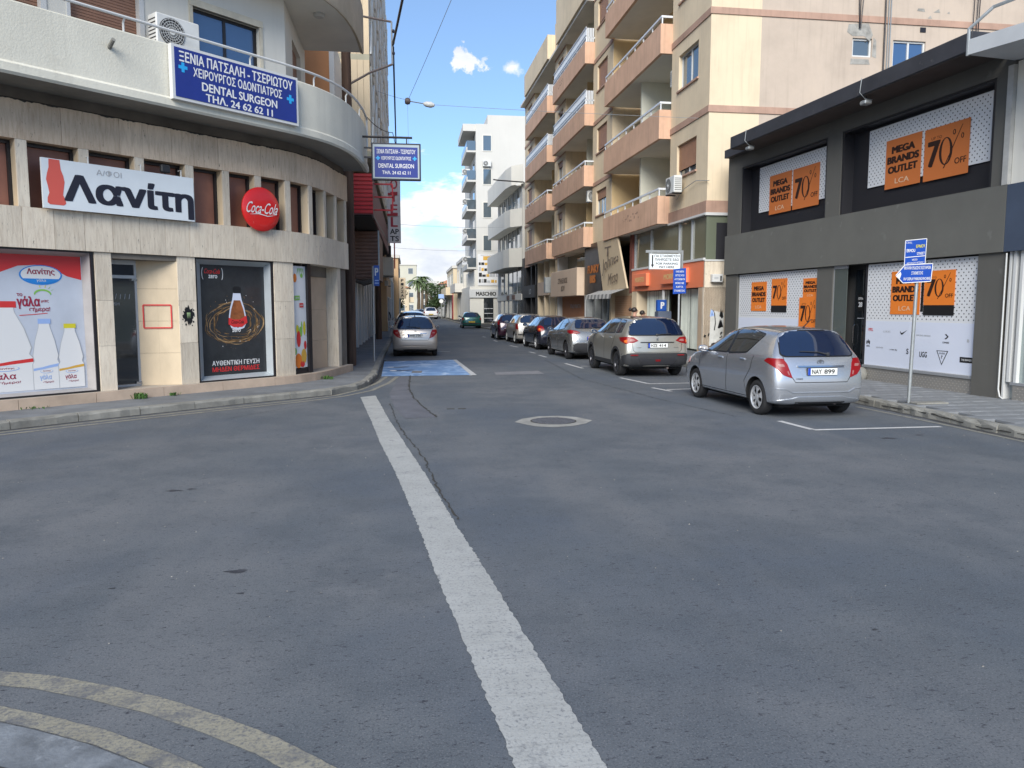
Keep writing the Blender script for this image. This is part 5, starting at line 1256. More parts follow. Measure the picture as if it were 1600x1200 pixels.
# recessed walls and balconies
def ledge_rail(par, u0, u1, z, off, m='rail_white', kind='tube', h=.30):
    """hand rail on short posts along the parapet top, returning at the near end"""
    g = MB(); g.box(K(u0), K(u1), off - .05, off + .03, z + h - .04, z + h + .03); g.box(K(u0), K(u0) + .06, 0.0, off - .05, z + h - .04, z + h + .03); r = g.build('balcony_rail', M(m), par)
    n = max(3, int((u1 - u0) / 1.0))
    for k in range(n + 1):
        t = K(u0) + .03 + (u1 - u0 - .06) * k / n
        g = MB(); g.box(t - .02, t + .02, off - .03, off + .01, z, z + h - .04); g.build('rail_post', M(m), r)
    return r
bal_spec = [  # recess index, (u start, u end), offset
    (0, (4.0, 11.6), .45), (1, (15.2, 23.3), .5), (2, (25.1, 33.4), .5)]
for ri, (b0, b1), off in bal_spec:
    r0, r1 = RECS[ri]; nf = 5 if ri == 0 else 4
    for i in range(nf):
        z0, z1 = FL[i], FL[i + 1]
        m_back = M('apt_yellow') if (i + ri) % 2 == 0 else M('apt_white_in')
        # back wall of the loggia with a balcony door
        dh = (K(r0) + 3.4, K(r0) + 4.9, z0 + .1, z0 + 2.3) if ri else (K(r0) + 5.0, K(r0) + 6.6, z0 + .1, z0 + 2.3)
        g = MB(); wall(g, K(r0), K(r1), z0, z1, [dh], -1.45, .15, ends=False); g.build('loggia_wall', m_back, AP)
        f = MB(); f.box(dh[0], dh[1], -1.58, -1.55, dh[2], dh[3]); f = f.build('balcony_door', M('glass_dark'), AP)
        g = MB(); g.box(dh[0], dh[0] + .07, -1.55, -1.50, dh[2], dh[3]); g.box(dh[1] - .07, dh[1], -1.55, -1.50, dh[2], dh[3]); g.box((dh[0] + dh[1]) / 2 - .035, (dh[0] + dh[1]) / 2 + .035, -1.55, -1.50, dh[2], dh[3]); g.build('door_frame', M('shutter_orange') if i % 2 else M('frame_white'), f, kind='stuff')
        # partition screen inside the loggia
        if ri == 0:
            if i != 2: g = MB(); g.box(K(7.6), K(7.75), -1.44, -.05, z0 + .02, z1 - .02); g.build('partition', M('apt_white_in'), AP)
            g = MB(); g.box(K(r1) - .03, K(r1) - .003, -1.44, -.02, z0 + .12, z1 - .02); g.build('loggia_side', M('apt_cream' if i == 1 else 'apt_yellow'), AP)
        else:
            g = MB(); g.box(K(r0) + 3.0, K(r0) + 3.12, -1.44, -.45, z0 + .02, z1 - .02); g.build('partition', M('apt_yellow' if (i + ri) % 2 else 'apt_white_in'), AP)
        # slab and parapet as a folded shell
        g = MB(); g.box(K(b0) + .003, K(b1) - .003, -1.46, off - .12, z0 - .02, z0 + .12); g.build('balcony_slab', M('render_smooth_white' if ri == 0 and i == 2 else 'soffit_pale'), AP)
        ph = 1.0 if i else .98
        top = z0 + ph
        g = MB(); g.box(K(b0), K(b1), off - .12, off, z0 - .03, top); g.box(K(b0), K(b0) + .12, .0 if ri == 0 else -.3, off - .12, z0 - .03, top); g.box(K(b1) - .12, K(b1), .0, off - .12, z0 - .03, top); g.build('balcony_parapet', M('apt_orange'), AP)
        if ri and i >= 2:
            g = MB(); t_ = K(b0) + .1
            while t_ < K(b1) - .1: g.box(t_, t_ + .10, off - .09, off - .07, top + .02, top + .68); t_ += .17
            for z_ in (.0, .33, .68): g.box(K(b0), K(b1), off - .07, off - .04, top + z_, top + z_ + .05)
            for k_ in range(5): g.box(K(b0) + .02, K(b0) + .05, .05 + k_ * .08, .10 + k_ * .08, top + .02, top + .68)
            g.build('railing_screen', M('rail_white'), AP, kind='stuff')
        ledge_rail(AP, b0 + .02, b1 - .02, top, off - .06, h=.26 if ri == 0 else .22)
        g = MB(); g.lathe([(0, -.06), (.09, -.06), (.11, 0), (0, 0)], (K(r0) + 1.1, -.5, z0 - .02), (0, 0, 1), 14); g.build('ceiling_lamp', M('opal'), AP)
mat('flake', (.36, .235, .17), .9, var=.4, vs=9)
random.seed(8)
for (uc, zc, n_, sp_, off) in ((7.2, 5.45, 26, 1.3, .45), (21.0, 14.55, 14, .6, .5), (30.8, 8.5, 10, .5, .5)):
    for k in range(n_):
        u = uc + random.uniform(-sp_, sp_); z = zc + random.uniform(-.13, .13); w_ = random.uniform(.03, .11)
        flat(AP, [(w_ * cos(a) * random.uniform(.5, 1.2), w_ * .6 * sin(a) * random.uniform(.5, 1.2)) for a in [q * pi / 4 for q in range(8)]], (K(u), off, z), NY, M('flake'), .003, 'paint_flake', right=(-1, 0, 0))
# crowning parapets of the two farther sections
for u0, u1, off in ((25.0, 36.4, .5), (15.3, 25.0, .5)):
    hz = 17.15; ht = 18.6 if u0 > 20 else 19.6
    g = MB(); g.box(K(u0), K(u1) - 2.6, off - .12, off, hz, ht - (.0)); g.box(K(u0), K(u0) + .12, -.3, off - .12, hz, ht); g.box(K(u1) - 2.6, K(u1), -.2, .02, hz - .1, ht - .4); g.build('roof_parapet', M('apt_cream'), AP)
    g = MB(); g.box(K(u0), K(u1), -1.6, off - .12, 17.0, 17.15); g.build('roof_slab', M('soffit_pale'), AP)
    g = MB(); g.box(K(u0) + .1, K(u1), -1.7, -1.5, 17.0, ht - .2); g.build('roof_wall', M('apt_cream'), AP)
# side wall towards the camera
SW = MB()
holes = [(4.86, 5.55, 9.97, 10.56), (6.30, 7.48, 9.35, 10.56), (4.86, 5.55, 13.0, 13.6), (6.3, 7.48, 12.4, 13.6)]
class _: pass
sd = bpy.data.objects.new('side_wall_frame', None)
bpy.data.objects.remove(sd)
# side wall lies in local x = 0 facing -x ; s runs inward (local -y), slight skew ignored
def sq4(s0, s1, z0, z1, x): return [(x, -s0, z0), (x, -s1, z0), (x, -s1, z1), (x, -s0, z1)]
def swall(mb, s0, s1, z0, z1, holes, x=0., t=.25):
    us = sorted({s0, s1, *[h[0] for h in holes], *[h[1] for h in holes]}); zs = sorted({z0, z1, *[h[2] for h in holes], *[h[3] for h in holes]})
    for i in range(len(us) - 1):
        for j in range(len(zs) - 1):
            um, zm = (us[i] + us[i + 1]) / 2, (zs[j] + zs[j + 1]) / 2
            if not any(h[0] < um < h[1] and h[2] < zm < h[3] for h in holes): mb.quad(*sq4(us[i], us[i + 1], zs[j], zs[j + 1], x))
    for a, b, c, d in holes:
        X = x + t
        mb.quad((x, -a, c), (x, -a, d), (X, -a, d), (X, -a, c)); mb.quad((x, -b, c), (X, -b, c), (X, -b, d), (x, -b, d)); mb.quad((x, -a, c), (X, -a, c), (X, -b, c), (x, -b, c)); mb.quad((x, -a, d), (x, -b, d), (X, -b, d), (X, -a, d))
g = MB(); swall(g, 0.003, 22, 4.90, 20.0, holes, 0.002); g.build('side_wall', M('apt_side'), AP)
g = MB(); g.box(.2, .26, -22, -.3, 4.9, 20.); g.build('side_core', M('black_recess'), AP)
for z0, z1 in ((4.87, 5.25), (8.04, 8.25), (11.06, 11.26), (14.06, 14.26), (17.09, 17.3)):
    g = MB(); g.box(-.033, .001, -22, .036, z0, z1); g.build('band_course', M('apt_band'), AP)
def swin(a, b, c, d, blue=False):
    f = MB(); w = .06
    for q in ((a, b, c, c + w), (a, b, d - w, d), (a, a + w, c + w, d - w), (b - w, b, c + w, d - w)): f.box(.06, .14, -q[0], -q[1], q[2], q[3])
    if b - a > 1: f.box(.06, .14, -(a + b) / 2 - .03, -(a + b) / 2 + .03, c + w, d - w)
    f = f.build('window', M('frame_white'), AP)
    g = MB(); g.box(.10, .12, -a - w, -b + w, c + w, d - w); g.build('pane', M('glass_blue' if blue else 'glass_window'), f)
swin(*holes[0]); swin(*holes[1], blue=True); swin(*holes[2]); swin(*holes[3], blue=True)
# patches of bare cement round the little window, rain pipes and cables down the wall
for pts in ([(-.25, -.05), (.45, 0), (.62, -.35), (.50, -.55), (.30, -.40), (-.1, -.42), (-.30, -.30)], ):
    flat(AP, [(x + 4.95, y + 11.03) for x, y in pts], (0, 0, 0), (-1, 0, 0), mat('bare_cement', (.33, .32, .29), .9, var=.4, vs=4, bump=.6, bs=20), .004, 'cement_patch', right=(0, -1, 0))
for pts in ([(5.56, 10.0), (5.72, 9.95), (5.70, 10.5), (5.6, 10.6)], [(4.8, 9.72), (5.5, 9.74), (5.45, 9.90), (4.82, 9.90)], [(7.1, 11.52), (7.4, 11.5), (7.36, 11.6), (7.15, 11.6)], [(7.7, 11.5), (7.95, 11.5), (7.9, 11.62)], [(8.2, 11.5), (8.3, 11.48), (8.28, 11.56)], [(7.5, 11.3), (7.66, 11.3), (7.6, 11.4)]):
    flat(AP, pts, (0, 0, 0), (-1, 0, 0), M('bare_cement'), .004, 'cement_patch', right=(0, -1, 0))
g = MB(); g.tube([(-.06, -5.95, 7), (-.06, -5.95, 19)], .028, 8); g.build('drain_pipe', M('frame_dark'), AP)
for ds_ in (.12, .20): g = MB(); g.tube([(-.05, -5.95 - ds_, 7), (-.05, -5.95 - ds_, 19)], .018, 6); g.build('cable', M('steel_grey'), AP)
for k_, ds_ in enumerate((0, .07, .17)): g = MB(); g.tube([(-.05, -5.05 - ds_ * .3, 10.85), (-.05, -5.0 - ds_, 12), (-.05, -5.0 - ds_, 19)], .014, 6); g.build('cable', M('frame_dark'), AP)
for ds_ in (.0, .12, .2): g = MB(); g.tube([(-.08, -9.1 - ds_, 10.0), (-.08, -9.25 - ds_, 19)], .014, 6); g.build('cable', M('frame_dark'), AP)
g = MB(); g.box(-.02, .01, -6.1 - 1.35, -6.1 - 1.15, 10.85, 11.0); g.build('vent', M('frame_dark'), AP)
# ground floor: graffiti wall, corner glass, dark doorway
for z0, z1, a in ((.10, 1.22, 0), (1.22, 2.45, 0), (2.45, 3.33, -.02)):
    g = MB(); g.box(a, .14, -2.5, 0.02, z0 + .003, z1 - .003); g.build('stone_panel', M('travertine'), AP)
gw = []
flat(AP, [(.20, .33), (.67, .33), (.69, 1.62), (.22, 1.72)], (0, 0, 0), (-1, 0, 0), mat('whitewash', (.52, .52, .49), .8, var=.2, vs=6), .006, 'pasted_panel', right=(0, -1, 0))
rr2 = (0, -1, 0)
def gpoly(pts, m='print_black'): flat(AP, [(x, y) for x, y in pts], (-.006, 0, 0), (-1, 0, 0), M(m), .004, 'graffiti', right=rr2)
random.seed(11)
def stroke(P, w, m='print_black'):
    L = [(x - w, y + w * .6) for x, y in P]; R = [(x + w, y - w * .6) for x, y in P]; gpoly(L + R[::-1], m)
stroke([(.22, 1.5), (.27, 1.75), (.33, 1.55), (.29, 1.52)], .022, 'print_lightblue'); stroke([(.30, 1.72), (.36, 1.62), (.40, 1.3), (.37, 1.05)], .016)
stroke([(.55, 1.5), (.60, 1.75), (.65, 1.5), (.60, 1.45)], .022); stroke([(.50, 1.12), (.58, 1.42), (.66, 1.15)], .02); stroke([(.60, .98), (.66, 1.0), (.58, .92), (.64, .84), (.56, .80)], .018)
stroke([(.60, .66), (.68, .62), (.62, .50), (.56, .55)], .018); stroke([(.24, .38), (.30, .60), (.40, .64), (.48, .52), (.44, .36)], .020); stroke([(.33, .42), (.39, .50), (.42, .42)], .014); stroke([(.03, .82), (.06, .9)], .03); stroke([(.16, .86), (.19, .95)], .02)
g = MB(); g.box(.02, .08, -2.4, -.02, 3.33, 4.86); g.build('corner_glass', mat('glass_olive', (.16, .18, .13), .06, spec=1., ior=1.55, metal=.1), AP)
g = MB(); g.box(.0, .019, -1.6, -.36, 3.36, 4.55); g.build('dark_doorway', M('black_recess'), AP)
g = MB(); g.box(-.045, .02, -2.5, .04, 4.78, 4.87); g.build('white_trim', M('frame_white'), AP)
g = MB(); g.box(-.045, .02, -2.5, .04, 3.31, 3.36); g.build('white_trim', M('frame_white'), AP)
eb = thing('wall_cabinet', 'small white cabinet fixed on the stone wall right of the orange shopfront', 'cabinet', (9.59 + .33, 24.27, 2.74)); g = MB(); g.bbox(-.16, .20, -.20, 0, -.12, .14, .015); g.build('casing', M('frame_white'), eb); g = MB(); g.box(.10, .15, -.205, -.20, -.08, .08); g.build('dark_slot', M('print_black'), eb); g = MB(); g.box(-.10, .04, -.204, -.20, -.01, .05); g.build('vent', M('print_grey'), eb)
# shopfronts in front: orange, cream script, rusty, beige, small ones, black
def shop(name, label, parts): 
    t = thing(name, label, 'shopfront', (9.59, 24.3, 0), AH)
    return t
s1 = shop('orange_shopfront', 'shopfront with a long orange fascia and two raised name boxes above striped blinds', None)
g = MB(); g.box(K(.55), K(8.38), -.30, .02, 2.47, 3.34); g.build('fascia', M('shop_orange'), s1)
g = MB(); g.box(K(.55), K(8.38), -.2, .05, 3.34, 3.42); g.build('cornice', M('frame_white'), s1)
for a, b in ((6.05, 7.75), (1.85, 4.4)):
    g = MB(); g.bbox(K(a), K(b), .02, .16, 2.66, 3.16, .01); nb_ = g.build('name_box', M('shop_orange'), s1)
    text(nb_, 'MORPETO', .20, (K((a + b) / 2), .16, 2.92), NY, mat('letter_gold', (.75, .52, .22), .4), (b - a) * .68, .03, .004)
g = MB(); g.box(K(.55), K(8.4), -1.6, -.9, .1, 2.47); g.build('interior', mat('shop_interior', (.075, .065, .055), .9), s1)
g = MB(); g.box(K(.50), K(1.0), -.9, 0.01, .1, 2.47); g.build('pier', M('recess_stone'), s1)
g = MB(); g.box(K(7.7), K(8.38), -.9, 0.01, .1, 2.47); g.build('pier', M('apt_cream'), s1)
random.seed(5)
bl = MB(); t = 1.02
while t < 7.1:
    if not (3.35 < t < 4.55):
        a = random.uniform(.3, .9); bl.add([(K(t), -.32, .35), (K(t) + .13, -.32 + .05 * a, .35), (K(t) + .13, -.32 + .05 * a, 2.44), (K(t), -.32, 2.44)], [(0, 1, 2, 3)])
    t += .215
bl.build('vertical_blinds', M('blind'), s1, kind='stuff', fix=False)
g = MB(); g.box(K(1.0), K(3.3), -.36, -.34, .3, 2.47); g.box(K(4.6), K(7.1), -.36, -.34, .3, 2.47); g.build('blind_back', M('blind_dark'), s1, kind='stuff')
for a, b in ((1.0, 3.35), (4.55, 7.15)):
    g = MB(); g.box(K(a), K(b), -.05, -.02, .1, .32); g.build('stall_riser', M('frame_alu'), s1)
    g = MB(); g.box(K(a) - .02, K(a) + .04, -.08, .0, .1, 2.47); g.build('window_post', M('frame_white'), s1)
g = MB(); g.box(K(3.4), K(4.5), -1.0, -.95, .1, 2.4); dk = g.build('open_door', M('black_recess'), s1)
for z in (.8, 1.25, 1.7): g = MB(); g.box(K(3.5), K(4.4), -.95, -.70, z, z + .03); g.build('shelf', M('frame_alu'), dk)
g = MB(); g.box(K(3.6), K(3.85), -.5, -.48, .7, 1.5); g.build('notice', M('print_white'), dk)
# first floor glass over the orange fascia
g = MB(); g.box(K(.53), K(8.5), -.16, -.12, 3.42, 4.86); gl = g.build('upper_glazing', mat('glass_tan', (.23, .22, .15), .05, spec=1., ior=1.55, metal=.15), AP)
for u in (8.3, 6.2, 3.1, 1.9): g = MB(); g.box(K(u), K(u) + .05, -.12, -.06, 3.42, 4.86); g.build('mullion', M('frame_alu'), gl)
g = MB(); g.box(K(.5), K(4.0), -.12, .05, 4.80, 4.87); g.build('white_trim', M('frame_white'), AP)
g = MB(); g.box(K(8.42), K(8.8), -.5, .0, 2.4, 4.95); g.build('brown_pier', mat('brown_red', (.20, .065, .05), .6, var=.2), AP)
s2 = shop('script_shopfront', 'cream tilted signboard with handwritten style lettering over a striped grey awning', None)
g = MB(); P = [(K(8.85), .10, 2.62), (K(12.75), .10, 2.55), (K(12.9), .38, 4.93), (K(9.45), .40, 4.93)]; g.prism(P, (0, -.08, 0)); g.build('signboard', M('sign_cream'), s2)
def S2(u, z): return (K(u), .10 + .30 * (z - 2.6) / 2.35, z)
text(s2, 'T', .45, S2(11.1, 4.35), NY, mat('script_dark', (.16, .12, .09), .6), 1.1, .0, .03, shear=.2)
text(s2, 'Johnes', .75, S2(10.9, 3.85), NY, M('script_dark'), 2.7, .0, .03, shear=.3, rot=.16); text(s2, 'Misso', .55, S2(10.7, 3.15), NY, M('script_dark'), 1.6, .0, .03, shear=.3, rot=.1)
aw = MB(); n_ = 14
for k in range(n_):
    a, b = 9.0 + 4.5 * k / n_, 9.0 + 4.5 * (k + 1) / n_
    aw.add([(K(a), .02, 2.62), (K(b), .02, 2.62), (K(b), .75, 2.38), (K(a), .75, 2.38), (K(a), .78, 2.18), (K(b), .78, 2.18)], [(0, 1, 2, 3), (3, 2, 5, 4)], k % 2)
aw.build('awning', [M('awning_grey'), M('awning_light')], s2, fix=False)
g = MB(); z = .12
while z < 2.3: g.box(K(8.95), K(11.5), -.20, -.16, z, z + .09); z += .10
g.build('roller_shutter', mat('shutter_tan', (.50, .30, .18), .6, var=.1), s2, kind='stuff')
g = MB(); g.box(K(8.8), K(12.95), -.5, -.21, .1, 2.6); g.build('wall', M('apt_cream'), s2); g = MB(); g.box(K(11.6), K(11.9), -.2, 0, .1, 2.6); g.build('pier', M('apt_cream'), s2)
g = MB(); g.box(K(12.0), K(12.9), -.15, -.12, .1, 2.3); g.build('glass_door', M('glass_window'), s2)
s3 = shop('rust_shopfront', 'dark weathered metal shopfront sign with rusty letters', None)
g = MB(); g.box(K(13.05), K(16.5), -.3, .10, 2.45, 5.02); g.build('signboard', M('rust_dark'), s3)
text(s3, 'FUNKY', .42, (K(14.6), .10, 3.72), NY, M('rust_letter'), 2.3, .05, .02); text(s3, 'BIS', .40, (K(14.7), .10, 3.22), NY, M('rust_letter'), 1.2, .06, .02)
g = MB(); g.box(K(13.05), K(16.5), -.5, -.3, .1, 2.45); g.build('wall', M('glass_dark'), s3)
for u in (13.1, 14.6, 16.3): g = MB(); g.box(K(u), K(u) + .16, -.3, .0, .1, 2.45); g.build('pier', M('steel_grey'), s3)
s4 = shop('beige_shopfront', 'beige boxed shopfront sign with two small lines of letters over an orange wall', None)
g = MB(); g.bbox(K(16.9), K(24.0), -.4, .42, 2.42, 3.92, .02); g.build('signboard', mat('sign_beige', (.62, .48, .36), .7, var=.08, vs=.8), s4)
text(s4, 'ΣΤΗΛΕΛΙΟΣ', .30, (K(20.5), .42, 3.32), NY, M('script_dark'), 2.6, .03, .01); text(s4, 'ΔΟΥ', .32, (K(20.4), .42, 2.88), NY, M('script_dark'), 1.0, .03, .01)
g = MB(); g.box(K(17.2), K(23.6), -.35, -.25, .1, 2.42); g.build('wall', mat('shop_rust_wall', (.42, .19, .09), .7, var=.1, vs=1), s4)
text(s4, 'ΕΝΔΥΜΑΤΑ', .22, (K(20), -.25, 1.85), NY, M('print_grey'), 2.6, .0, .01)
g = MB(); g.box(K(16.6), K(24.0), -.9, -.6, 3.92, 5.0); g.build('upper_glazing', M('glass_tan'), s4)
for u in (16.6, 23.7): g = MB(); g.box(K(u), K(u) + .25, -.6, .0, .1, 4.95); g.build('pier', M('frame_white'), s4)
s5 = shop('glass_shopfront', 'narrow pale shopfront with tall glazing between the beige and the black one', None)
g = MB(); g.box(K(24.1), K(31.4), -.5, -.4, .1, 4.95); g.build('glazing', M('glass_window'), s5)
for u in (24.3, 26.4, 28.2, 30.6): g = MB(); g.box(K(u), K(u) + .3, -.4, .0, .1, 4.95); g.build('pier', M('apt_cream'), s5)
g = MB(); g.box(K(26.7), K(30.6), -.35, .05, 2.6, 3.5); g.build('fascia', M('sign_beige'), s5)
g = MB(); g.bbox(K(24.9), K(25.4), .0, .6, 2.7, 3.7, .02); g.build('side_sign', M('steel_grey'), s5)
s6 = shop('black_shopfront', 'black shopfront with a tall black blade carrying a vertical white name', None)
g = MB(); g.box(K(31.5), K(36.2), -.3, .10, 2.5, 3.4); g.build('fascia', M('aldo_black'), s6); text(s6, 'LO', .4, (K(33.4), .10, 2.95), NY, M('print_grey'), .9, .02, .01)
g = MB(); g.box(K(31.5), K(36.2), -.6, -.5, .1, 4.95); g.build('glazing', M('glass_window'), s6)
for u in (31.5, 33.4, 35.9): g = MB(); g.box(K(u), K(u) + .3, -.5, .0, .1, 4.95); g.build('pier', M('aldo_black'), s6)
g = MB(); g.box(K(36.3), K(40.8), -.5, .06, .1, 5.6); g.build('blade', M('aldo_black'), s6)
text(s6, 'ALDO', 2.3, (K(38.9), .06, 3.0), NY, M('print_white'), 3.0, .02, .01, rot=pi / 2)
# things fixed to the block
def apw(u, d, z):
    c_, s_ = cos(AH), sin(AH); return (9.59 + K(u) * c_ - d * s_, 24.3 + K(u) * s_ + d * c_, z)
ac(apw(2.7, .32, 5.72), AH, 'white air conditioner on a bracket under the lowest side window of the apartment block')
ac(apw(4.25, -.5, FL[2] + 1.95), AH + RD(90), 'air conditioner hung high in the second loggia of the apartment block, nearest corner')
ac(apw(4.25, -.5, FL[1] + 1.85), AH + RD(90), 'air conditioner hung high in the first loggia of the apartment block, nearest corner')
ac(apw(15.7, -.2, FL[0] + 2.25), AH + RD(90), 'air conditioner under the orange balcony above the rusty shop sign')
ac(apw(22.0, -.1, 15.6), AH, 'air conditioner near the roof of the middle section of the apartment block')
g = MB(); g.tube([apw(3.0, .1, 5.6), apw(2.2, .15, 5.85), apw(1.3, .08, 6.0), apw(.3, .02, 5.85)], .012, 6); g.build('cable', M('steel_grey'), None, label='pale loose cable running from the air conditioner round the corner of the block', cat='cable')
# ================================================================== FAR RIGHT
def win(par, x0, x1, y0, y1, z0, z1, axis, mpane='glass_window', mframe='frame_white', out=.05, shut=0.):
    """window on a wall; axis '-y' (faces camera) or '-x'/'+x' (faces street)"""
    f = MB(); w = .07
    if axis == '-y':
        Y = y0; f.box(x0 - w, x1 + w, Y - out, Y, z0 - w, z0); f.box(x0 - w, x1 + w, Y - out, Y, z1, z1 + w); f.box(x0 - w, x0, Y - out, Y, z0, z1); f.box(x1, x1 + w, Y - out, Y, z0, z1)
        f = f.build('window', M(mframe), par); p = MB(); p.box(x0, x1, Y - .012, Y + .0, z0, z1)
    else:
        X = x0; o = -out if axis == '-x' else out; s_ = -.012 if axis == '-x' else .012
        f.box(X + o, X, y0 - w, y1 + w, z0 - w, z0); f.box(X + o, X, y0 - w, y1 + w, z1, z1 + w); f.box(X + o, X, y0 - w, y0, z0, z1); f.box(X + o, X, y1, y1 + w, z0, z1)
        f = f.build('window', M(mframe), par); p = MB(); p.box(X + s_, X, y0, y1, z0, z1)
    p.build('pane', M(mpane), f)
    return f
# low white building with stepped curved balconies
t = thing('white_balcony_building', 'low white building with broad stepped balconies beyond the apartment block', 'building', (8.95, 61.2, 0), atan2(14, -.35))
g = MB(); g.box(0, 14, -9, 0, .1, 11.6); g.build('wall', M('white_stucco'), t)
for (z0, z1, a, b, d) in ((5.0, 6.5, .0, 13.5, 1.1), (8.2, 9.6, .0, 13.8, 1.0), (11.4, 12.9, -.6, 14.0, 1.0)):
    g = MB(); g.prism([(a, .02, z0), (a + 1.2, d * .8, z0), (a + 3, d, z0), (b, d, z0), (b, .02, z0)], (0, 0, z1 - z0)); g.build('balcony_parapet', M('render_smooth_white'), t)
for z0 in (6.6, 9.7):
    for a in (1.0, 3.2, 5.6, 8.2, 10.8):
        f = MB(); f.box(a - .08, a, 0, .06, z0, z0 + 1.6); f.box(a + 1.5, a + 1.58, 0, .06, z0, z0 + 1.6); f.box(a - .08, a + 1.58, 0, .06, z0 + 1.6, z0 + 1.68); f = f.build('window', M('steel_grey'), t, kind=None); p = MB(); p.box(a, a + 1.5, 0, .02, z0, z0 + 1.6); p.build('pane', M('glass_window'), f)
for a in (.4, 2.6, 4.9, 7.4, 10): 
    p = MB(); p.box(a, a + 1.7, 0, .03, 2.9, 4.8); p.build('window', M('glass_window'), t); p = MB(); p.box(a, a + 1.7, 0, .03, .2, 2.3); p.build('shop_window', M('glass_window'), t)
g = MB(); g.box(-.02, 14, .0, .08, 2.35, 2.85); sg = g.build('fascia', M('render_smooth_white'), t)
for a in (3.2, 6.2): g = MB(); g.box(a, a + 1.6, .08, .1, 2.42, 2.8); g.build('name_board', M('brown_clad'), sg)
# tall white block with the shoe shop at its foot
tb = thing('tall_white_block', 'tall plain white block with a column of side windows standing over a shoe shop', 'building', (6.9, 80, 0))
g = MB(); g.box(0, 22, .0, 16, 5.6, 20.3); g.box(1.2, 22, .0, 16, 20.3, 21.2); g.build('wall', M('white_stucco'), tb)
g = MB(); g.box(-.7, 22, .02, 16, .1, 3.9); g.box(-.2, 22, .02, 16, 3.9, 5.6); g.build('base_wall', M('render_smooth_white'), tb)
for i in range(4):
    z0 = 7.6 + 3.35 * i + (.0); win(tb, .75, 1.55, 0, 0, z0 + .0, z0 + 1.5, '-y', 'glass_window', 'render_smooth_white')
for i in range(5):
    z0 = 5.7 + 2.95 * i
    g = MB(); g.box(-.95, 0.01, .15, 8, z0, z0 + .18); g.box(-.95, -.85, .15, 8, z0 + .18, z0 + .5); g.build('balcony', M('white_stucco'), tb)
    g = MB(); g.box(-.93, -.02, .2, .24, z0 + .2, z0 + 1.15); g.box(-.93, -.89, .24, 8, z0 + .5, z0 + 1.15); g.build('balcony_glass', M('glass_window'), tb)
    p = MB(); p.box(-.03, 0, 1.5, 3.5, z0 + .2, z0 + 2.2); p.build('balcony_door', M('glass_window'), tb)
g = MB(); g.box(-1.3, .0, .15, 8, 19.6, 20.3); g.build('roof_overhang', M('white_stucco'), tb)
g = MB(); g.box(-.75, 4.0, -.12, .0, 2.75, 3.6); fb_ = g.build('fascia', M('frame_white'), tb); text(fb_, 'MASCHIO', .42, (.98, -.12, 3.15), (0, -1, 0), M('print_black'), 2.1, .03, .01)
g = MB(); g.box(.75, 1.75, -.02, .01, .15, 2.7); d_ = g.build('shop_window', M('glass_dark'), tb)
for z in (.6, 1.1, 1.6): g = MB(); g.box(.8, 1.7, -.05, -.02, z, z + .05); g.build('shelf', M('print_white'), d_)
g = MB(); g.box(.15, 2.3, -.05, .0, 4.0, 7.2); b_ = g.build('advert_panel', M('print_white'), tb)
random.seed(21)
for z in (4.3, 4.9, 5.5, 6.1):
    x = .25
    while x < 2.1:
        w = random.uniform(.15, .4); h = random.uniform(.2, .42); m_ = random.choice(['print_black', 'print_grey', 'print_black', 'print_ochre', 'print_grey']); g = MB(); g.box(x, min(2.2, x + w), -.065, -.051, z, z + h); g.build('picture', M(m_), b_); x += w + random.uniform(.03, .12)
g = MB(); g.box(.7, 1.6, -.065, -.051, 6.6, 7.0); g.build('picture', M('print_ochre'), b_)
tx = text(b_, 'BARTOLOMEO', .14, (1.2, -.051, 7.1), (0, -1, 0), M('print_grey'), 1.5, .01, .01)
ac((8.0, 79.8, 16.0), RD(180), 'air conditioner under the top side window of the tall white block')
for i, z in enumerate((15.3, 12.3, 9.3, 6.4)): 
    c = ac((5.95, 80.9, z), RD(180), 'round looking outdoor unit on the edge of the tall white block, number from top'); c['label'] = ['topmost outdoor unit on the balcony edge of the tall white block', 'second highest outdoor unit on the balcony edge of the tall white block', 'third highest outdoor unit on the balcony edge of the tall white block', 'lowest outdoor unit on the balcony edge of the tall white block'][i]
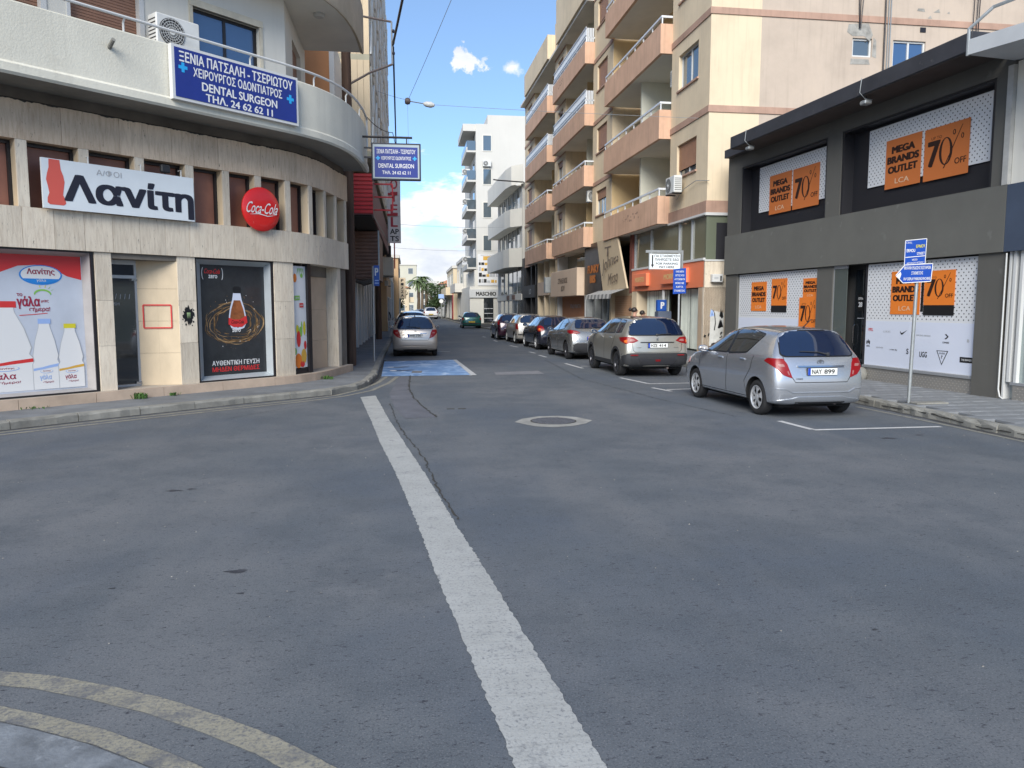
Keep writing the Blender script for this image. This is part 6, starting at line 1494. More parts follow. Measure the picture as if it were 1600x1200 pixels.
# small houses beyond
def house(name, label, x0, x1, y0, y1, h, m, face='-x', storeys=2, roof=None, wmat='glass_window', balcony=False, cat='building', extra=None):
    t = thing(name, label, cat, ((x0 + x1) / 2, (y0 + y1) / 2, 0)); ox, oy = (x0 + x1) / 2, (y0 + y1) / 2
    g = MB(); g.box(x0 - ox, x1 - ox, y0 - oy, y1 - oy, 0, h); g.build('wall', M(m), t)
    X = (x0 if face == '-x' else x1) - ox; sh = h / storeys
    for s_ in range(storeys):
        n = max(1, int((y1 - y0) / 4.2))
        for k in range(n):
            a = y0 - oy + (y1 - y0) * (k + .25) / n; b = a + (y1 - y0) / n * .5
            z0 = s_ * sh + (.2 if s_ == 0 else .9); win(t, X, X, a, b, z0, s_ * sh + sh * .78, face, wmat, 'frame_white' if k % 2 else 'steel_grey', .06)
        m_ = max(1, int((x1 - x0) / 5)); 
        for k in range(min(2, m_)):
            a = (x0 - ox + .7 + k * 2.6) if face == '-x' else (x1 - ox - 2.0 - k * 2.6)
            win(t, a, a + 1.1, y0 - oy, 0, s_ * sh + .9 if s_ else 1.0, s_ * sh + sh * .75, '-y', wmat, 'frame_white', .05)
        if balcony and s_:
            o = -1.0 if face == '-x' else 1.0
            g = MB(); g.box(X, X + o, y0 - oy + .5, y1 - oy - .5, s_ * sh - .1, s_ * sh + .95); g.build('balcony', M(m), t)
    if roof == 'gable':
        g = MB(); g.prism([(x0 - ox - .4, y0 - oy - .3, h), (x1 - ox + .4, y0 - oy - .3, h), (0, y0 - oy - .3, h + 1.6)], (0, y1 - y0 + .6, 0)); g.build('roof', M('roof_tile'), t)
    elif roof == 'flat':
        g = MB(); g.box(x0 - ox - .15, x1 - ox + .15, y0 - oy - .15, y1 - oy + .15, h, h + .35); g.build('roof_edge', M('white_far'), t)
    return t
house('white_house', 'small white house with a curved roof edge left of the shoe shop', 6.4, 14, 92, 104, 7.3, 'white_far', storeys=2, roof='flat', balcony=True)
h_ = house('beige_house', 'beige rounded house with a red doorway beyond the white one', 5.9, 13, 105, 122, 7.0, 'beige_far', storeys=2, roof='flat', balcony=True)
g = MB(); g.box(-3.62, -3.52, -8.4, -6.0, .1, 3.6); g.build('red_door', M('red_sheet'), h_)
house('white_villa', 'low white villa far down the right side of the street', 5.7, 12, 123, 136, 5.0, 'white_far', roof='gable')
house('balcony_house', 'far house with dark balconies on the right just before the trees', 5.4, 12, 137, 150, 5.8, 'grey_far', storeys=2, roof='gable', balcony=True)
house('end_block', 'long pale block closing the street behind the palms', 3.0, 26, 236, 250, 9.6, 'white_far', storeys=3)
house('yellow_block', 'pale yellow block of flats at the far end left of the palms', -7.0, 1.8, 190, 206, 11.8, 'yellow_haze', face='+x', storeys=4, roof='flat')
house('red_roof_house', 'far house with a red tiled roof in front of the yellow block', -8, -0.1, 158, 172, 5.6, 'beige_far', face='+x', storeys=2, roof='gable', balcony=True)

# ================================================================== LEFT SIDE OF THE STREET
# old shop right behind the pole
o1 = thing('old_timber_shop', 'old dark timber shopfront behind the utility pole', 'building', (-2.05, 21.3, 0))
g = MB(); g.box(-6, 0, 0, 8.0, .12, 4.6); g.build('wall', M('old_wood'), o1)
for k in range(9):
    y = .3 + k * .85; g = MB(); g.box(0.002, .07, y, y + .62, .2, 2.9); g.build('shutter_board', M('wood_pole' if k % 2 else 'old_wood'), o1)
g = MB(); g.box(0, .14, 4.2, 4.5, .12, 3.9); g.build('post', M('travertine_warm'), o1); g = MB(); g.box(0, .12, 6.4, 6.9, .12, 3.9); g.build('post', M('concrete_kerb'), o1)
# beige panelled building with projecting balconies
L2 = thing('lattice_building', 'tall cream building with projecting balconies and white crossed lattice along the left side', 'building', (-2.15, 26.5, 0))
g = MB(); g.box(-9, -.05, 0, 26, 4.8, 20.5); g.build('wall', M('cream_clad'), L2)
g = MB(); g.box(-9, -.15, 2.9, 26, .12, 4.8); g.build('base_wall', mat('base_pale', (.42, .42, .38), .8, var=.2, vs=1), L2)
for k in range(9):
    y = 4 + k * 2.3; g = MB(); g.box(-.15, 0, y, y + .5, .12, 3.6); g.build('pilaster', M('frame_white'), L2)
    g = MB(); g.box(-.16, -.1, y + .6, y + 2.1, .3, 3.3); g.build('shop_window', M('glass_dark' if k % 2 else 'glass_window'), L2)
zz = [7.75, 8.9 + 1.2, 13.2, 16.3]
for i, z0 in enumerate((6.95, 10.05, 13.15, 16.25, 19.35)):
    g = MB(); g.box(-.05, .95, 0.0, 25, z0 - .18, z0); g.build('balcony_slab', mat('soffit_olive', (.36, .34, .25), .85, var=.15), L2)
    # panelled end wall: upright boards
    for k in range(5):
        g = MB(); g.box(-.05 + k * .2 + .004, .15 + k * .2 - .004, .0, .06, z0 + .002, z0 + 2.92 if i < 4 else z0 + 1.2); g.build('panel', M('cream_clad'), L2)
    if i < 4:
        g = MB(); g.box(.90, .95, .08, 25, z0 + .002, z0 + 2.7); g.build('lattice_backing', mat('backing_cream', (.72, .69, .58), .8, var=.1, vs=.5), L2)  # pale backing panel, added to brighten the lattice front
        L_ = MB()
        for k in range(10):
            y = .1 + k * 2.4
            for a, b in ((0, 1), (1, 0)):
                za, zb = z0 + .05 + 2.7 * a, z0 + .05 + 2.7 * b
                L_.prism([(.96, y, za), (.96, y + .22, za), (.96, y + 2.4, zb), (.96, y + 2.18, zb)], (.05, 0, 0))
        L_.build('lattice', mat('lattice_white', (.85, .83, .76), .6), L2, kind='stuff')
    g = MB(); g.lathe([(0, -.05), (.1, -.05), (.12, 0), (0, 0)], (.45, .8, z0 - .18), (0, 0, 1), 12); g.build('ceiling_lamp', M('opal'), L2)
# orange wall seen over the rounded balcony
ob = thing('orange_wall_house', 'flat orange wall seen above the rounded balcony', 'building', (-4.2, 23.6, 0))
g = MB(); g.box(-6, 1.98, 0, 2.6, 4.7, 9.4); g.build('wall', mat('wall_orange', (.58, .27, .12), .8, var=.1, vs=1), ob)
g = MB(); g.box(1.98, 2.12, -.05, 2.6, 4.7, 9.6); g.build('corner_trim', M('frame_white'), ob)
# long red canopy box, brown slatted box beneath, sloped fascia
rc = thing('red_canopy', 'red corrugated boxed canopy over the left pavement', 'canopy', (-2.05, 27.0, 0))
z = 4.98
while z < 6.25:
    g = MB(); g.prism([(0, 0, z), (0, -.03, z + .02), (0, -.03, z + .10), (0, 0, z + .12)], (.86, 0, 0)); g.build('slat', M('red_sheet'), rc); z += .135
g = MB(); g.box(0, .85, .0, 20, 4.95, 6.28); g.build('box', mat('red_dull', (.16, .05, .05), .6), rc)
g = MB(); g.box(.0, .80, .1, 20, 4.90, 4.949); g.build('underside', M('interior_dark'), rc)
for z_ in (6.10, 5.65, 5.20): g = MB(); g.box(.86, 1.52, 1.0, 1.05, z_, z_ + .05); g.build('red_arm', M('red_sheet'), rc)
g = MB(); g.box(1.48, 1.53, 1.0, 1.05, 5.25, 6.10); g.build('red_upright', M('red_sheet'), rc)
g = MB(); g.prism([(.80, .3, 4.9), (.86, .3, 4.9), (.86, 19.8, 5.6), (.80, 19.8, 5.6)], (0, 0, .10)); g.build('edge_trim', M('steel_brown'), rc)
bc = thing('brown_slat_box', 'brown slatted shutter box hanging beneath the red canopy', 'canopy', (-2.2, 32.0, 0))
z = 3.0
while z < 4.78:
    g = MB(); g.prism([(.04, 0, z), (.04, -.035, z + .02), (.04, -.035, z + .11), (.04, 0, z + .13)], (.92, 0, 0)); g.build('slat', M('brown_clad'), bc); z += .145
g = MB(); g.box(0, .98, .0, 5, 2.95, 4.85); g.build('box', M('brown_clad'), bc)
g = MB(); g.box(.96, 1.02, -.04, .06, 2.9, 4.9); g.build('corner_post', M('steel_grey'), bc)
aw = thing('rolled_awning', 'dark rolled awning sagging under the brown slatted box', 'awning', (-2.1, 31.6, 2.85)); g = MB(); g.tube([(0, 0, 0), (.3, -.1, -.1), (.6, -.15, -.02), (.85, -.1, .12)], [.07, .10, .10, .06], 8); g.build('roll', mat('cloth_brown', (.10, .085, .07), .9, var=.4, vs=8, vstretch=(8, 1, 1)), aw, smooth=True)
# further fronts on the left
l3 = thing('second_pole', 'second brown utility pole farther down the left pavement', 'pole', (-1.62, 41, .1)); g = MB(); g.tube([(0, 0, 0), (0, 0, 9)], [.17, .13], 10); g.build('shaft', M('wood_pole'), l3, smooth=True)
hs_ = thing('hotel_sign', 'tall white blade sign with red letters spelling hotel and black APTS below', 'sign', (-.80, 45, 0))
g = MB(); g.box(-.36, .36, -.12, .12, 5.45, 9.9); g.build('blade', mat('sign_pinkish', (.72, .69, .67), .6, var=.1), hs_)
g = MB(); 
for x in (-.36, .33): g.box(x, x + .03, -.14, -.12, 5.5, 9.85)
g.build('border', M('steel_grey'), hs_, kind='stuff')
for i, ch in enumerate('HOTEL'): text(hs_, ch, .56, (0, -.12, 9.42 - i * .70), (0, -1, 0), mat('hotel_red', (.42, .03, .05), .5), .40, .02, .01)
text(hs_, 'AP', .30, (0, -.12, 6.08), (0, -1, 0), M('print_black'), .5, .02, .01); text(hs_, 'TS', .30, (0, -.12, 5.68), (0, -1, 0), M('print_black'), .5, .02, .01)
for z in (9.3, 8.1, 6.95): g = MB(); g.box(-1.3, .2, -.2, -.15, z, z + .12); g.build('red_arm', M('red_sheet'), hs_)
for z in (6.5, 5.9): g = MB(); g.box(-1.3, -.4, -.05, .0, z, z + .05); g.build('bracket', M('frame_dark'), hs_)
g = MB(); g.box(-.05, .02, -.05, .02, 4.0, 5.45); g.build('red_post', M('red_sheet'), hs_)
house('hotel_block', 'tall narrow tan building behind the hotel sign', -9, -1.55, 54, 66, 12.6, 'tan_far', face='+x', storeys=4)
house('dark_block', 'low brown building behind the vertical shop sign on the left', -9, -1.15, 84, 96, 7.0, 'tan_far', face='+x', storeys=2, roof='flat')
house('pale_shop_row', 'low pale shop row on the left beyond the people', -9, -1.7, 66.5, 83.5, 5.4, 'white_far', face='+x', storeys=1)
house('far_left_house', 'plain pale house far down the left side', -9, -1.5, 97, 116, 6.2, 'beige_far', face='+x', storeys=2, balcony=True)
house('farther_left_house', 'pale two storey house last on the left before the red roofed one', -9, -1.9, 117, 145, 5.6, 'white_far', face='+x', storeys=2)
bx = thing('balcony_box', 'white boxed balcony sticking out above the people on the left', 'balcony', (-2.0, 49, 0)); g = MB(); g.bbox(0, 1.0, 0, 3.2, 3.75, 4.9, .03); g.build('box', M('render_white'), bx); g = MB(); g.bbox(.1, .5, -.1, 0, 4.95, 5.5, .02); g.build('urn', M('wood_pole'), bx); g = MB(); g.box(.6, .9, -.02, .3, 4.9, 5.6); g.build('flower_box', M('interior_dark'), bx)
bs = thing('vertical_shop_sign', 'pale vertical shop sign with dark letters far down the left side', 'sign', (-.85, 84, 0)); g = MB(); g.box(-.25, .45, -.1, .1, 2.7, 4.9); g.build('blade', M('sign_cream'), bs)
for i, ch in enumerate('PIZZA'): text(bs, ch, .28, (.10, -.1, 4.62 - i * .40), (0, -1, 0), M('print_black'), .3, .03, .01)
ln = thing('wall_lantern', 'white lantern on a dark bracket on the left wall above the people', 'lamp', (-1.5, 52, 3.2)); g = MB(); g.bbox(-.12, .12, -.12, .12, 0, .34, .02); g.build('lantern_glass', M('frame_white'), ln); g = MB(); g.box(.1, .3, -.03, .03, -.05, .0); g.build('bracket', M('frame_dark'), ln)

# parking sign pole on the left pavement
ps = thing('parking_sign', 'blue parking sign on a thin grey pole on the left pavement', 'sign', (-1.12, 24.4, .12))
g = MB(); g.tube([(0, 0, 0), (0, 0, 2.95)], .03, 8); g.build('pole', M('pole_galv'), ps)
g = MB(); g.box(.035, .20, -.015, .0, 2.35, 2.98); bd_ = g.build('board', M('park_blue'), ps); text(bd_, 'P', .24, (.118, -.015, 2.78), (0, -1, 0), M('print_white'), .11, .03, .003)
g = MB(); g.box(.06, .18, -.018, -.0155, 2.42, 2.45); g.box(.06, .18, -.018, -.0155, 2.5, 2.53); g.build('small_print', M('print_lightblue'), bd_, kind='stuff')

# far street sign and its pole
fs = thing('far_signpost', 'blue and white round signs on a pole far down the right kerb', 'sign', (4.55, 112, .1)); g = MB(); g.tube([(0, 0, 0), (0, 0, 3.6)], .07, 6); g.build('pole', M('pole_galv'), fs)
g = MB(); g.box(-.4, .4, -.1, -.05, 2.9, 3.5); g.build('board', M('print_lightblue'), fs); g = MB(); g.lathe([(0, .05), (.3, .05), (.3, 0)], (0, -.05, 2.5), (0, -1, 0), 16); g.build('disc', M('print_white'), fs)

# ------------------------------------------------------------------ palms and trees at the far end
def palm(x, y, h, r, label, seed):
    random.seed(seed); t = thing('palm_tree', label, 'palm tree', (x, y, 0)); g = MB(); g.tube([(0, 0, 0), (.1, 0, h * .5), (.05, 0, h)], [.3, .24, .22], 8); g.build('trunk', M('bark'), t, smooth=True)
    g = MB()
    for k in range(30):
        a = random.uniform(0, 2 * pi); up = random.uniform(-.3, 1.1); R_ = r * random.uniform(.8, 1.1); prev = None
        for j in range(7):
            u = j / 6; d = R_ * u; z = h + up * R_ * .6 * u - R_ * .75 * u * u; c = Vector((cos(a) * d, sin(a) * d, z)); w = .28 * (1 - .7 * u) * r / 2.2; s_ = Vector((-sin(a), cos(a), 0)) * w
            cur = (c + s_ - Vector((0, 0, w * .5)), c, c - s_ - Vector((0, 0, w * .5)))
            if prev: g.add([*prev, *cur], [(0, 1, 4, 3), (1, 2, 5, 4)])
            prev = cur
    g.build('crown', M('foliage_haze_b'), t, fix=False)
palm(1.3, 118, 5.6, 1.9, 'taller left palm at the far end of the street', 1); palm(2.6, 124, 5.4, 1.8, 'shorter right palm at the far end of the street', 2)
palm(2.2, 140, 7.0, 2.0, 'palm behind the other two at the far end', 3)
def tree(x, y, h, r, label, m='foliage_haze_a', seed=4, n=1500, low=.3):
    random.seed(seed); t = thing('street_tree', label, 'tree', (x, y, 0)); g = MB(); g.tube([(0, 0, 0), (.1, 0, h * .4), (-.1, .1, h * .75)], [.22, .16, .06], 7)
    for k in range(5): a = k * 1.3; g.tube([(.1, 0, h * .4), (cos(a) * r * .5, sin(a) * r * .5, h * .62), (cos(a) * r * .75, sin(a) * r * .75, h * .8)], [.10, .06, .02], 5)
    g.build('trunk', M('bark'), t)
    cl = [(random.gauss(0, r * .42), random.gauss(0, r * .42), h * random.uniform(low + .15, .95)) for _ in range(16)]; g = MB()
    for k in range(n):
        c = random.choice(cl); p = Vector((c[0] + random.gauss(0, r * .22), c[1] + random.gauss(0, r * .22), c[2] + random.gauss(0, r * .2))); s_ = random.uniform(.10, .24)
        a = Vector((random.gauss(0, 1), random.gauss(0, 1), random.gauss(0, 1))).normalized(); b = a.orthogonal().normalized(); c_ = a.cross(b)
        g.add([p + b * s_, p + c_ * s_ * .6, p - b * s_, p - c_ * s_ * .6], [(0, 1, 2, 3)])
    g.build('crown', M(m), t, fix=False)
tree(4.1, 122, 5.2, 2.0, 'dense dark green tree behind the far white vehicle', 'foliage_haze_a', 4, low=.15)
tree(5.0, 150, 5.8, 2.6, 'pale loose tree between the palms and the right houses', 'foliage_haze_b', 5)
tree(-1.3, 96, 4.2, 1.0, 'small light green street tree on the left pavement', 'foliage_haze_b', 6, 500)

# ------------------------------------------------------------------ wires and the hanging street lamp
def wire(name, label, P, r=.012, sag=.0, m='frame_dark', n=16):
    pts = []
    for a, b in zip(P, P[1:]):
        for i in range(n + (1 if b is P[-1] else 0)):
            t = i / n; pts.append((a[0] + (b[0] - a[0]) * t, a[1] + (b[1] - a[1]) * t, a[2] + (b[2] - a[2]) * t - sag * 4 * t * (1 - t)))
    g = MB(); g.tube(pts, r, 6); g.build(name, M(m), label=label, cat='cable')
wire('power_cable', 'thick black bundled cable running from the pole outrigger over the camera', [(-.37, 22.7, 9.15), (2.0, -2, 12.5)], .034, .8)
wire('power_cable', 'dark purple cable running along the left side of the street away from the pole', [(-.36, 22.7, 9.1), (-.62, 46, 9.2), (-1.0, 88, 9.3)], .026, .25, 'cloth_dark')
wire('span_wire', 'thin span wire across the street carrying the hanging lamp', [(-1.3, 30, 9.9), (-.02, 30, 9.55), (.95, 30, 9.4), (9.5, 25.0, 8.0)], .007, .03, 'steel_grey', 8)
wire('stay_wire', 'thin wire slanting up to the right from the hanging lamp', [(.05, 30, 9.55), (3.2, 10, 12.0)], .008, .2, 'steel_grey')
wire('drop_wire', 'thin wire dropping from the hanging lamp', [(.02, 30, 9.5), (.05, 30, 7.4)], .005, 0, 'steel_grey')
wire('balcony_cable', 'thin black cable from the rounded balcony to the hanging sign', [(-1.05, 20.9, 6.75), (-.4, 22, 6.6), (-.2, 24, 6.3)], .010, .1)
wire('far_wire', 'thin far wire across the street in front of the white blocks', [(-1.3, 60, 8.1), (8.8, 60, 8.0)], .010, .15, 'steel_grey')
wire('far_wire', 'second thin far wire across the street, lower than the other', [(-1.3, 64, 6.6), (8.3, 64, 6.5)], .010, .15, 'steel_grey')
sl_ = thing('hanging_street_lamp', 'pale elongated street lamp hanging on a wire over the street', 'street lamp', (.5, 30, 9.45))
g = MB(); g.lathe([(0, 0), (.05, .02), (.10, .12), (.11, .3), (.06, .42), (.0, .45)], (.1, 0, -.02), (1, 0, -.12), 14); g.build('lamp_head', M('ac_white'), sl_, smooth=True)
g = MB(); g.lathe([(0, .0), (.10, .02), (.13, .10), (.10, .2), (0, .22)], (-.58, 0, .06), (1, 0, -.1), 14); g.build('ballast', M('steel_brown'), sl_, smooth=True)
g = MB(); g.tube([(-.4, 0, .05), (.12, 0, -.02)], .02, 6); g.build('arm', M('steel_grey'), sl_)
al = thing('arm_street_lamp', 'dark street lamp arm sticking out from the far end of the apartment block', 'street lamp', (8.9, 60, 11.4)); g = MB(); g.tube([(0, 0, 0), (-2.0, 0, .1), (-2.4, 0, .15)], .05, 6); g.build('arm', M('frame_dark'), al)
g = MB(); g.lathe([(0, 0), (.12, .05), (.14, .3), (0, .5)], (-.2, 0, -.2), (-1, 0, -.05), 12); g.build('lamp_head', M('ac_white'), al, smooth=True)

# ------------------------------------------------------------------ signposts on the right
sp = thing('street_signpost', 'grey post with two blue street signs, the lower one an arrow, before the outlet shop', 'signpost', (8.80, 12.55, .12))
g = MB(); g.tube([(0, 0, 0), (.05, 0, 2.86)], .032, 10); g.build('post', M('pole_galv'), sp, smooth=True)
b1 = MB(); b1.prism([(-.24, -.035, 2.42), (.15, -.035, 2.46), (.16, -.035, 2.89), (-.24, -.035, 2.85)], (0, .012, 0)); b1 = b1.build('name_board', M('street_blue'), sp)
for (a, b) in (((-.24, 2.42), (.15, 2.46)), ((.15, 2.46), (.16, 2.89)), ((.16, 2.89), (-.24, 2.85)), ((-.24, 2.85), (-.24, 2.42)), ((-.23, 2.56), (.15, 2.595))):
    g = MB(); d = Vector((b[0] - a[0], 0, b[1] - a[1])).normalized(); n_ = Vector((-d.z, 0, d.x)) * .006; A = Vector((a[0], -.038, a[1])); B = Vector((b[0], -.038, b[1])); g.quad(A - n_, B - n_, B + n_, A + n_); g.build('edge_line', M('print_white'), b1, fix=False)
F_ = (0, -1, 0)
text(b1, 'Οδός', .045, (-.17, -.036, 2.815), F_, M('print_white'), .11, .0, .002, rot=.05); text(b1, 'ΕΡΜΟΥ', .055, (.05, -.036, 2.76), F_, M('print_yellow'), .17, .02, .002, rot=.08)
text(b1, 'ERMOU', .055, (-.13, -.036, 2.68), F_, M('print_white'), .16, .02, .002, rot=.05); text(b1, 'STREET', .045, (.06, -.036, 2.635), F_, M('print_white'), .15, .01, .002, rot=.08)
text(b1, 'ΜΕΣΩ', .03, (-.05, -.036, 2.525), F_, M('print_white'), .10, .01, .002, rot=.08); text(b1, 'ΑΡΧΑΙΟΥ ΚΙΤΙΟΥ', .03, (-.04, -.036, 2.47), F_, M('print_white'), .32, .01, .002, rot=.08)
b2 = MB(); b2.prism([(-.40, -.05, 2.25), (-.26, -.05, 2.12), (.265, -.05, 2.15), (.29, -.05, 2.46), (-.24, -.05, 2.43)], (0, .012, 0)); b2 = b2.build('arrow_board', M('street_blue'), sp)
out_ = [(-.40, 2.25), (-.26, 2.12), (.265, 2.15), (.29, 2.46), (-.24, 2.43)]
for a, b in zip(out_, out_[1:] + out_[:1]):
    g = MB(); d = Vector((b[0] - a[0], 0, b[1] - a[1])).normalized(); n_ = Vector((-d.z, 0, d.x)) * .007; A = Vector((a[0], -.053, a[1])); B = Vector((b[0], -.053, b[1])); g.quad(A - n_, B - n_, B + n_, A + n_); g.build('edge_line', M('print_white'), b2, fix=False)
flat(b2, [(-.385, 2.25), (-.315, 2.315), (-.30, 2.27), (-.315, 2.22), (-.33, 2.185)], (0, -.053, 0), F_, M('print_white'), .002, 'arrow_head', right=(1, 0, 0))
text(b2, 'ΜΗΧΑΝΗ ΕΚΔΟΣΗΣ ΕΙΣΙΤΗΡΙΩΝ', .055, (.0, -.051, 2.385), F_, M('print_white'), .50, .012, .002, rot=.03); text(b2, 'ΣΤΑΘΜΕΥΣΗΣ', .055, (.0, -.051, 2.295), F_, M('print_white'), .22, .012, .002, rot=.03)
text(b2, 'PAY DISPLAY PARKING MACHINE', .05, (-.0, -.051, 2.195), F_, M('print_white'), .50, .012, .002, rot=.03)
# pay here signs and the ticket machine
pp = thing('pay_signpost', 'grey post with a framed white pay here sign and a blue sign', 'signpost', (8.33, 23.2, .12))
g = MB(); g.tube([(0, 0, 0), (0, 0, 3.3)], .035, 8); g.build('post', M('pole_galv'), pp)
g = MB(); g.box(-1.10, .10, -.03, .01, 3.36, 3.44); g.box(.04, .10, -.03, .01, 2.80, 3.36); g.box(-1.0, -.94, -.02, 0, 2.84, 3.40); fr_ = g.build('frame', M('steel_grey'), pp, kind=None)
g = MB(); g.box(-.98, .0, -.045, -.03, 2.86, 3.33); wb_ = g.build('white_board', M('sign_white'), pp)
text(wb_, 'ΓΙΑ ΣΤΑΘΜΕΥΣΗ', .075, (-.43, -.045, 3.265), F_, M('print_black'), .80, .015, .003); text(wb_, 'ΠΛΗΡΩΣΤΕ ΕΔΩ', .075, (-.43, -.045, 3.155), F_, M('print_black'), .76, .015, .003)
text(wb_, 'FOR PARKING', .065, (-.43, -.045, 3.03), F_, M('print_black'), .70, .015, .003); text(wb_, 'PAY HERE', .065, (-.43, -.045, 2.925), F_, M('print_black'), .48, .015, .003)
flat(wb_, [(-.02, .19), (.02, .19), (.02, -.10), (.05, -.10), (0, -.20), (-.05, -.10), (-.02, -.10)], (-.89, -.045, 3.10), F_, M('print_black'), .003, 'arrow', right=(1, 0, 0))
g = MB(); g.prism([(-.22, -.06, 2.10), (.20, -.06, 2.12), (.19, -.06, 2.90), (-.22, -.06, 2.86)], (0, .012, 0)); bb_ = g.build('blue_board', M('street_blue'), pp)
for i, s_ in enumerate(('ΚΑΘΕ ΜΕΡΑ', 'ΕΚΤΟΣ ΑΠΟ', 'ΑΥΤΟΚΙΝΗΤΑ', 'ΜΟΝΟ ΜΕ', 'ΚΑΡΤΑ', 'ΣΤΑΘΜΕΥΣΗΣ')): text(bb_, s_, .06, (-.01, -.061, 2.79 - i * .118), F_, M('print_white'), (.26, .28, .34, .28, .22, .34)[i], .012, .003)
tm = thing('ticket_machine', 'dark blue parking ticket machine with a white P sign beside the orange shop', 'ticket machine', (7.98 + .35, 24.6, .12)); 
g = MB(); g.bbox(-.26, .20, -.2, .2, 0, 1.56, .03); g.build('cabinet', mat('machine_grey', (.09, .11, .15), .5), tm)
g = MB(); g.bbox(-.26, .06, -.1, .1, 1.56, 1.93, .02); pb_ = g.build('sign_box', M('park_blue'), tm); text(pb_, 'P', .22, (-.09, -.1, 1.75), F_, M('print_white'), .13, .04, .004)
g = MB(); g.box(-.12, .08, -.206, -.2, 1.05, 1.25); g.build('screen', M('print_grey'), tm); g = MB(); g.box(-.1, .06, -.206, -.2, .8, .9); g.build('ticket_slot', M('print_black'), tm)
# ================================================================== CARS
def fillet(P, r, n=4):
    o = []; N_ = len(P)
    for i in range(N_):
        a = Vector(P[i - 1]); b = Vector(P[i]); c = Vector(P[(i + 1) % N_]); u = (a - b); v = (c - b); k = min(r, u.length * .45, v.length * .45); p = b + u.normalized() * k; q = b + v.normalized() * k
        for j in range(n + 1):
            t = j / n; o.append(tuple(p * (1 - t) ** 2 + b * 2 * t * (1 - t) + q * t * t))
    return o
def inpoly(x, y, P):
    c = False; j = len(P) - 1
    for i in range(len(P)):
        if (P[i][1] > y) != (P[j][1] > y) and x < (P[j][0] - P[i][0]) * (y - P[i][1]) / (P[j][1] - P[i][1]) + P[i][0]: c = not c
        j = i
    return c
def decal(bvh, P, view, off=.006, skirt=.012, g=.055, r=0., ang=0.):
    """conform an outline to the body; view: 'L','R' side (y,z), 'B' back (x,z), 'F' front (x,z), 'T' top (x,y), 'D','E' back corners at an angle"""
    if r: P = fillet(P, r)
    Q = []
    for i in range(len(P)):
        a, b = Vector(P[i]), Vector(P[(i + 1) % len(P)]); k = max(1, int((b - a).length / g))
        for j in range(k): Q.append(tuple(a.lerp(b, j / k)))
    n = len(Q); xs = [q[0] for q in Q]; ys = [q[1] for q in Q]; I = []
    x = min(xs) + g * .5
    while x < max(xs):
        y = min(ys) + g * .5
        while y < max(ys):
            if inpoly(x, y, Q) and min((x - q[0]) ** 2 + (y - q[1]) ** 2 for q in Q) > (g * .45) ** 2: I.append((x, y))
            y += g
        x += g
    V, _, F, *_r = delaunay_2d_cdt([Vector(q) for q in Q + I], [(i, (i + 1) % n) for i in range(n)], [list(range(n))], 1, 1e-5)
    if view in 'LR':
        s = -1 if view == 'L' else 1; mk = lambda p: (Vector((s * 3, p[0], p[1])), Vector((-s, 0, 0)))
    elif view == 'B': mk = lambda p: (Vector((p[0], -4, p[1])), Vector((0, 1, 0)))
    elif view == 'F': mk = lambda p: (Vector((p[0], 7, p[1])), Vector((0, -1, 0)))
    elif view == 'T': mk = lambda p: (Vector((p[0], p[1], 4)), Vector((0, 0, -1)))
    else:
        s = -1 if view == 'D' else 1; d = Vector((-s * sin(ang), cos(ang), 0)); e = Vector((cos(ang), s * sin(ang), 0))     # looks in from the rear corner
        mk = lambda p: (e * p[0] - d * 5 + Vector((0, 0, p[1])), d)
    out = []; ok = []
    for v in V:
        o, d = mk(v); h = bvh.ray_cast(o, d)
        if h[0] is None: out.append(None)
        else: out.append((h[0] - d * off, d))
    mp_ = {}; vs = []
    for i, q in enumerate(out):
        if q: mp_[i] = len(vs); vs.append(q[0])
    fs = [[mp_[i] for i in f] for f in F if all(i in mp_ for i in f)]
    cnt = {}
    for f in fs:
        for a, b in zip(f, f[1:] + f[:1]): k = (min(a, b), max(a, b)); cnt[k] = cnt.get(k, 0) + 1
    dd = next((q[1] for q in out if q), Vector((0, 1, 0))); low = {}
    for (a, b), c in cnt.items():
        if c == 1:
            for i in (a, b):
                if i not in low: low[i] = len(vs); vs.append(vs[i] + dd * skirt)
            fs.append([a, b, low[b], low[a]])
    mb = MB(); mb.v = [tuple(v) for v in vs]; mb.f = fs; mb.m = [0] * len(fs); return mb
def line_poly(P, w):
    L = []; R = []
    for i, p in enumerate(P):
        a = Vector(P[max(0, i - 1)]); b = Vector(P[min(len(P) - 1, i + 1)]); t = (b - a).normalized(); n = Vector((-t.y, t.x)) * w / 2; L.append(tuple(Vector(p) + n)); R.append(tuple(Vector(p) - n))
    return L + R[::-1]
def lerp_tab(T, x):
    if x <= T[0][0]: return T[0][1]
    for (a, b), (c, d) in zip(T, T[1:]):
        if x <= c: return b + (d - b) * (x - a) / (c - a)
    return T[-1][1]
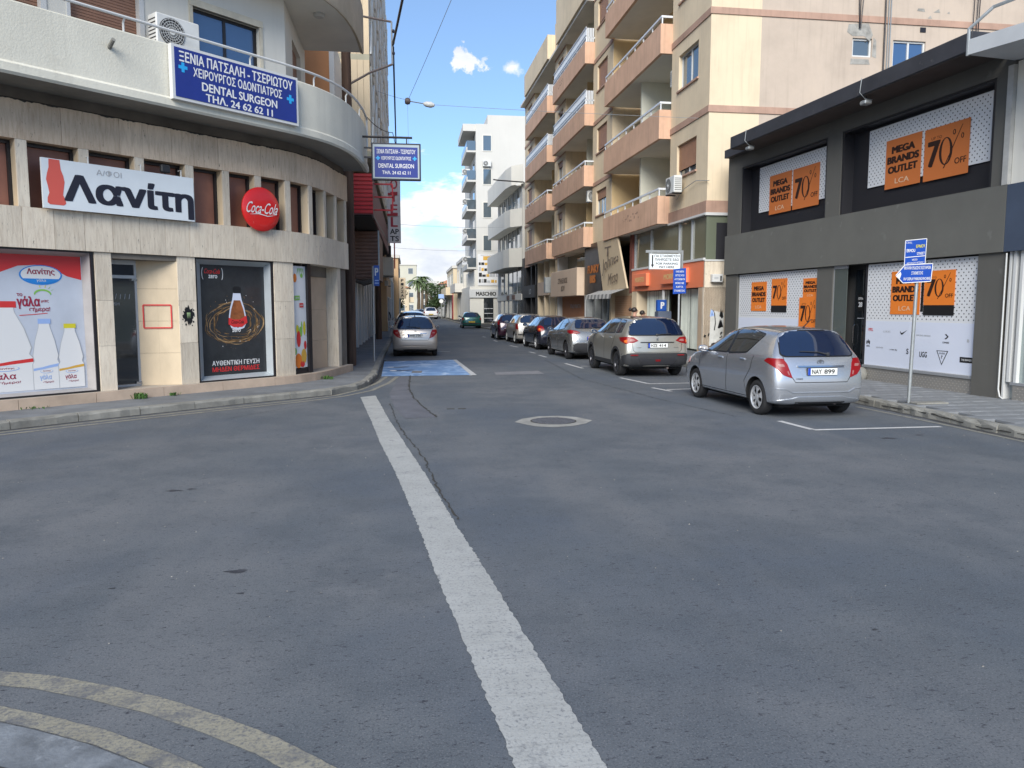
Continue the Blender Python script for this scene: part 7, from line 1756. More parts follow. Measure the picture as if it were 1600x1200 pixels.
def car_body(sp):
    """cage of longitudinal stations, smoothed, with wheel arches cut out"""
    L, Wd, H = sp['L'], sp['W'], sp['H']; w = Wd / 2; ra, fa = sp['ra'], sp['fa']
    ro = sp['rear']                                            # (z fraction table) rear profile y by row
    st = [0, .10, ra * .62, ra + .25, ra + .75, ra + 1.25, sp['ws1'], sp['ws0'], sp['ws0'] + .30, L - .30, L - .10, L]
    zr = sp['roof']; belt = sp['belt']; rows = []
    for j, y in enumerate(st):
        e0 = j == 0; e1 = j == len(st) - 1
        bz = lerp_tab(belt, y); tz = lerp_tab(zr, y)
        tumble = lerp_tab([(0, sp['rw'] * .97), (ra, sp['rw']), (sp['ws1'], sp['rw'] * .985), (sp['ws0'], .80), (L, .62)], y)
        pl = lerp_tab([(0, .90), (.10, .975), (.5, 1.0), (fa - .2, 1.0), (L - .35, .965), (L - .12, .90), (L, .80)], y) * w
        fz = lerp_tab([(0, .0), (sp['ws1'], 0), (sp['ws0'], 1), (L, 1)], y)
        lo = .19 + (.05 if (e0 or e1) else 0) + sp.get('lift', 0)
        nose = lerp_tab([(0, 0), (L - .35, 0), (L, 1)], y)
        sh = bz - .09
        R_ = [(0, lo + .02), (pl * .72, lo), (pl * .965, lo + .06), (pl * 1.0, lo + .24), (pl * 1.0, (lo + .24 + sh) / 2), (pl * .985, sh), (pl * .945, bz)]
        gx = w * tumble; zt = tz
        if fz < 1: R_ += [(gx, zt - .085), (gx * .72, zt - .018), (0, zt)]
        else: R_ += [(pl * .80, bz + (zt - bz) * .62), (pl * .5, zt - .01), (0, zt)]
        P = []
        for k, (x, z) in enumerate(R_):
            yy = y
            if j <= 1: yy = ro[k] + (0 if j == 0 else .10 + .02 * k / 9)
            elif j == 2: yy = max(y, ro[k] + .22)
            elif j == 3: yy = max(y, ro[k] + .34)
            if e1: yy = y - sp['nose'][k]
            elif j == len(st) - 2: yy = y - sp['nose'][k] * .9
            elif j == len(st) - 3: yy = y - sp['nose'][k] * .5
            P.append((x, yy, z))
        rows.append(P)
    V = []; idx = {}
    n = len(rows[0]); S_ = len(rows)
    for j in range(S_):
        for k in range(n):
            x, y, z = rows[j][k]
            idx[(j, k, 1)] = len(V); V.append((x, y, z))
            if x == 0: idx[(j, k, -1)] = idx[(j, k, 1)]
            else: idx[(j, k, -1)] = len(V); V.append((-x, y, z))
    F = []
    for j in range(S_ - 1):
        for k in range(n - 1):
            for s in (1, -1): F.append([idx[(j, k, s)], idx[(j + 1, k, s)], idx[(j + 1, k + 1, s)], idx[(j, k + 1, s)]])
    for j, bulge in ((0, -.035), (S_ - 1, .05)):
        cen = {0: idx[(j, 0, 1)], n - 1: idx[(j, n - 1, 1)]}
        for k in range(1, n - 1): cen[k] = len(V); V.append((0, rows[j][k][1] + bulge, rows[j][k][2]))
        for k in range(n - 1):
            for s in (1, -1):
                f = [idx[(j, k, s)], idx[(j, k + 1, s)], cen[k + 1], cen[k]]
                f = [v for i, v in enumerate(f) if v not in f[:i]]
                if len(f) > 2: F.append(f)
    me = bpy.data.meshes.new('b'); me.from_pydata([(x, y, z) for x, y, z in V], [], F)
    bm = bmesh.new(); bm.from_mesh(me); bmesh.ops.recalc_face_normals(bm, faces=bm.faces)
    cl = bm.edges.layers.float.get('crease_edge') or bm.edges.layers.float.new('crease_edge'); bm.verts.ensure_lookup_table()
    inv = {v: k for k, v in idx.items()}
    def cre(a, b, c):
        e = bm.edges.get((bm.verts[a], bm.verts[b]))
        if e: e[cl] = c
    for j in range(S_ - 1):
        for s in (1, -1):
            cre(idx[(j, 6, s)], idx[(j + 1, 6, s)], .55 if j > 1 else .3); cre(idx[(j, 5, s)], idx[(j + 1, 5, s)], .25); cre(idx[(j, 2, s)], idx[(j + 1, 2, s)], .5)
            cre(idx[(j, 7, s)], idx[(j + 1, 7, s)], .25)
    for k in range(7, n - 1):
        for s in (1, -1): cre(idx[(0, k, s)], idx[(0, k + 1, s)], .6)
    for k in range(0, n - 1):
        for s in (1, -1):
            for jj in (7,): cre(idx[(jj, k, s)], idx[(jj, k + 1, s)], .35 if k > 6 else 0)
    bm.to_mesh(me); bm.free()
    o = bpy.data.objects.new('b', me); m = o.modifiers.new('s', 'SUBSURF'); m.levels = 3; m.render_levels = 3
    full = evaluated(o)
    # arches
    cut = bmesh.new(); R = sp['tr'] + sp.get('arch', .045)
    for y in (ra, fa):
        for s in (1, -1):
            mm_ = Matrix.Translation((s * (w - .13), y, sp['tr'] + .01)) @ Matrix.Rotation(pi / 2, 4, 'Y'); bmesh.ops.create_cone(cut, cap_ends=True, segments=40, radius1=R, radius2=R, depth=.52, matrix=mm_)
    cme = bpy.data.meshes.new('c'); cut.to_mesh(cme); cut.free(); co = bpy.data.objects.new('c', cme)
    o2 = bpy.data.objects.new('b2', full); bo = o2.modifiers.new('b', 'BOOLEAN'); bo.operation = 'DIFFERENCE'; bo.object = co; bo.solver = 'EXACT'
    TMP.collection.objects.link(co); me2 = evaluated(o2); TMP.collection.objects.unlink(co)
    bpy.data.objects.remove(o); bpy.data.objects.remove(o2); bpy.data.objects.remove(co)
    mats_ = [M(sp['paint']), M('underbody'), M('plastic_black')]
    me2.materials.clear()
    for q in mats_: me2.materials.append(q)
    z_clad = sp.get('clad', 0)
    for p in me2.polygons:
        c = p.center; mi = 0
        for y in (ra, fa):
            if abs(hypot(c.y - y, c.z - sp['tr'] - .01) - R) < .012 and abs(p.normal.x) < .3: mi = 1
            if hypot(c.y - y, c.z - sp['tr'] - .01) < R - .01 and abs(p.normal.x) > .8 and abs(c.x) < w - .25: mi = 1
        if c.z < lo_z(sp) + .025 and p.normal.z < -.5: mi = 1
        p.material_index = mi; p.use_smooth = True
    try: me2.set_sharp_from_angle(angle=RD(42))
    except Exception: pass
    bvh = BVHTree.FromPolygons([v.co for v in full.vertices], [tuple(p.vertices) for p in full.polygons])
    return me2, bvh
def lo_z(sp): return .19 + sp.get('lift', 0)
_wm = {}
def wheel_meshes(tr, tw, style):
    k = (tr, tw, style)
    if k in _wm: return _wm[k]
    rr = tr * .66
    g = MB(); g.lathe([(rr, -tw / 2), (tr - .035, -tw / 2), (tr - .008, -tw / 2 + .025), (tr, -tw / 2 + .05), (tr, tw / 2 - .05), (tr - .008, tw / 2 - .025), (tr - .035, tw / 2), (rr, tw / 2 - .012), (rr - .01, tw / 2 - .03), (rr - .01, -tw / 2)], (0, 0, 0), (1, 0, 0), 40, closed=True); ty = g.mesh('tyre', M('rubber'), True)
    m = {'cap': 'alloy', 'spoke': 'alloy', 'dark': 'alloy_dark', 'steel': 'ac_white'}[style]; o = tw / 2
    g = MB(); g.lathe([(rr + .004, o - .004), (rr - .006, o - .002), (rr - .022, o - .02), (rr - .03, o - .05)], (0, 0, 0), (1, 0, 0), 40)
    n = 6 if style in ('cap', 'steel') else 5
    for i in range(n):
        a = 2 * pi * i / n + .3
        def q(r_, da, x): return (x, r_ * cos(a + da), r_ * sin(a + da))
        if style == 'cap':
            g.add([q(.045, -.55, o - .012), q(.045, .55, o - .012), q(rr * .62, .24, o - .006), q(rr * .62, -.24, o - .006), q(rr - .008, .40, o - .018), q(rr - .008, -.40, o - .018)], [(0, 1, 2, 3), (3, 2, 4, 5)])
        else:
            for d in ((-.16, .16),) if style == 'spoke' else ((-.24, -.06), (.06, .24)):
                g.add([q(.05, d[0] * 2.2, o - .02), q(.05, d[1] * 2.2, o - .02), q(rr - .008, d[1], o - .012), q(rr - .008, d[0], o - .012), q(.05, d[0] * 2.2, o - .06), q(.05, d[1] * 2.2, o - .06), q(rr - .008, d[1], o - .06), q(rr - .008, d[0], o - .06)], [(0, 1, 2, 3), (0, 3, 7, 4), (1, 5, 6, 2)])
    g.lathe([(0, o - .006), (.045, o - .008), (.058, o - .02), (.06, o - .05)], (0, 0, 0), (1, 0, 0), 20); rm = g.mesh('rim', M(m), False)
    g = MB(); g.lathe([(0, o - .075), (rr - .012, o - .075)], (0, 0, 0), (1, 0, 0), 24); bk = g.mesh('disc', M('frame_dark'))
    _wm[k] = (ty, rm, bk); return _wm[k]
def make_car(name, label, sp, loc, rz, group='cars parked along the street', detail=2, plate=None, plate_mat='plate_white'):
    L, Wd, H, ra, fa = sp['L'], sp['W'], sp['H'], sp['ra'], sp['fa']; w = Wd / 2
    t = thing(name, label, 'car', loc, rz, group)
    me, bvh = car_body(sp); body = inst(me, 'body', t)
    def dc(nm, P, view, m, par=None, **k):
        mb = decal(bvh, P, view, **k)
        if not mb.f: return None
        return mb.build(nm, M(m), par or t, smooth=True)
    big = detail >= 2; gs = .05 if big else .09
    # glass
    for view in 'LR':
        for i, P in enumerate(sp['side_glass']):
            cx = sum(p[0] for p in P) / len(P); cz = sum(p[1] for p in P) / len(P)
            Pb = [(cx + (x - cx) * 1.06, cz + (z - cz) * 1.13) for x, z in P]
            fr = dc('window_seal', Pb, view, 'gasket', off=.003, g=gs, r=.05)
            dc('side_window', P, view, 'car_glass_side', fr, off=.007, g=gs, r=.045)
    P = sp['rear_glass']; cz = sum(p[1] for p in P) / len(P)
    fr = dc('window_seal', [(x * 1.03, cz + (z - cz) * 1.10) for x, z in P], 'B', 'gasket', off=.003, g=gs, r=.06)
    rg = dc('rear_window', P, 'B', 'car_glass', fr, off=.008, g=gs, r=.05)
    dc('windscreen', sp['front_glass'], 'T', 'car_glass', off=.006, g=.08, r=.05)
    # lamps
    for nm, P, m, v, kw in sp['lamps']:
        dc(nm, P, v, m, off=kw.get('off', .010), g=.035, r=kw.get('r', .02), ang=kw.get('ang', 0), skirt=.02)
        if v in 'LR': dc(nm, P, 'R' if v == 'L' else 'L', m, off=kw.get('off', .010), g=.035, r=kw.get('r', .02), skirt=.02)
        elif v == 'D': dc(nm, [(-x, z) for x, z in P], 'E', m, off=kw.get('off', .010), g=.035, r=kw.get('r', .02), ang=kw.get('ang', 0), skirt=.02)
        elif v == 'B' and max(p[0] for p in P) < 0: dc(nm, [(-x, z) for x, z in P], 'B', m, off=kw.get('off', .010), g=.035, r=kw.get('r', .02), skirt=.02)
    for nm, P, v, m, kw in sp.get('panels', []):
        dc(nm, P, v, m, off=kw.get('off', .008), g=kw.get('g', gs), r=kw.get('r', .02), skirt=.02)
        if v == 'L': dc(nm, P, 'R', m, off=kw.get('off', .008), g=kw.get('g', gs), r=kw.get('r', .02), skirt=.02)
    if detail >= 1:
        for P in sp.get('seams', []):
            v, P = P
            dc('panel_gap', line_poly(P, .011), v, 'gasket', off=.0025, g=.04, skirt=.004)
            if v == 'L': dc('panel_gap', line_poly(P, .011), 'R', 'gasket', off=.0025, g=.04, skirt=.004)
    # plate
    px, pz = sp.get('plate', (0, .72)); h = bvh.ray_cast(Vector((px, -4, pz)), Vector((0, 1, 0)))[0]; y = h.y if h else 0
    g = MB(); g.bbox(-.268, .268, -.02, .012, -.064, .064, .006); pl_ = g.build('number_plate', M('plastic_black'), t, loc=(px, y - .012, pz))
    g = MB(); g.box(-.26, .26, -.024, -.0205, -.056, .056); g.build('plate_face', M(plate_mat), pl_)
    if plate:
        if plate_mat == 'plate_white': g = MB(); g.box(-.26, -.215, -.0265, -.0245, -.056, .056); g.build('plate_band', M('plate_blue'), pl_)
        a, b = plate.split(' '); text(pl_, a, .074, (-.105, -.0245, 0), (0, -1, 0), M('print_black'), .175, .02, .002); text(pl_, b, .074, (.12, -.0245, 0), (0, -1, 0), M('print_black'), .19, .02, .002)
    # wheels
    ty, rm, bk = wheel_meshes(sp['tr'], sp.get('tw', .19), sp.get('wheel', 'cap'))
    for y_ in (ra, fa):
        for s in (-1, 1):
            r_ = (0, 0, 0 if s > 0 else pi); wl = inst(ty, 'wheel', t, (s * (w - sp.get('tw', .19) / 2 - .025), y_, sp['tr']), r_); inst(rm, 'rim', wl); inst(bk, 'hub_plate', wl)
    g = MB(); g.box(-w + .22, w - .22, .25, L - .3, .17 + sp.get('lift', 0), .5); g.box(-w + .05, w - .05, ra - .09, ra + .09, sp['tr'] - .05, sp['tr'] + .05); g.build('underbody', M('underbody'), t, kind='stuff')
    g = MB(); g.tube([(.32, .12, .24), (.32, .5, .26)], .028, 10); g.build('exhaust', M('steel_brown'), t)
    # mirrors and handles
    for s in (-1, 1):
        mz = lerp_tab(sp['belt'], sp['mir']) + .06; g = MB(); pts = []
        for i in range(9):
            a = pi * i / 8; rr_ = sin(a); rowp = []
            for k in range(13):
                b = 2 * pi * k / 12; rowp.append((s * (w + .055 + .105 * cos(a)) , sp['mir'] + (.055 if cos(b) < 0 else .085) * rr_ * cos(b), mz + .072 * rr_ * sin(b)))
            pts.append(rowp)
        g.grid(pts); mr_ = g.build('door_mirror', M(sp.get('mirror', sp['paint'])), t, smooth=True)
        g = MB(); g.add([(s * (w + .055 + .085 * cos(a)), sp['mir'] - .052 - .003 * 0, mz + .055 * sin(a)) for a in [k * pi / 8 for k in range(16)]], [tuple(range(16))]); g.build('mirror_glass', M('car_glass'), mr_, fix=False)
        g = MB(); g.prism([(s * (w - .12), sp['mir'] - .03, mz - .05), (s * (w - .12), sp['mir'] + .05, mz - .05), (s * (w + .02), sp['mir'] + .04, mz - .02), (s * (w + .02), sp['mir'] - .02, mz - .02)], (0, 0, .03)); g.build('mirror_arm', M('plastic_black'), mr_)
        if detail >= 1:
            for hy, hz in sp.get('handles', []):
                hh = bvh.ray_cast(Vector((s * 3, hy, hz)), Vector((-s, 0, 0)))[0]
                if hh:
                    g = MB(); g.bbox(-.012, .022, -.085, .085, -.014, .016, .008); g.build('door_handle', M(sp['paint']), t, loc=(hh.x if s > 0 else hh.x - .01, hy, hz))
    # rear wiper, badge, aerial, high brake lamp
    if detail >= 1:
        wp = sp.get('wiper'); 
        if wp:
            P = []
            for x, z in wp:
                h = bvh.ray_cast(Vector((x, -4, z)), Vector((0, 1, 0)))[0]; P.append((x, (h.y if h else .2) - .03, z))
            g = MB(); g.tube(P, [.016, .010, .007], 6); g.build('rear_wiper', M('plastic_black'), t)
            g = MB(); g.lathe([(0, .03), (.03, .025), (.035, 0)], (P[0][0], P[0][1] + .02, P[0][2]), (0, -1, .3), 12); g.build('wiper_hub', M('plastic_black'), t)
        ax = sp.get('aerial')
        if ax:
            h = bvh.ray_cast(Vector((ax[0], ax[1], 4)), Vector((0, 0, -1)))[0]; g = MB(); g.tube([h, h + Vector((0, -.02, .03)), h + Vector((ax[2], -.16, .15))], [.022, .010, .006], 6); g.build('aerial', M('plastic_black'), t)
        bx_ = sp.get('badge')
        if bx_:
            x, z, kind = bx_; h = bvh.ray_cast(Vector((x, -4, z)), Vector((0, 1, 0))); y_ = h[0].y; nn = h[1] if h[1].y < 0 else -h[1]
            g = MB()
            def ring(cx, cz, a, b, tck=.006, n=24):
                P = [(x + cx + a * cos(2 * pi * i / n), y_ - .012, z + cz + b * sin(2 * pi * i / n)) for i in range(n)]; Q = [(x + cx + (a - tck) * cos(2 * pi * i / n), y_ - .012, z + cz + (b - tck) * sin(2 * pi * i / n)) for i in range(n)]
                g.add(P + Q, [(i, (i + 1) % n, n + (i + 1) % n, n + i) for i in range(n)])
            if kind == 'oval': ring(0, 0, .062, .040, .009); ring(0, .012, .034, .017, .007); ring(0, -.0, .014, .034, .006)
            elif kind == 'round': ring(0, 0, .045, .045, .009)
            else:
                g.add([(x + a, y_ - .012, z + b) for a, b in ((-.04, .01), (.03, .05), (.035, .035), (-.005, .012), (.04, -.01), (-.03, -.05), (-.035, -.035), (.005, -.012))], [(0, 1, 2, 3, 4, 5, 6, 7)])
            g.build('badge', M('chrome'), t, fix=False, kind='stuff')
        for s_, x, z, hh_, ww in sp.get('model', []):
            h = bvh.ray_cast(Vector((x, -4, z)), Vector((0, 1, 0)))[0]
            if h: text(t, s_, hh_, (x, h.y - .008, z), (0, -1, 0), M('chrome'), ww, .01, .004, name='model_lettering')
    return t
def base(L, W, H, ra, fa, tr, paint, **k):
    sp = dict(L=L, W=W, H=H, ra=ra, fa=fa, tr=tr, paint=paint, rw=.70, ws1=2.12, ws0=3.02, mir=2.66,
        rear=[.14, .09, .05, .02, .03, .10, .15, .40, .42, .40], nose=[.16, .12, .06, .02, .0, .03, .10, .22, .24, .24],
        roof=[(0, H - .045), (.6, H - .02), (1.4, H), (2.12, H - .03), (3.02, 1.03), (3.32, 1.0), (L - .3, .88), (L - .1, .80), (L, .72)],
        belt=[(0, 1.02), (.6, 1.03), (2.6, .97), (3.02, .95), (3.4, .90), (L - .3, .80), (L, .66)],
        front_glass=[(-.60, 2.22), (.60, 2.22), (.68, 2.95), (-.68, 2.95)])
    sp.update(k); return sp
YSEAM = [('L', [(2.92, .34), (2.98, .6), (2.95, .95)]), ('L', [(1.78, .30), (1.76, .6), (1.78, .97)]), ('L', [(.98, .30), (1.06, .55), (.86, .78), (.80, 1.0)]), ('L', [(1.0, .29), (2.9, .29)]),
         ('B', [(-.62, 1.02), (-.60, .80), (-.50, .66), (-.46, .60), (.46, .60), (.50, .66), (.60, .80), (.62, 1.02)]), ('T', [(-.56, .48), (.56, .48)])]
def yaris(paint):
    return base(3.95, 1.67, 1.505, .66, 3.17, .300, paint, wheel='cap', tw=.185,
        side_glass=[[(1.84, 1.01), (2.84, 1.0), (2.86, 1.03), (2.52, 1.24), (2.22, 1.40), (1.86, 1.425)], [(1.10, 1.05), (1.74, 1.01), (1.76, 1.425), (1.25, 1.41), (.82, 1.36), (.80, 1.33)]],
        rear_glass=[(-.645, 1.06), (-.58, 1.025), (.58, 1.025), (.645, 1.06), (.55, 1.405), (.47, 1.425), (-.47, 1.425), (-.55, 1.405)],
        lamps=[('tail_lamp', [(-.86, .99), (-.62, .985), (-.55, .90), (-.46, .67), (-.60, .72), (-.74, .84), (-.92, .94)], 'lamp_red', 'D', dict(ang=.5, r=.02)),
               ('lamp_clear', [(-.70, .895), (-.61, .90), (-.58, .855), (-.66, .855)], 'lamp_clear', 'D', dict(ang=.5, r=.015, off=.014)),
               ('lamp_clear', [(-.55, .78), (-.53, .79), (-.505, .72), (-.52, .72)], 'lamp_clear', 'D', dict(ang=.5, r=.01, off=.014)),
               ('brake_lamp', [(-.10, 1.440), (.10, 1.440), (.09, 1.468), (-.09, 1.468)], 'lamp_red_dark', 'B', dict(r=.008, off=.012)),
               ('head_lamp', [(3.50, .70), (3.86, .66), (3.80, .76), (3.55, .86)], 'lamp_clear', 'L', dict(r=.03))],
        panels=[('plate_recess', [(-.40, .865), (.40, .865), (.37, .82), (.33, .70), (-.33, .70), (-.37, .82)], 'B', paint, dict(off=.004, r=.02)),
                ('garnish', [(-.42, .872), (.42, .872), (.40, .845), (-.40, .845)], 'B', 'chrome', dict(off=.024, r=.008)),
                ('lower_lip', [(-.80, .29), (-.50, .33), (-.40, .36), (.40, .36), (.50, .33), (.80, .29), (.78, .25), (-.78, .25)], 'B', paint, dict(off=.022, r=.02)),
                ('lower_vent', [(-.45, .275), (.45, .275), (.42, .225), (-.42, .225)], 'B', 'plastic_black', dict(off=.03, r=.015)),
                ('bumper_crease', [(-.84, .50), (-.62, .50), (-.50, .44), (.50, .44), (.62, .50), (.84, .50), (.84, .488), (.62, .488), (.50, .428), (-.50, .428), (-.62, .488), (-.84, .488)], 'B', paint, dict(off=.014, r=.004, g=.03)),
                ('pillar_trim', [(1.74, 1.0), (1.86, 1.0), (1.88, 1.44), (1.74, 1.44)], 'L', 'gasket', dict(off=.0045, r=.01)),
                ('sill_trim', [(1.0, .235), (2.85, .235), (2.85, .265), (1.0, .265)], 'L', 'chrome', dict(off=.006, r=.004))],
        seams=YSEAM, handles=[(2.02, .90), (1.16, .92)], plate=(0, .775), wiper=[(.16, 1.045), (.0, 1.085), (-.32, 1.10)], badge=(0, .925, 'oval'), aerial=(.0, .62, .04),
        model=[('YARIS', -.40, .66, .028, .12)])
CARS = []
sp = yaris('paint_silver')
def place(x, y_rear_axle, sp): return (x, y_rear_axle - sp['ra'], 0)
c = make_car('hatchback', 'silver hatchback nearest on the right, in front of the outlet shop', sp, (6.66, 12.36 - .66, 0), RD(2.6), plate='NAY 899')
sp = yaris('paint_lightbeige')
make_car('hatchback', 'beige silver hatchback on the left kerb behind the blue road painting', sp, (.19, 28.95 - .66, 0), RD(.4), plate='WHM 730')
# compact off roader
sp = base(4.17, 1.775, 1.61, .78, 3.28, .335, 'paint_champagne', wheel='dark', tw=.215, arch=.05, rw=.725, ws1=2.25, ws0=3.08, mir=2.76, lift=.04,
    rear=[.14, .09, .04, .0, .02, .07, .12, .30, .31, .30],
    roof=[(0, 1.545), (.6, 1.57), (1.5, 1.59), (2.25, 1.56), (3.08, 1.16), (3.4, 1.13), (3.87, 1.04), (4.07, .96), (4.17, .85)],
    belt=[(0, 1.10), (.8, 1.10), (2.8, 1.06), (3.08, 1.08), (3.5, 1.02), (3.87, .95), (4.17, .78)],
    front_glass=[(-.62, 2.34), (.62, 2.34), (.70, 3.02), (-.70, 3.02)],
    side_glass=[[(1.95, 1.12), (2.88, 1.11), (2.9, 1.14), (2.62, 1.32), (2.35, 1.47), (1.97, 1.49)], [(1.08, 1.14), (1.86, 1.12), (1.87, 1.49), (1.12, 1.48)], [(.52, 1.17), (.99, 1.14), (1.02, 1.475), (.62, 1.45)]],
    rear_glass=[(-.72, 1.105), (.72, 1.105), (.65, 1.49), (.57, 1.525), (-.57, 1.525), (-.65, 1.49)],
    lamps=[('tail_lamp', [(-1.02, 1.03), (-.80, 1.055), (-.60, 1.045), (-.47, .955), (-.60, .90), (-.78, .87), (-.98, .94)], 'lamp_red', 'D', dict(ang=.45, r=.02)),
           ('lamp_clear', [(-.69, 1.00), (-.60, .995), (-.54, .955), (-.62, .94), (-.69, .94)], 'lamp_clear', 'D', dict(ang=.45, r=.012, off=.014)),
           ('lamp_amber', [(-.85, .96), (-.75, .985), (-.75, .90), (-.83, .91)], 'lamp_amber', 'D', dict(ang=.45, r=.012, off=.014)),
           ('reflector', [(-.72, .60), (-.53, .60), (-.53, .575), (-.72, .575)], 'lamp_red', 'B', dict(off=.035, r=.006)),
           ('fog_lamp', [(-.07, .475), (.07, .475), (.06, .42), (-.06, .42)], 'lamp_red_dark', 'B', dict(off=.035, r=.006)),
           ('head_lamp', [(3.7, .86), (4.08, .80), (4.03, .92), (3.75, .98)], 'lamp_clear', 'L', dict(r=.03))],
    panels=[('rear_cladding', [(-.90, .615), (-.70, .64), (.70, .64), (.90, .615), (.90, .26), (-.90, .26)], 'B', 'plastic_black', dict(off=.014, r=.03)),
            ('skid_plate', [(-.52, .50), (.52, .50), (.42, .34), (-.42, .34)], 'B', 'alloy_dark', dict(off=.026, r=.03)),
            ('side_cladding', [(.02, .62), (.30, .55), (.34, .30), (.02, .28)], 'L', 'plastic_black', dict(off=.010, r=.02)),
            ('side_cladding', [(1.20, .40), (2.86, .40), (2.86, .22), (1.20, .22)], 'L', 'plastic_black', dict(off=.010, r=.01)),
            ('arch_cladding', [(.78 + .385 * cos(a), .345 + .385 * sin(a)) for a in [RD(-12 + 204 * k / 16) for k in range(17)]] + [(.78 + .45 * cos(a), .345 + .45 * sin(a)) for a in [RD(192 - 204 * k / 16) for k in range(17)]], 'L', 'plastic_black', dict(off=.012, r=.0, g=.04)),
            ('arch_cladding', [(3.28 + .385 * cos(a), .345 + .385 * sin(a)) for a in [RD(-12 + 204 * k / 16) for k in range(17)]] + [(3.28 + .45 * cos(a), .345 + .45 * sin(a)) for a in [RD(192 - 204 * k / 16) for k in range(17)]], 'L', 'plastic_black', dict(off=.012, r=.0, g=.04)),
            ('garnish', [(-.46, .925), (.46, .925), (.44, .905), (-.44, .905)], 'B', 'gasket', dict(off=.02, r=.006)),
            ('roof_rail', [(.55, 1.525), (2.3, 1.525), (2.3, 1.545), (.55, 1.545)], 'L', 'chrome', dict(off=.03, r=.005))],
    seams=[('L', [(2.98, .45), (3.02, .7), (3.0, 1.05)]), ('L', [(1.90, .42), (1.88, .7), (1.90, 1.08)]), ('L', [(1.16, .5), (1.18, .75), (1.0, .95), (.98, 1.12)]), ('B', [(-.66, .88), (-.65, .72), (-.60, .66), (.60, .66), (.65, .72), (.66, .88)])],
    handles=[(2.12, .99), (1.28, 1.0)], plate=(0, .835), wiper=[(.0, 1.10), (.1, 1.12), (.38, 1.13)], badge=(0, .985, 'ess'), model=[('VITARA', -.50, .78, .022, .13), ('ALLGRIP', .50, .78, .022, .13)])
make_car('off_roader', 'champagne compact off roader with black lower cladding, second car on the right', sp, (6.32, 19.88 - .78, 0), RD(1.8), plate='HZE 414')
# sleek grey hatch
sp = base(4.06, 1.695, 1.495, .72, 3.29, .315, 'paint_grey', wheel='dark', rw=.69, ws1=2.2, ws0=3.15, mir=2.78,
    rear=[.16, .10, .05, .0, .02, .12, .24, .62, .64, .62],
    roof=[(0, 1.43), (.6, 1.45), (1.5, 1.48), (2.2, 1.45), (3.15, 1.01), (3.4, .99), (3.76, .88), (3.96, .80), (4.06, .70)],
    belt=[(0, 1.05), (.8, 1.03), (2.8, .95), (3.15, .94), (3.5, .90), (3.76, .82), (4.06, .66)],
    side_glass=[[(1.92, .99), (2.95, .98), (2.97, 1.0), (2.60, 1.22), (2.3, 1.36), (1.94, 1.395)], [(1.12, 1.06), (1.82, 1.0), (1.84, 1.395), (1.3, 1.36), (.98, 1.27)]],
    rear_glass=[(-.60, 1.09), (.60, 1.09), (.52, 1.36), (.46, 1.38), (-.46, 1.38), (-.52, 1.36)],
    lamps=[('tail_lamp', [(-1.0, 1.02), (-.80, 1.03), (-.60, 1.0), (-.46, .93), (-.60, .90), (-.80, .90), (-.98, .95)], 'lamp_red', 'D', dict(ang=.5, r=.02)), ('lamp_clear', [(-.72, .985), (-.58, .97), (-.50, .935), (-.68, .92)], 'lamp_clear', 'D', dict(ang=.5, r=.01, off=.014))],
    panels=[('lower_bumper', [(-.85, .50), (-.6, .58), (.6, .58), (.85, .50), (.85, .22), (-.85, .22)], 'B', 'plastic_black', dict(off=.012, r=.04)), ('pillar_trim', [(1.82, .99), (1.93, .99), (1.95, 1.41), (1.83, 1.41)], 'L', 'gasket', dict(off=.0045, r=.01))],
    seams=[('L', [(1.86, .3), (1.84, .98)]), ('L', [(1.06, .34), (1.1, .6), (.9, .85), (.9, 1.0)]), ('B', [(-.62, .9), (-.5, .66), (.5, .66), (.62, .9)])], handles=[(2.1, .86), (1.2, .9)], plate=(0, .74), wiper=[(0, 1.09), (.1, 1.12), (.35, 1.13)], badge=(0, .95, 'round'))
make_car('hatchback', 'sleek dark silver hatchback, third car on the right', sp, (6.27, 26.47 - .72, 0), RD(3.0), plate='NHX 120', detail=1)
# rounded black hatch
sp = base(4.03, 1.75, 1.47, .74, 3.28, .31, 'paint_black', wheel='spoke', rw=.68, rear=[.15, .09, .04, .0, .02, .10, .20, .52, .54, .52],
    roof=[(0, 1.40), (.6, 1.44), (1.5, 1.46), (2.12, 1.43), (3.1, 1.0), (3.4, .98), (3.73, .87), (3.93, .80), (4.03, .70)], ws0=3.1,
    side_glass=[[(1.84, 1.0), (2.86, .98), (2.5, 1.24), (2.22, 1.36), (1.86, 1.38)], [(1.08, 1.03), (1.74, 1.0), (1.76, 1.38), (1.2, 1.35), (.92, 1.28)]],
    rear_glass=[(-.60, 1.04), (.60, 1.04), (.52, 1.36), (-.52, 1.36)],
    lamps=[('tail_lamp', [(-.98, 1.02), (-.76, 1.04), (-.62, .98), (-.55, .86), (-.62, .80), (-.80, .78), (-.96, .86)], 'lamp_red', 'D', dict(ang=.55, r=.05)), ('lamp_amber', [(-.84, .92), (-.72, .93), (-.70, .84), (-.80, .83)], 'lamp_amber', 'D', dict(ang=.55, r=.03, off=.016))],
    seams=[], handles=[(2.0, .88)], plate=(0, .52), wiper=[(0, 1.04), (.1, 1.06), (.35, 1.07)], badge=(0, .93, 'round'))
make_car('hatchback', 'rounded black hatchback, fourth car on the right', sp, (6.20, 32.5 - .74, 0), RD(2.6), plate='KVV 552', detail=1)
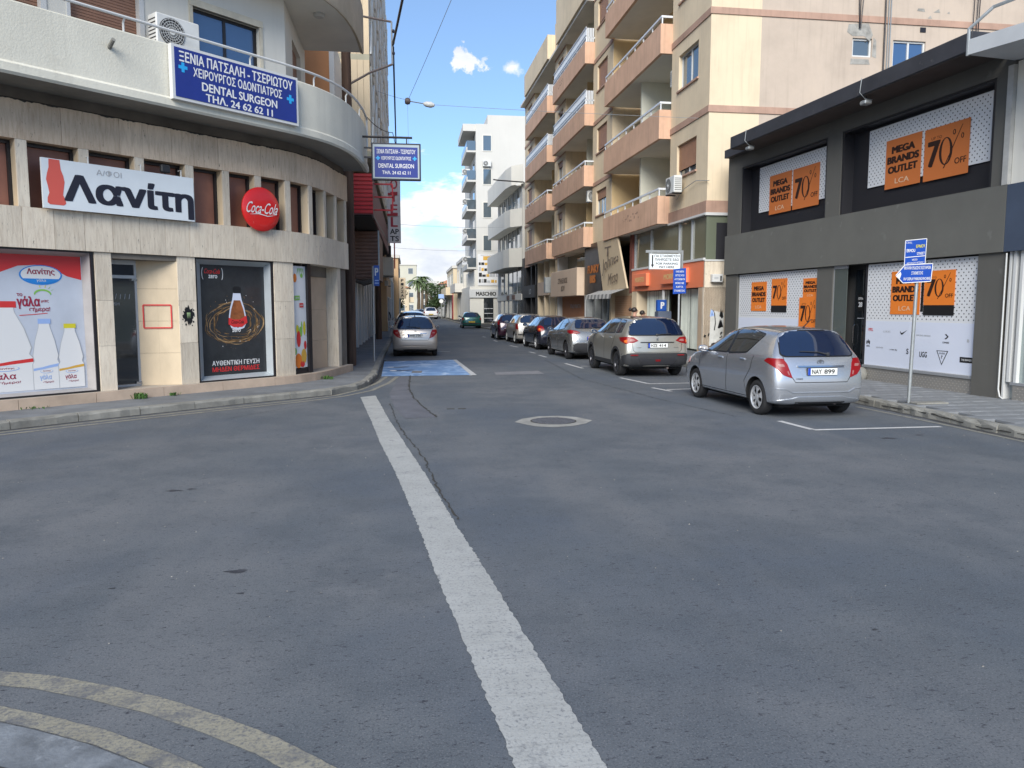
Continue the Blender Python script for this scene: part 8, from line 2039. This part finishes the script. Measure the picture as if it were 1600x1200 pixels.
# upright beige hatch
sp = base(3.8, 1.65, 1.50, .68, 3.08, .29, 'paint_beige', wheel='steel', rw=.72, ws0=2.95, ws1=2.1, mir=2.58, rear=[.12, .08, .03, .0, .02, .06, .10, .26, .28, .26],
    roof=[(0, 1.43), (.6, 1.46), (1.5, 1.49), (2.1, 1.46), (2.95, 1.02), (3.2, 1.0), (3.5, .9), (3.7, .82), (3.8, .72)],
    side_glass=[[(1.80, 1.0), (2.72, .99), (2.4, 1.22), (2.15, 1.39), (1.82, 1.41)], [(1.0, 1.02), (1.70, 1.0), (1.72, 1.41), (1.02, 1.40)], [(.50, 1.04), (.92, 1.02), (.94, 1.39), (.60, 1.37)]],
    rear_glass=[(-.60, 1.05), (.60, 1.05), (.55, 1.40), (-.55, 1.40)], lamps=[('tail_lamp', [(-.90, 1.0), (-.70, 1.0), (-.66, .72), (-.86, .72)], 'lamp_red', 'D', dict(ang=.5, r=.03))],
    panels=[('bumper_strip', [(-.8, .50), (.8, .50), (.8, .44), (-.8, .44)], 'B', 'plastic_black', dict(off=.02, r=.01))], seams=[], handles=[], plate=(0, .75), wiper=None)
make_car('hatchback', 'upright pale beige hatchback, fifth car on the right', sp, (5.97, 37.9 - .68, 0), RD(2.2), plate='HAA 310', detail=1)
sp = base(3.85, 1.66, 1.48, .68, 3.1, .29, 'paint_maroon', wheel='spoke', rw=.70, rear=[.12, .08, .03, .0, .02, .08, .14, .38, .40, .38],
    side_glass=[[(1.80, 1.0), (2.72, .99), (2.4, 1.22), (2.15, 1.37), (1.82, 1.39)], [(.9, 1.02), (1.70, 1.0), (1.72, 1.39), (.92, 1.37)]], rear_glass=[(-.58, 1.04), (.58, 1.04), (.50, 1.37), (-.50, 1.37)],
    roof=[(0, 1.41), (.6, 1.45), (1.5, 1.48), (2.12, 1.44), (3.0, 1.02), (3.2, 1.0), (3.55, .88), (3.75, .80), (3.85, .72)], lamps=[('tail_lamp', [(-.92, 1.12), (-.74, 1.12), (-.68, .84), (-.88, .86)], 'lamp_red', 'D', dict(ang=.5, r=.03))], seams=[], handles=[], plate=(0, .55))
make_car('hatchback', 'small dark maroon hatchback, sixth and last of the row on the right', sp, (5.58, 42.4 - .68, 0), RD(1.2), plate='EPH 118', detail=0)
sp = base(3.72, 1.65, 1.42, .66, 3.06, .28, 'paint_green', wheel='steel', rw=.70, rear=[.12, .08, .03, .0, .02, .06, .10, .34, .36, .34],
    side_glass=[[(1.7, .97), (2.66, .96), (2.3, 1.2), (2.1, 1.32), (1.72, 1.34)], [(.7, .99), (1.60, .97), (1.62, 1.34), (.8, 1.32)]], rear_glass=[(-.56, .98), (.56, .98), (.48, 1.32), (-.48, 1.32)],
    roof=[(0, 1.35), (.6, 1.39), (1.5, 1.42), (2.1, 1.38), (2.95, 1.0), (3.2, .97), (3.45, .86), (3.6, .80), (3.72, .70)], belt=[(0, .96), (.6, .97), (2.6, .93), (3.0, .92), (3.72, .66)], lamps=[('tail_lamp', [(-.88, .90), (-.66, .90), (-.64, .70), (-.86, .70)], 'lamp_red', 'D', dict(ang=.4, r=.02))],
    panels=[('bumper_strip', [(-.8, .46), (.8, .46), (.8, .38), (-.8, .38)], 'B', 'plastic_black', dict(off=.02, r=.01))], seams=[], handles=[], plate=(0, .56))
green = make_car('hatchback', 'old green hatchback with a yellow plate parked before the shoe shop', sp, (5.15, 65 - .66, 0), RD(0), plate='FSR 204', plate_mat='plate_yellow', detail=0)
def far_car(label, x, y, rz, paint, s=1.):
    c = copy_tree(green); c.location = (x, y, 0); c.rotation_euler = (0, 0, rz); c.scale = (s, s, s); c['label'] = label; c['group'] = 'far parked cars'
    for ch in c.children:
        if ch.name.startswith('body'):
            me = ch.data.copy(); me.materials[0] = M(paint); ch.data = me
        if ch.name.startswith('door_mirror'): ch.data = ch.data.copy(); ch.data.materials[0] = M('plastic_black')
far_car('dark car parked directly in front of the beige one on the left kerb', .12, 41.0, 0, 'paint_black', 1.13)
far_car('white car third along the left kerb', .15, 58, 0, 'paint_white', 1.05)
far_car('grey car fourth along the left kerb', .35, 72, 0, 'paint_silver', 1.02)
far_car('pale car farther along the left kerb, fifth', .6, 96, 0, 'paint_white', 1.0)
vn = far_car('white vehicle standing in the road at the far end', 3.05, 112, RD(3), 'paint_white', 1.25)
far_car('dark car behind the far white vehicle', 3.5, 124, RD(-4), 'paint_black', 1.1)
far_car('silver car beside the far white vehicle', 1.6, 116, RD(2), 'paint_silver', 1.05)
# ================================================================== PEOPLE
def skin_mesh(J, E, lv=2):
    """J: name -> (x,y,z,r)"""
    names = list(J); me = bpy.data.meshes.new('p'); me.from_pydata([J[n][:3] for n in names], [(names.index(a), names.index(b)) for a, b in E], [])
    o = bpy.data.objects.new('p', me); sk = o.modifiers.new('k', 'SKIN'); sk.use_smooth_shade = True
    me.skin_vertices.new() if hasattr(me.skin_vertices, 'new') and not me.skin_vertices else None
    if not me.skin_vertices: 
        bm = bmesh.new(); bm.from_mesh(me); bm.verts.layers.skin.verify(); bm.to_mesh(me); bm.free()
    for i, n in enumerate(names):
        r = J[n][3]; me.skin_vertices[0].data[i].radius = (r, r) if not isinstance(r, tuple) else r; me.skin_vertices[0].data[i].use_root = (n == 'pelvis')
    o.modifiers.new('s', 'SUBSURF').levels = lv; out_ = evaluated(o); bpy.data.objects.remove(o); return out_
def person(label, loc, rz, h, top, legs, hair, arm='down', stride=.12, bun=False, skirt=False):
    k = h / 1.7; t = thing('person', label, 'person', loc, rz); t.scale = (k, k, k)
    J = {'pelvis': (0, 0, .93, (.15, .11)), 'waist': (0, 0, 1.05, (.125, .09)), 'chest': (0, .01, 1.27, (.16, .105)), 'neck0': (0, 0, 1.43, (.065, .06)), 'neck': (0, .01, 1.49, (.05, .05)), 'head0': (0, .025, 1.56, (.068, .08)), 'head': (0, .02, 1.64, (.075, .09))}
    E = [('pelvis', 'waist'), ('waist', 'chest'), ('chest', 'neck0'), ('neck0', 'neck'), ('neck', 'head0'), ('head0', 'head')]
    for s, n in ((-1, 'l'), (1, 'r')):
        st = stride * s; J.update({n + 'hip': (s * .09, 0, .86, .085), n + 'knee': (s * .10, st * .6 + .03, .48, .058), n + 'ank': (s * .10, st, .09, .038), n + 'toe': (s * .11, st + .15, .04, .035)})
        E += [('pelvis', n + 'hip'), (n + 'hip', n + 'knee'), (n + 'knee', n + 'ank'), (n + 'ank', n + 'toe')]
        if arm == 'bent' and s > 0: A = {n + 'sho': (s * .17, 0, 1.38, .052), n + 'elb': (s * .24, .06, 1.12, .042), n + 'wri': (s * .14, .28, 1.16, .028), n + 'han': (s * .11, .35, 1.18, .026)}
        else: A = {n + 'sho': (s * .17, 0, 1.38, .052), n + 'elb': (s * .23, -st * .3, 1.10, .042), n + 'wri': (s * .24, -st * .5 + .05, .86, .028), n + 'han': (s * .24, -st * .5 + .07, .78, .026)}
        J.update(A); E += [('chest', n + 'sho'), (n + 'sho', n + 'elb'), (n + 'elb', n + 'wri'), (n + 'wri', n + 'han')]
        hx, hy, hz, _r = J[n + 'han']; wx, wy, wz, _r = J[n + 'wri']; d = Vector((hx - wx, hy - wy, hz - wz)).normalized(); sd = Vector((0, 1, 0)) if abs(d.z) > .7 else Vector((0, 0, 1))
        for f in range(4):
            b = Vector((hx, hy, hz)) + sd * (.024 - .016 * f); ln = (.030, .036, .033, .026)[f]; J[n + 'f%da' % f] = (*(b + d * .03), .0105); J[n + 'f%db' % f] = (*(b + d * (.03 + ln)), .009); E += [(n + 'han', n + 'f%da' % f), (n + 'f%da' % f, n + 'f%db' % f)]
        b = Vector((hx, hy, hz)) + sd * .035 - Vector((s * .01, 0, 0)); J[n + 't'] = (*(b + d * .02), .010); E += [(n + 'han', n + 't')]
    me = skin_mesh(J, E); me.materials.clear()
    for m in ('skin', top, legs, 'rubber'): me.materials.append(M(m))
    for p in me.polygons:
        c = p.center; mi = 0
        if c.z < .095: mi = 3
        elif c.z < .97 and abs(c.x) < .195: mi = 2
        elif c.z < 1.46 and c.z > .90: mi = 1
        if abs(c.x) > .19 and c.z < .92: mi = 0
        if arm == 'bent' and c.y > .22: mi = 0
        p.material_index = mi; p.use_smooth = True
    inst(me, 'body', t)
    # face
    for s in (-1, 1):
        g = MB(); g.lathe([(0, .008), (.009, .005), (.012, 0)], (s * .03, .105, 1.625), (0, 1, 0), 8); g.build('eye', M('print_black'), t)
        g = MB(); g.lathe([(0, .012), (.02, .010), (.026, 0)], (s * .072, .02, 1.615), (s, 0, 0), 10); g.build('ear', M('skin'), t)
    g = MB(); g.prism([(-.012, .10, 1.585), (.012, .10, 1.585), (.0, .135, 1.592)], (0, -.01, .045)); g.build('nose', M('skin'), t)
    g = MB(); g.box(-.022, .022, .100, .108, 1.555, 1.565); g.build('mouth', M('print_maroon'), t)
    g = MB(); rows = []
    for i in range(9):
        a = pi * .70 * i / 8; rr = sin(a); rows.append([(.092 * rr * cos(b) , .005 + (.108 if sin(b) < 0 else .088) * rr * sin(b), 1.635 + .098 * cos(a)) for b in [2 * pi * q / 16 for q in range(17)]])
    g.grid(rows); hr = g.build('hair', M(hair), t, smooth=True)
    if bun:
        g = MB(); g.grid([[(.055 * sin(pi * i / 8) * cos(b), -.14 + .055 * sin(pi * i / 8) * sin(b), 1.66 + .06 * cos(pi * i / 8)) for b in [2 * pi * q / 12 for q in range(13)]] for i in range(9)]); g.build('hair_bun', M(hair), t, smooth=True)
    return t
person('woman with dark tied back hair walking behind the champagne off roader', (7.02, 23.6, .12), RD(-90), 1.66, 'cloth_red', 'cloth_jean', 'hair_dark', bun=True)
person('dark haired person using the parking ticket machine', (7.62, 24.7, .12), RD(-95), 1.56, 'cloth_dark', 'cloth_dark', 'hair_dark', arm='bent')
person('person in dark clothes walking on the left pavement beyond the parked cars', (-1.62, 57, .12), RD(10), 1.60, 'cloth_dark', 'cloth_dark', 'hair_dark')
bag = thing('white_bag', 'white carrier bag held by the person on the left pavement', 'bag', (-1.95, 57.0, .45)); g = MB(); g.prism([(-.14, 0, .02), (.14, 0, .02), (.16, 0, .36), (-.13, 0, .38)], (0, .1, 0)); g.build('sack', M('print_white'), bag); g = MB(); g.tube([(-.06, .05, .37), (0.05, .05, .55), (.1, .05, .36)], .012, 5); g.build('handle', M('print_white'), bag)
tb_ = thing('pavement_stall', 'small white topped table with goods on the left pavement ahead of the cars', 'table', (-1.15, 54, .12)); g = MB(); g.box(-.35, .35, -.3, .3, .68, .72); g.build('table_top', M('frame_white'), tb_)
for sx_ in (-1, 1):
    for sy_ in (-1, 1): g = MB(); g.box(sx_ * .3 - .02, sx_ * .3 + .02, sy_ * .26 - .02, sy_ * .26 + .02, 0, .68); g.build('leg', M('frame_white'), tb_)
# end of script housekeeping
for sc in [s for s in bpy.data.scenes if s.name.startswith('scratch')]: bpy.data.scenes.remove(sc)
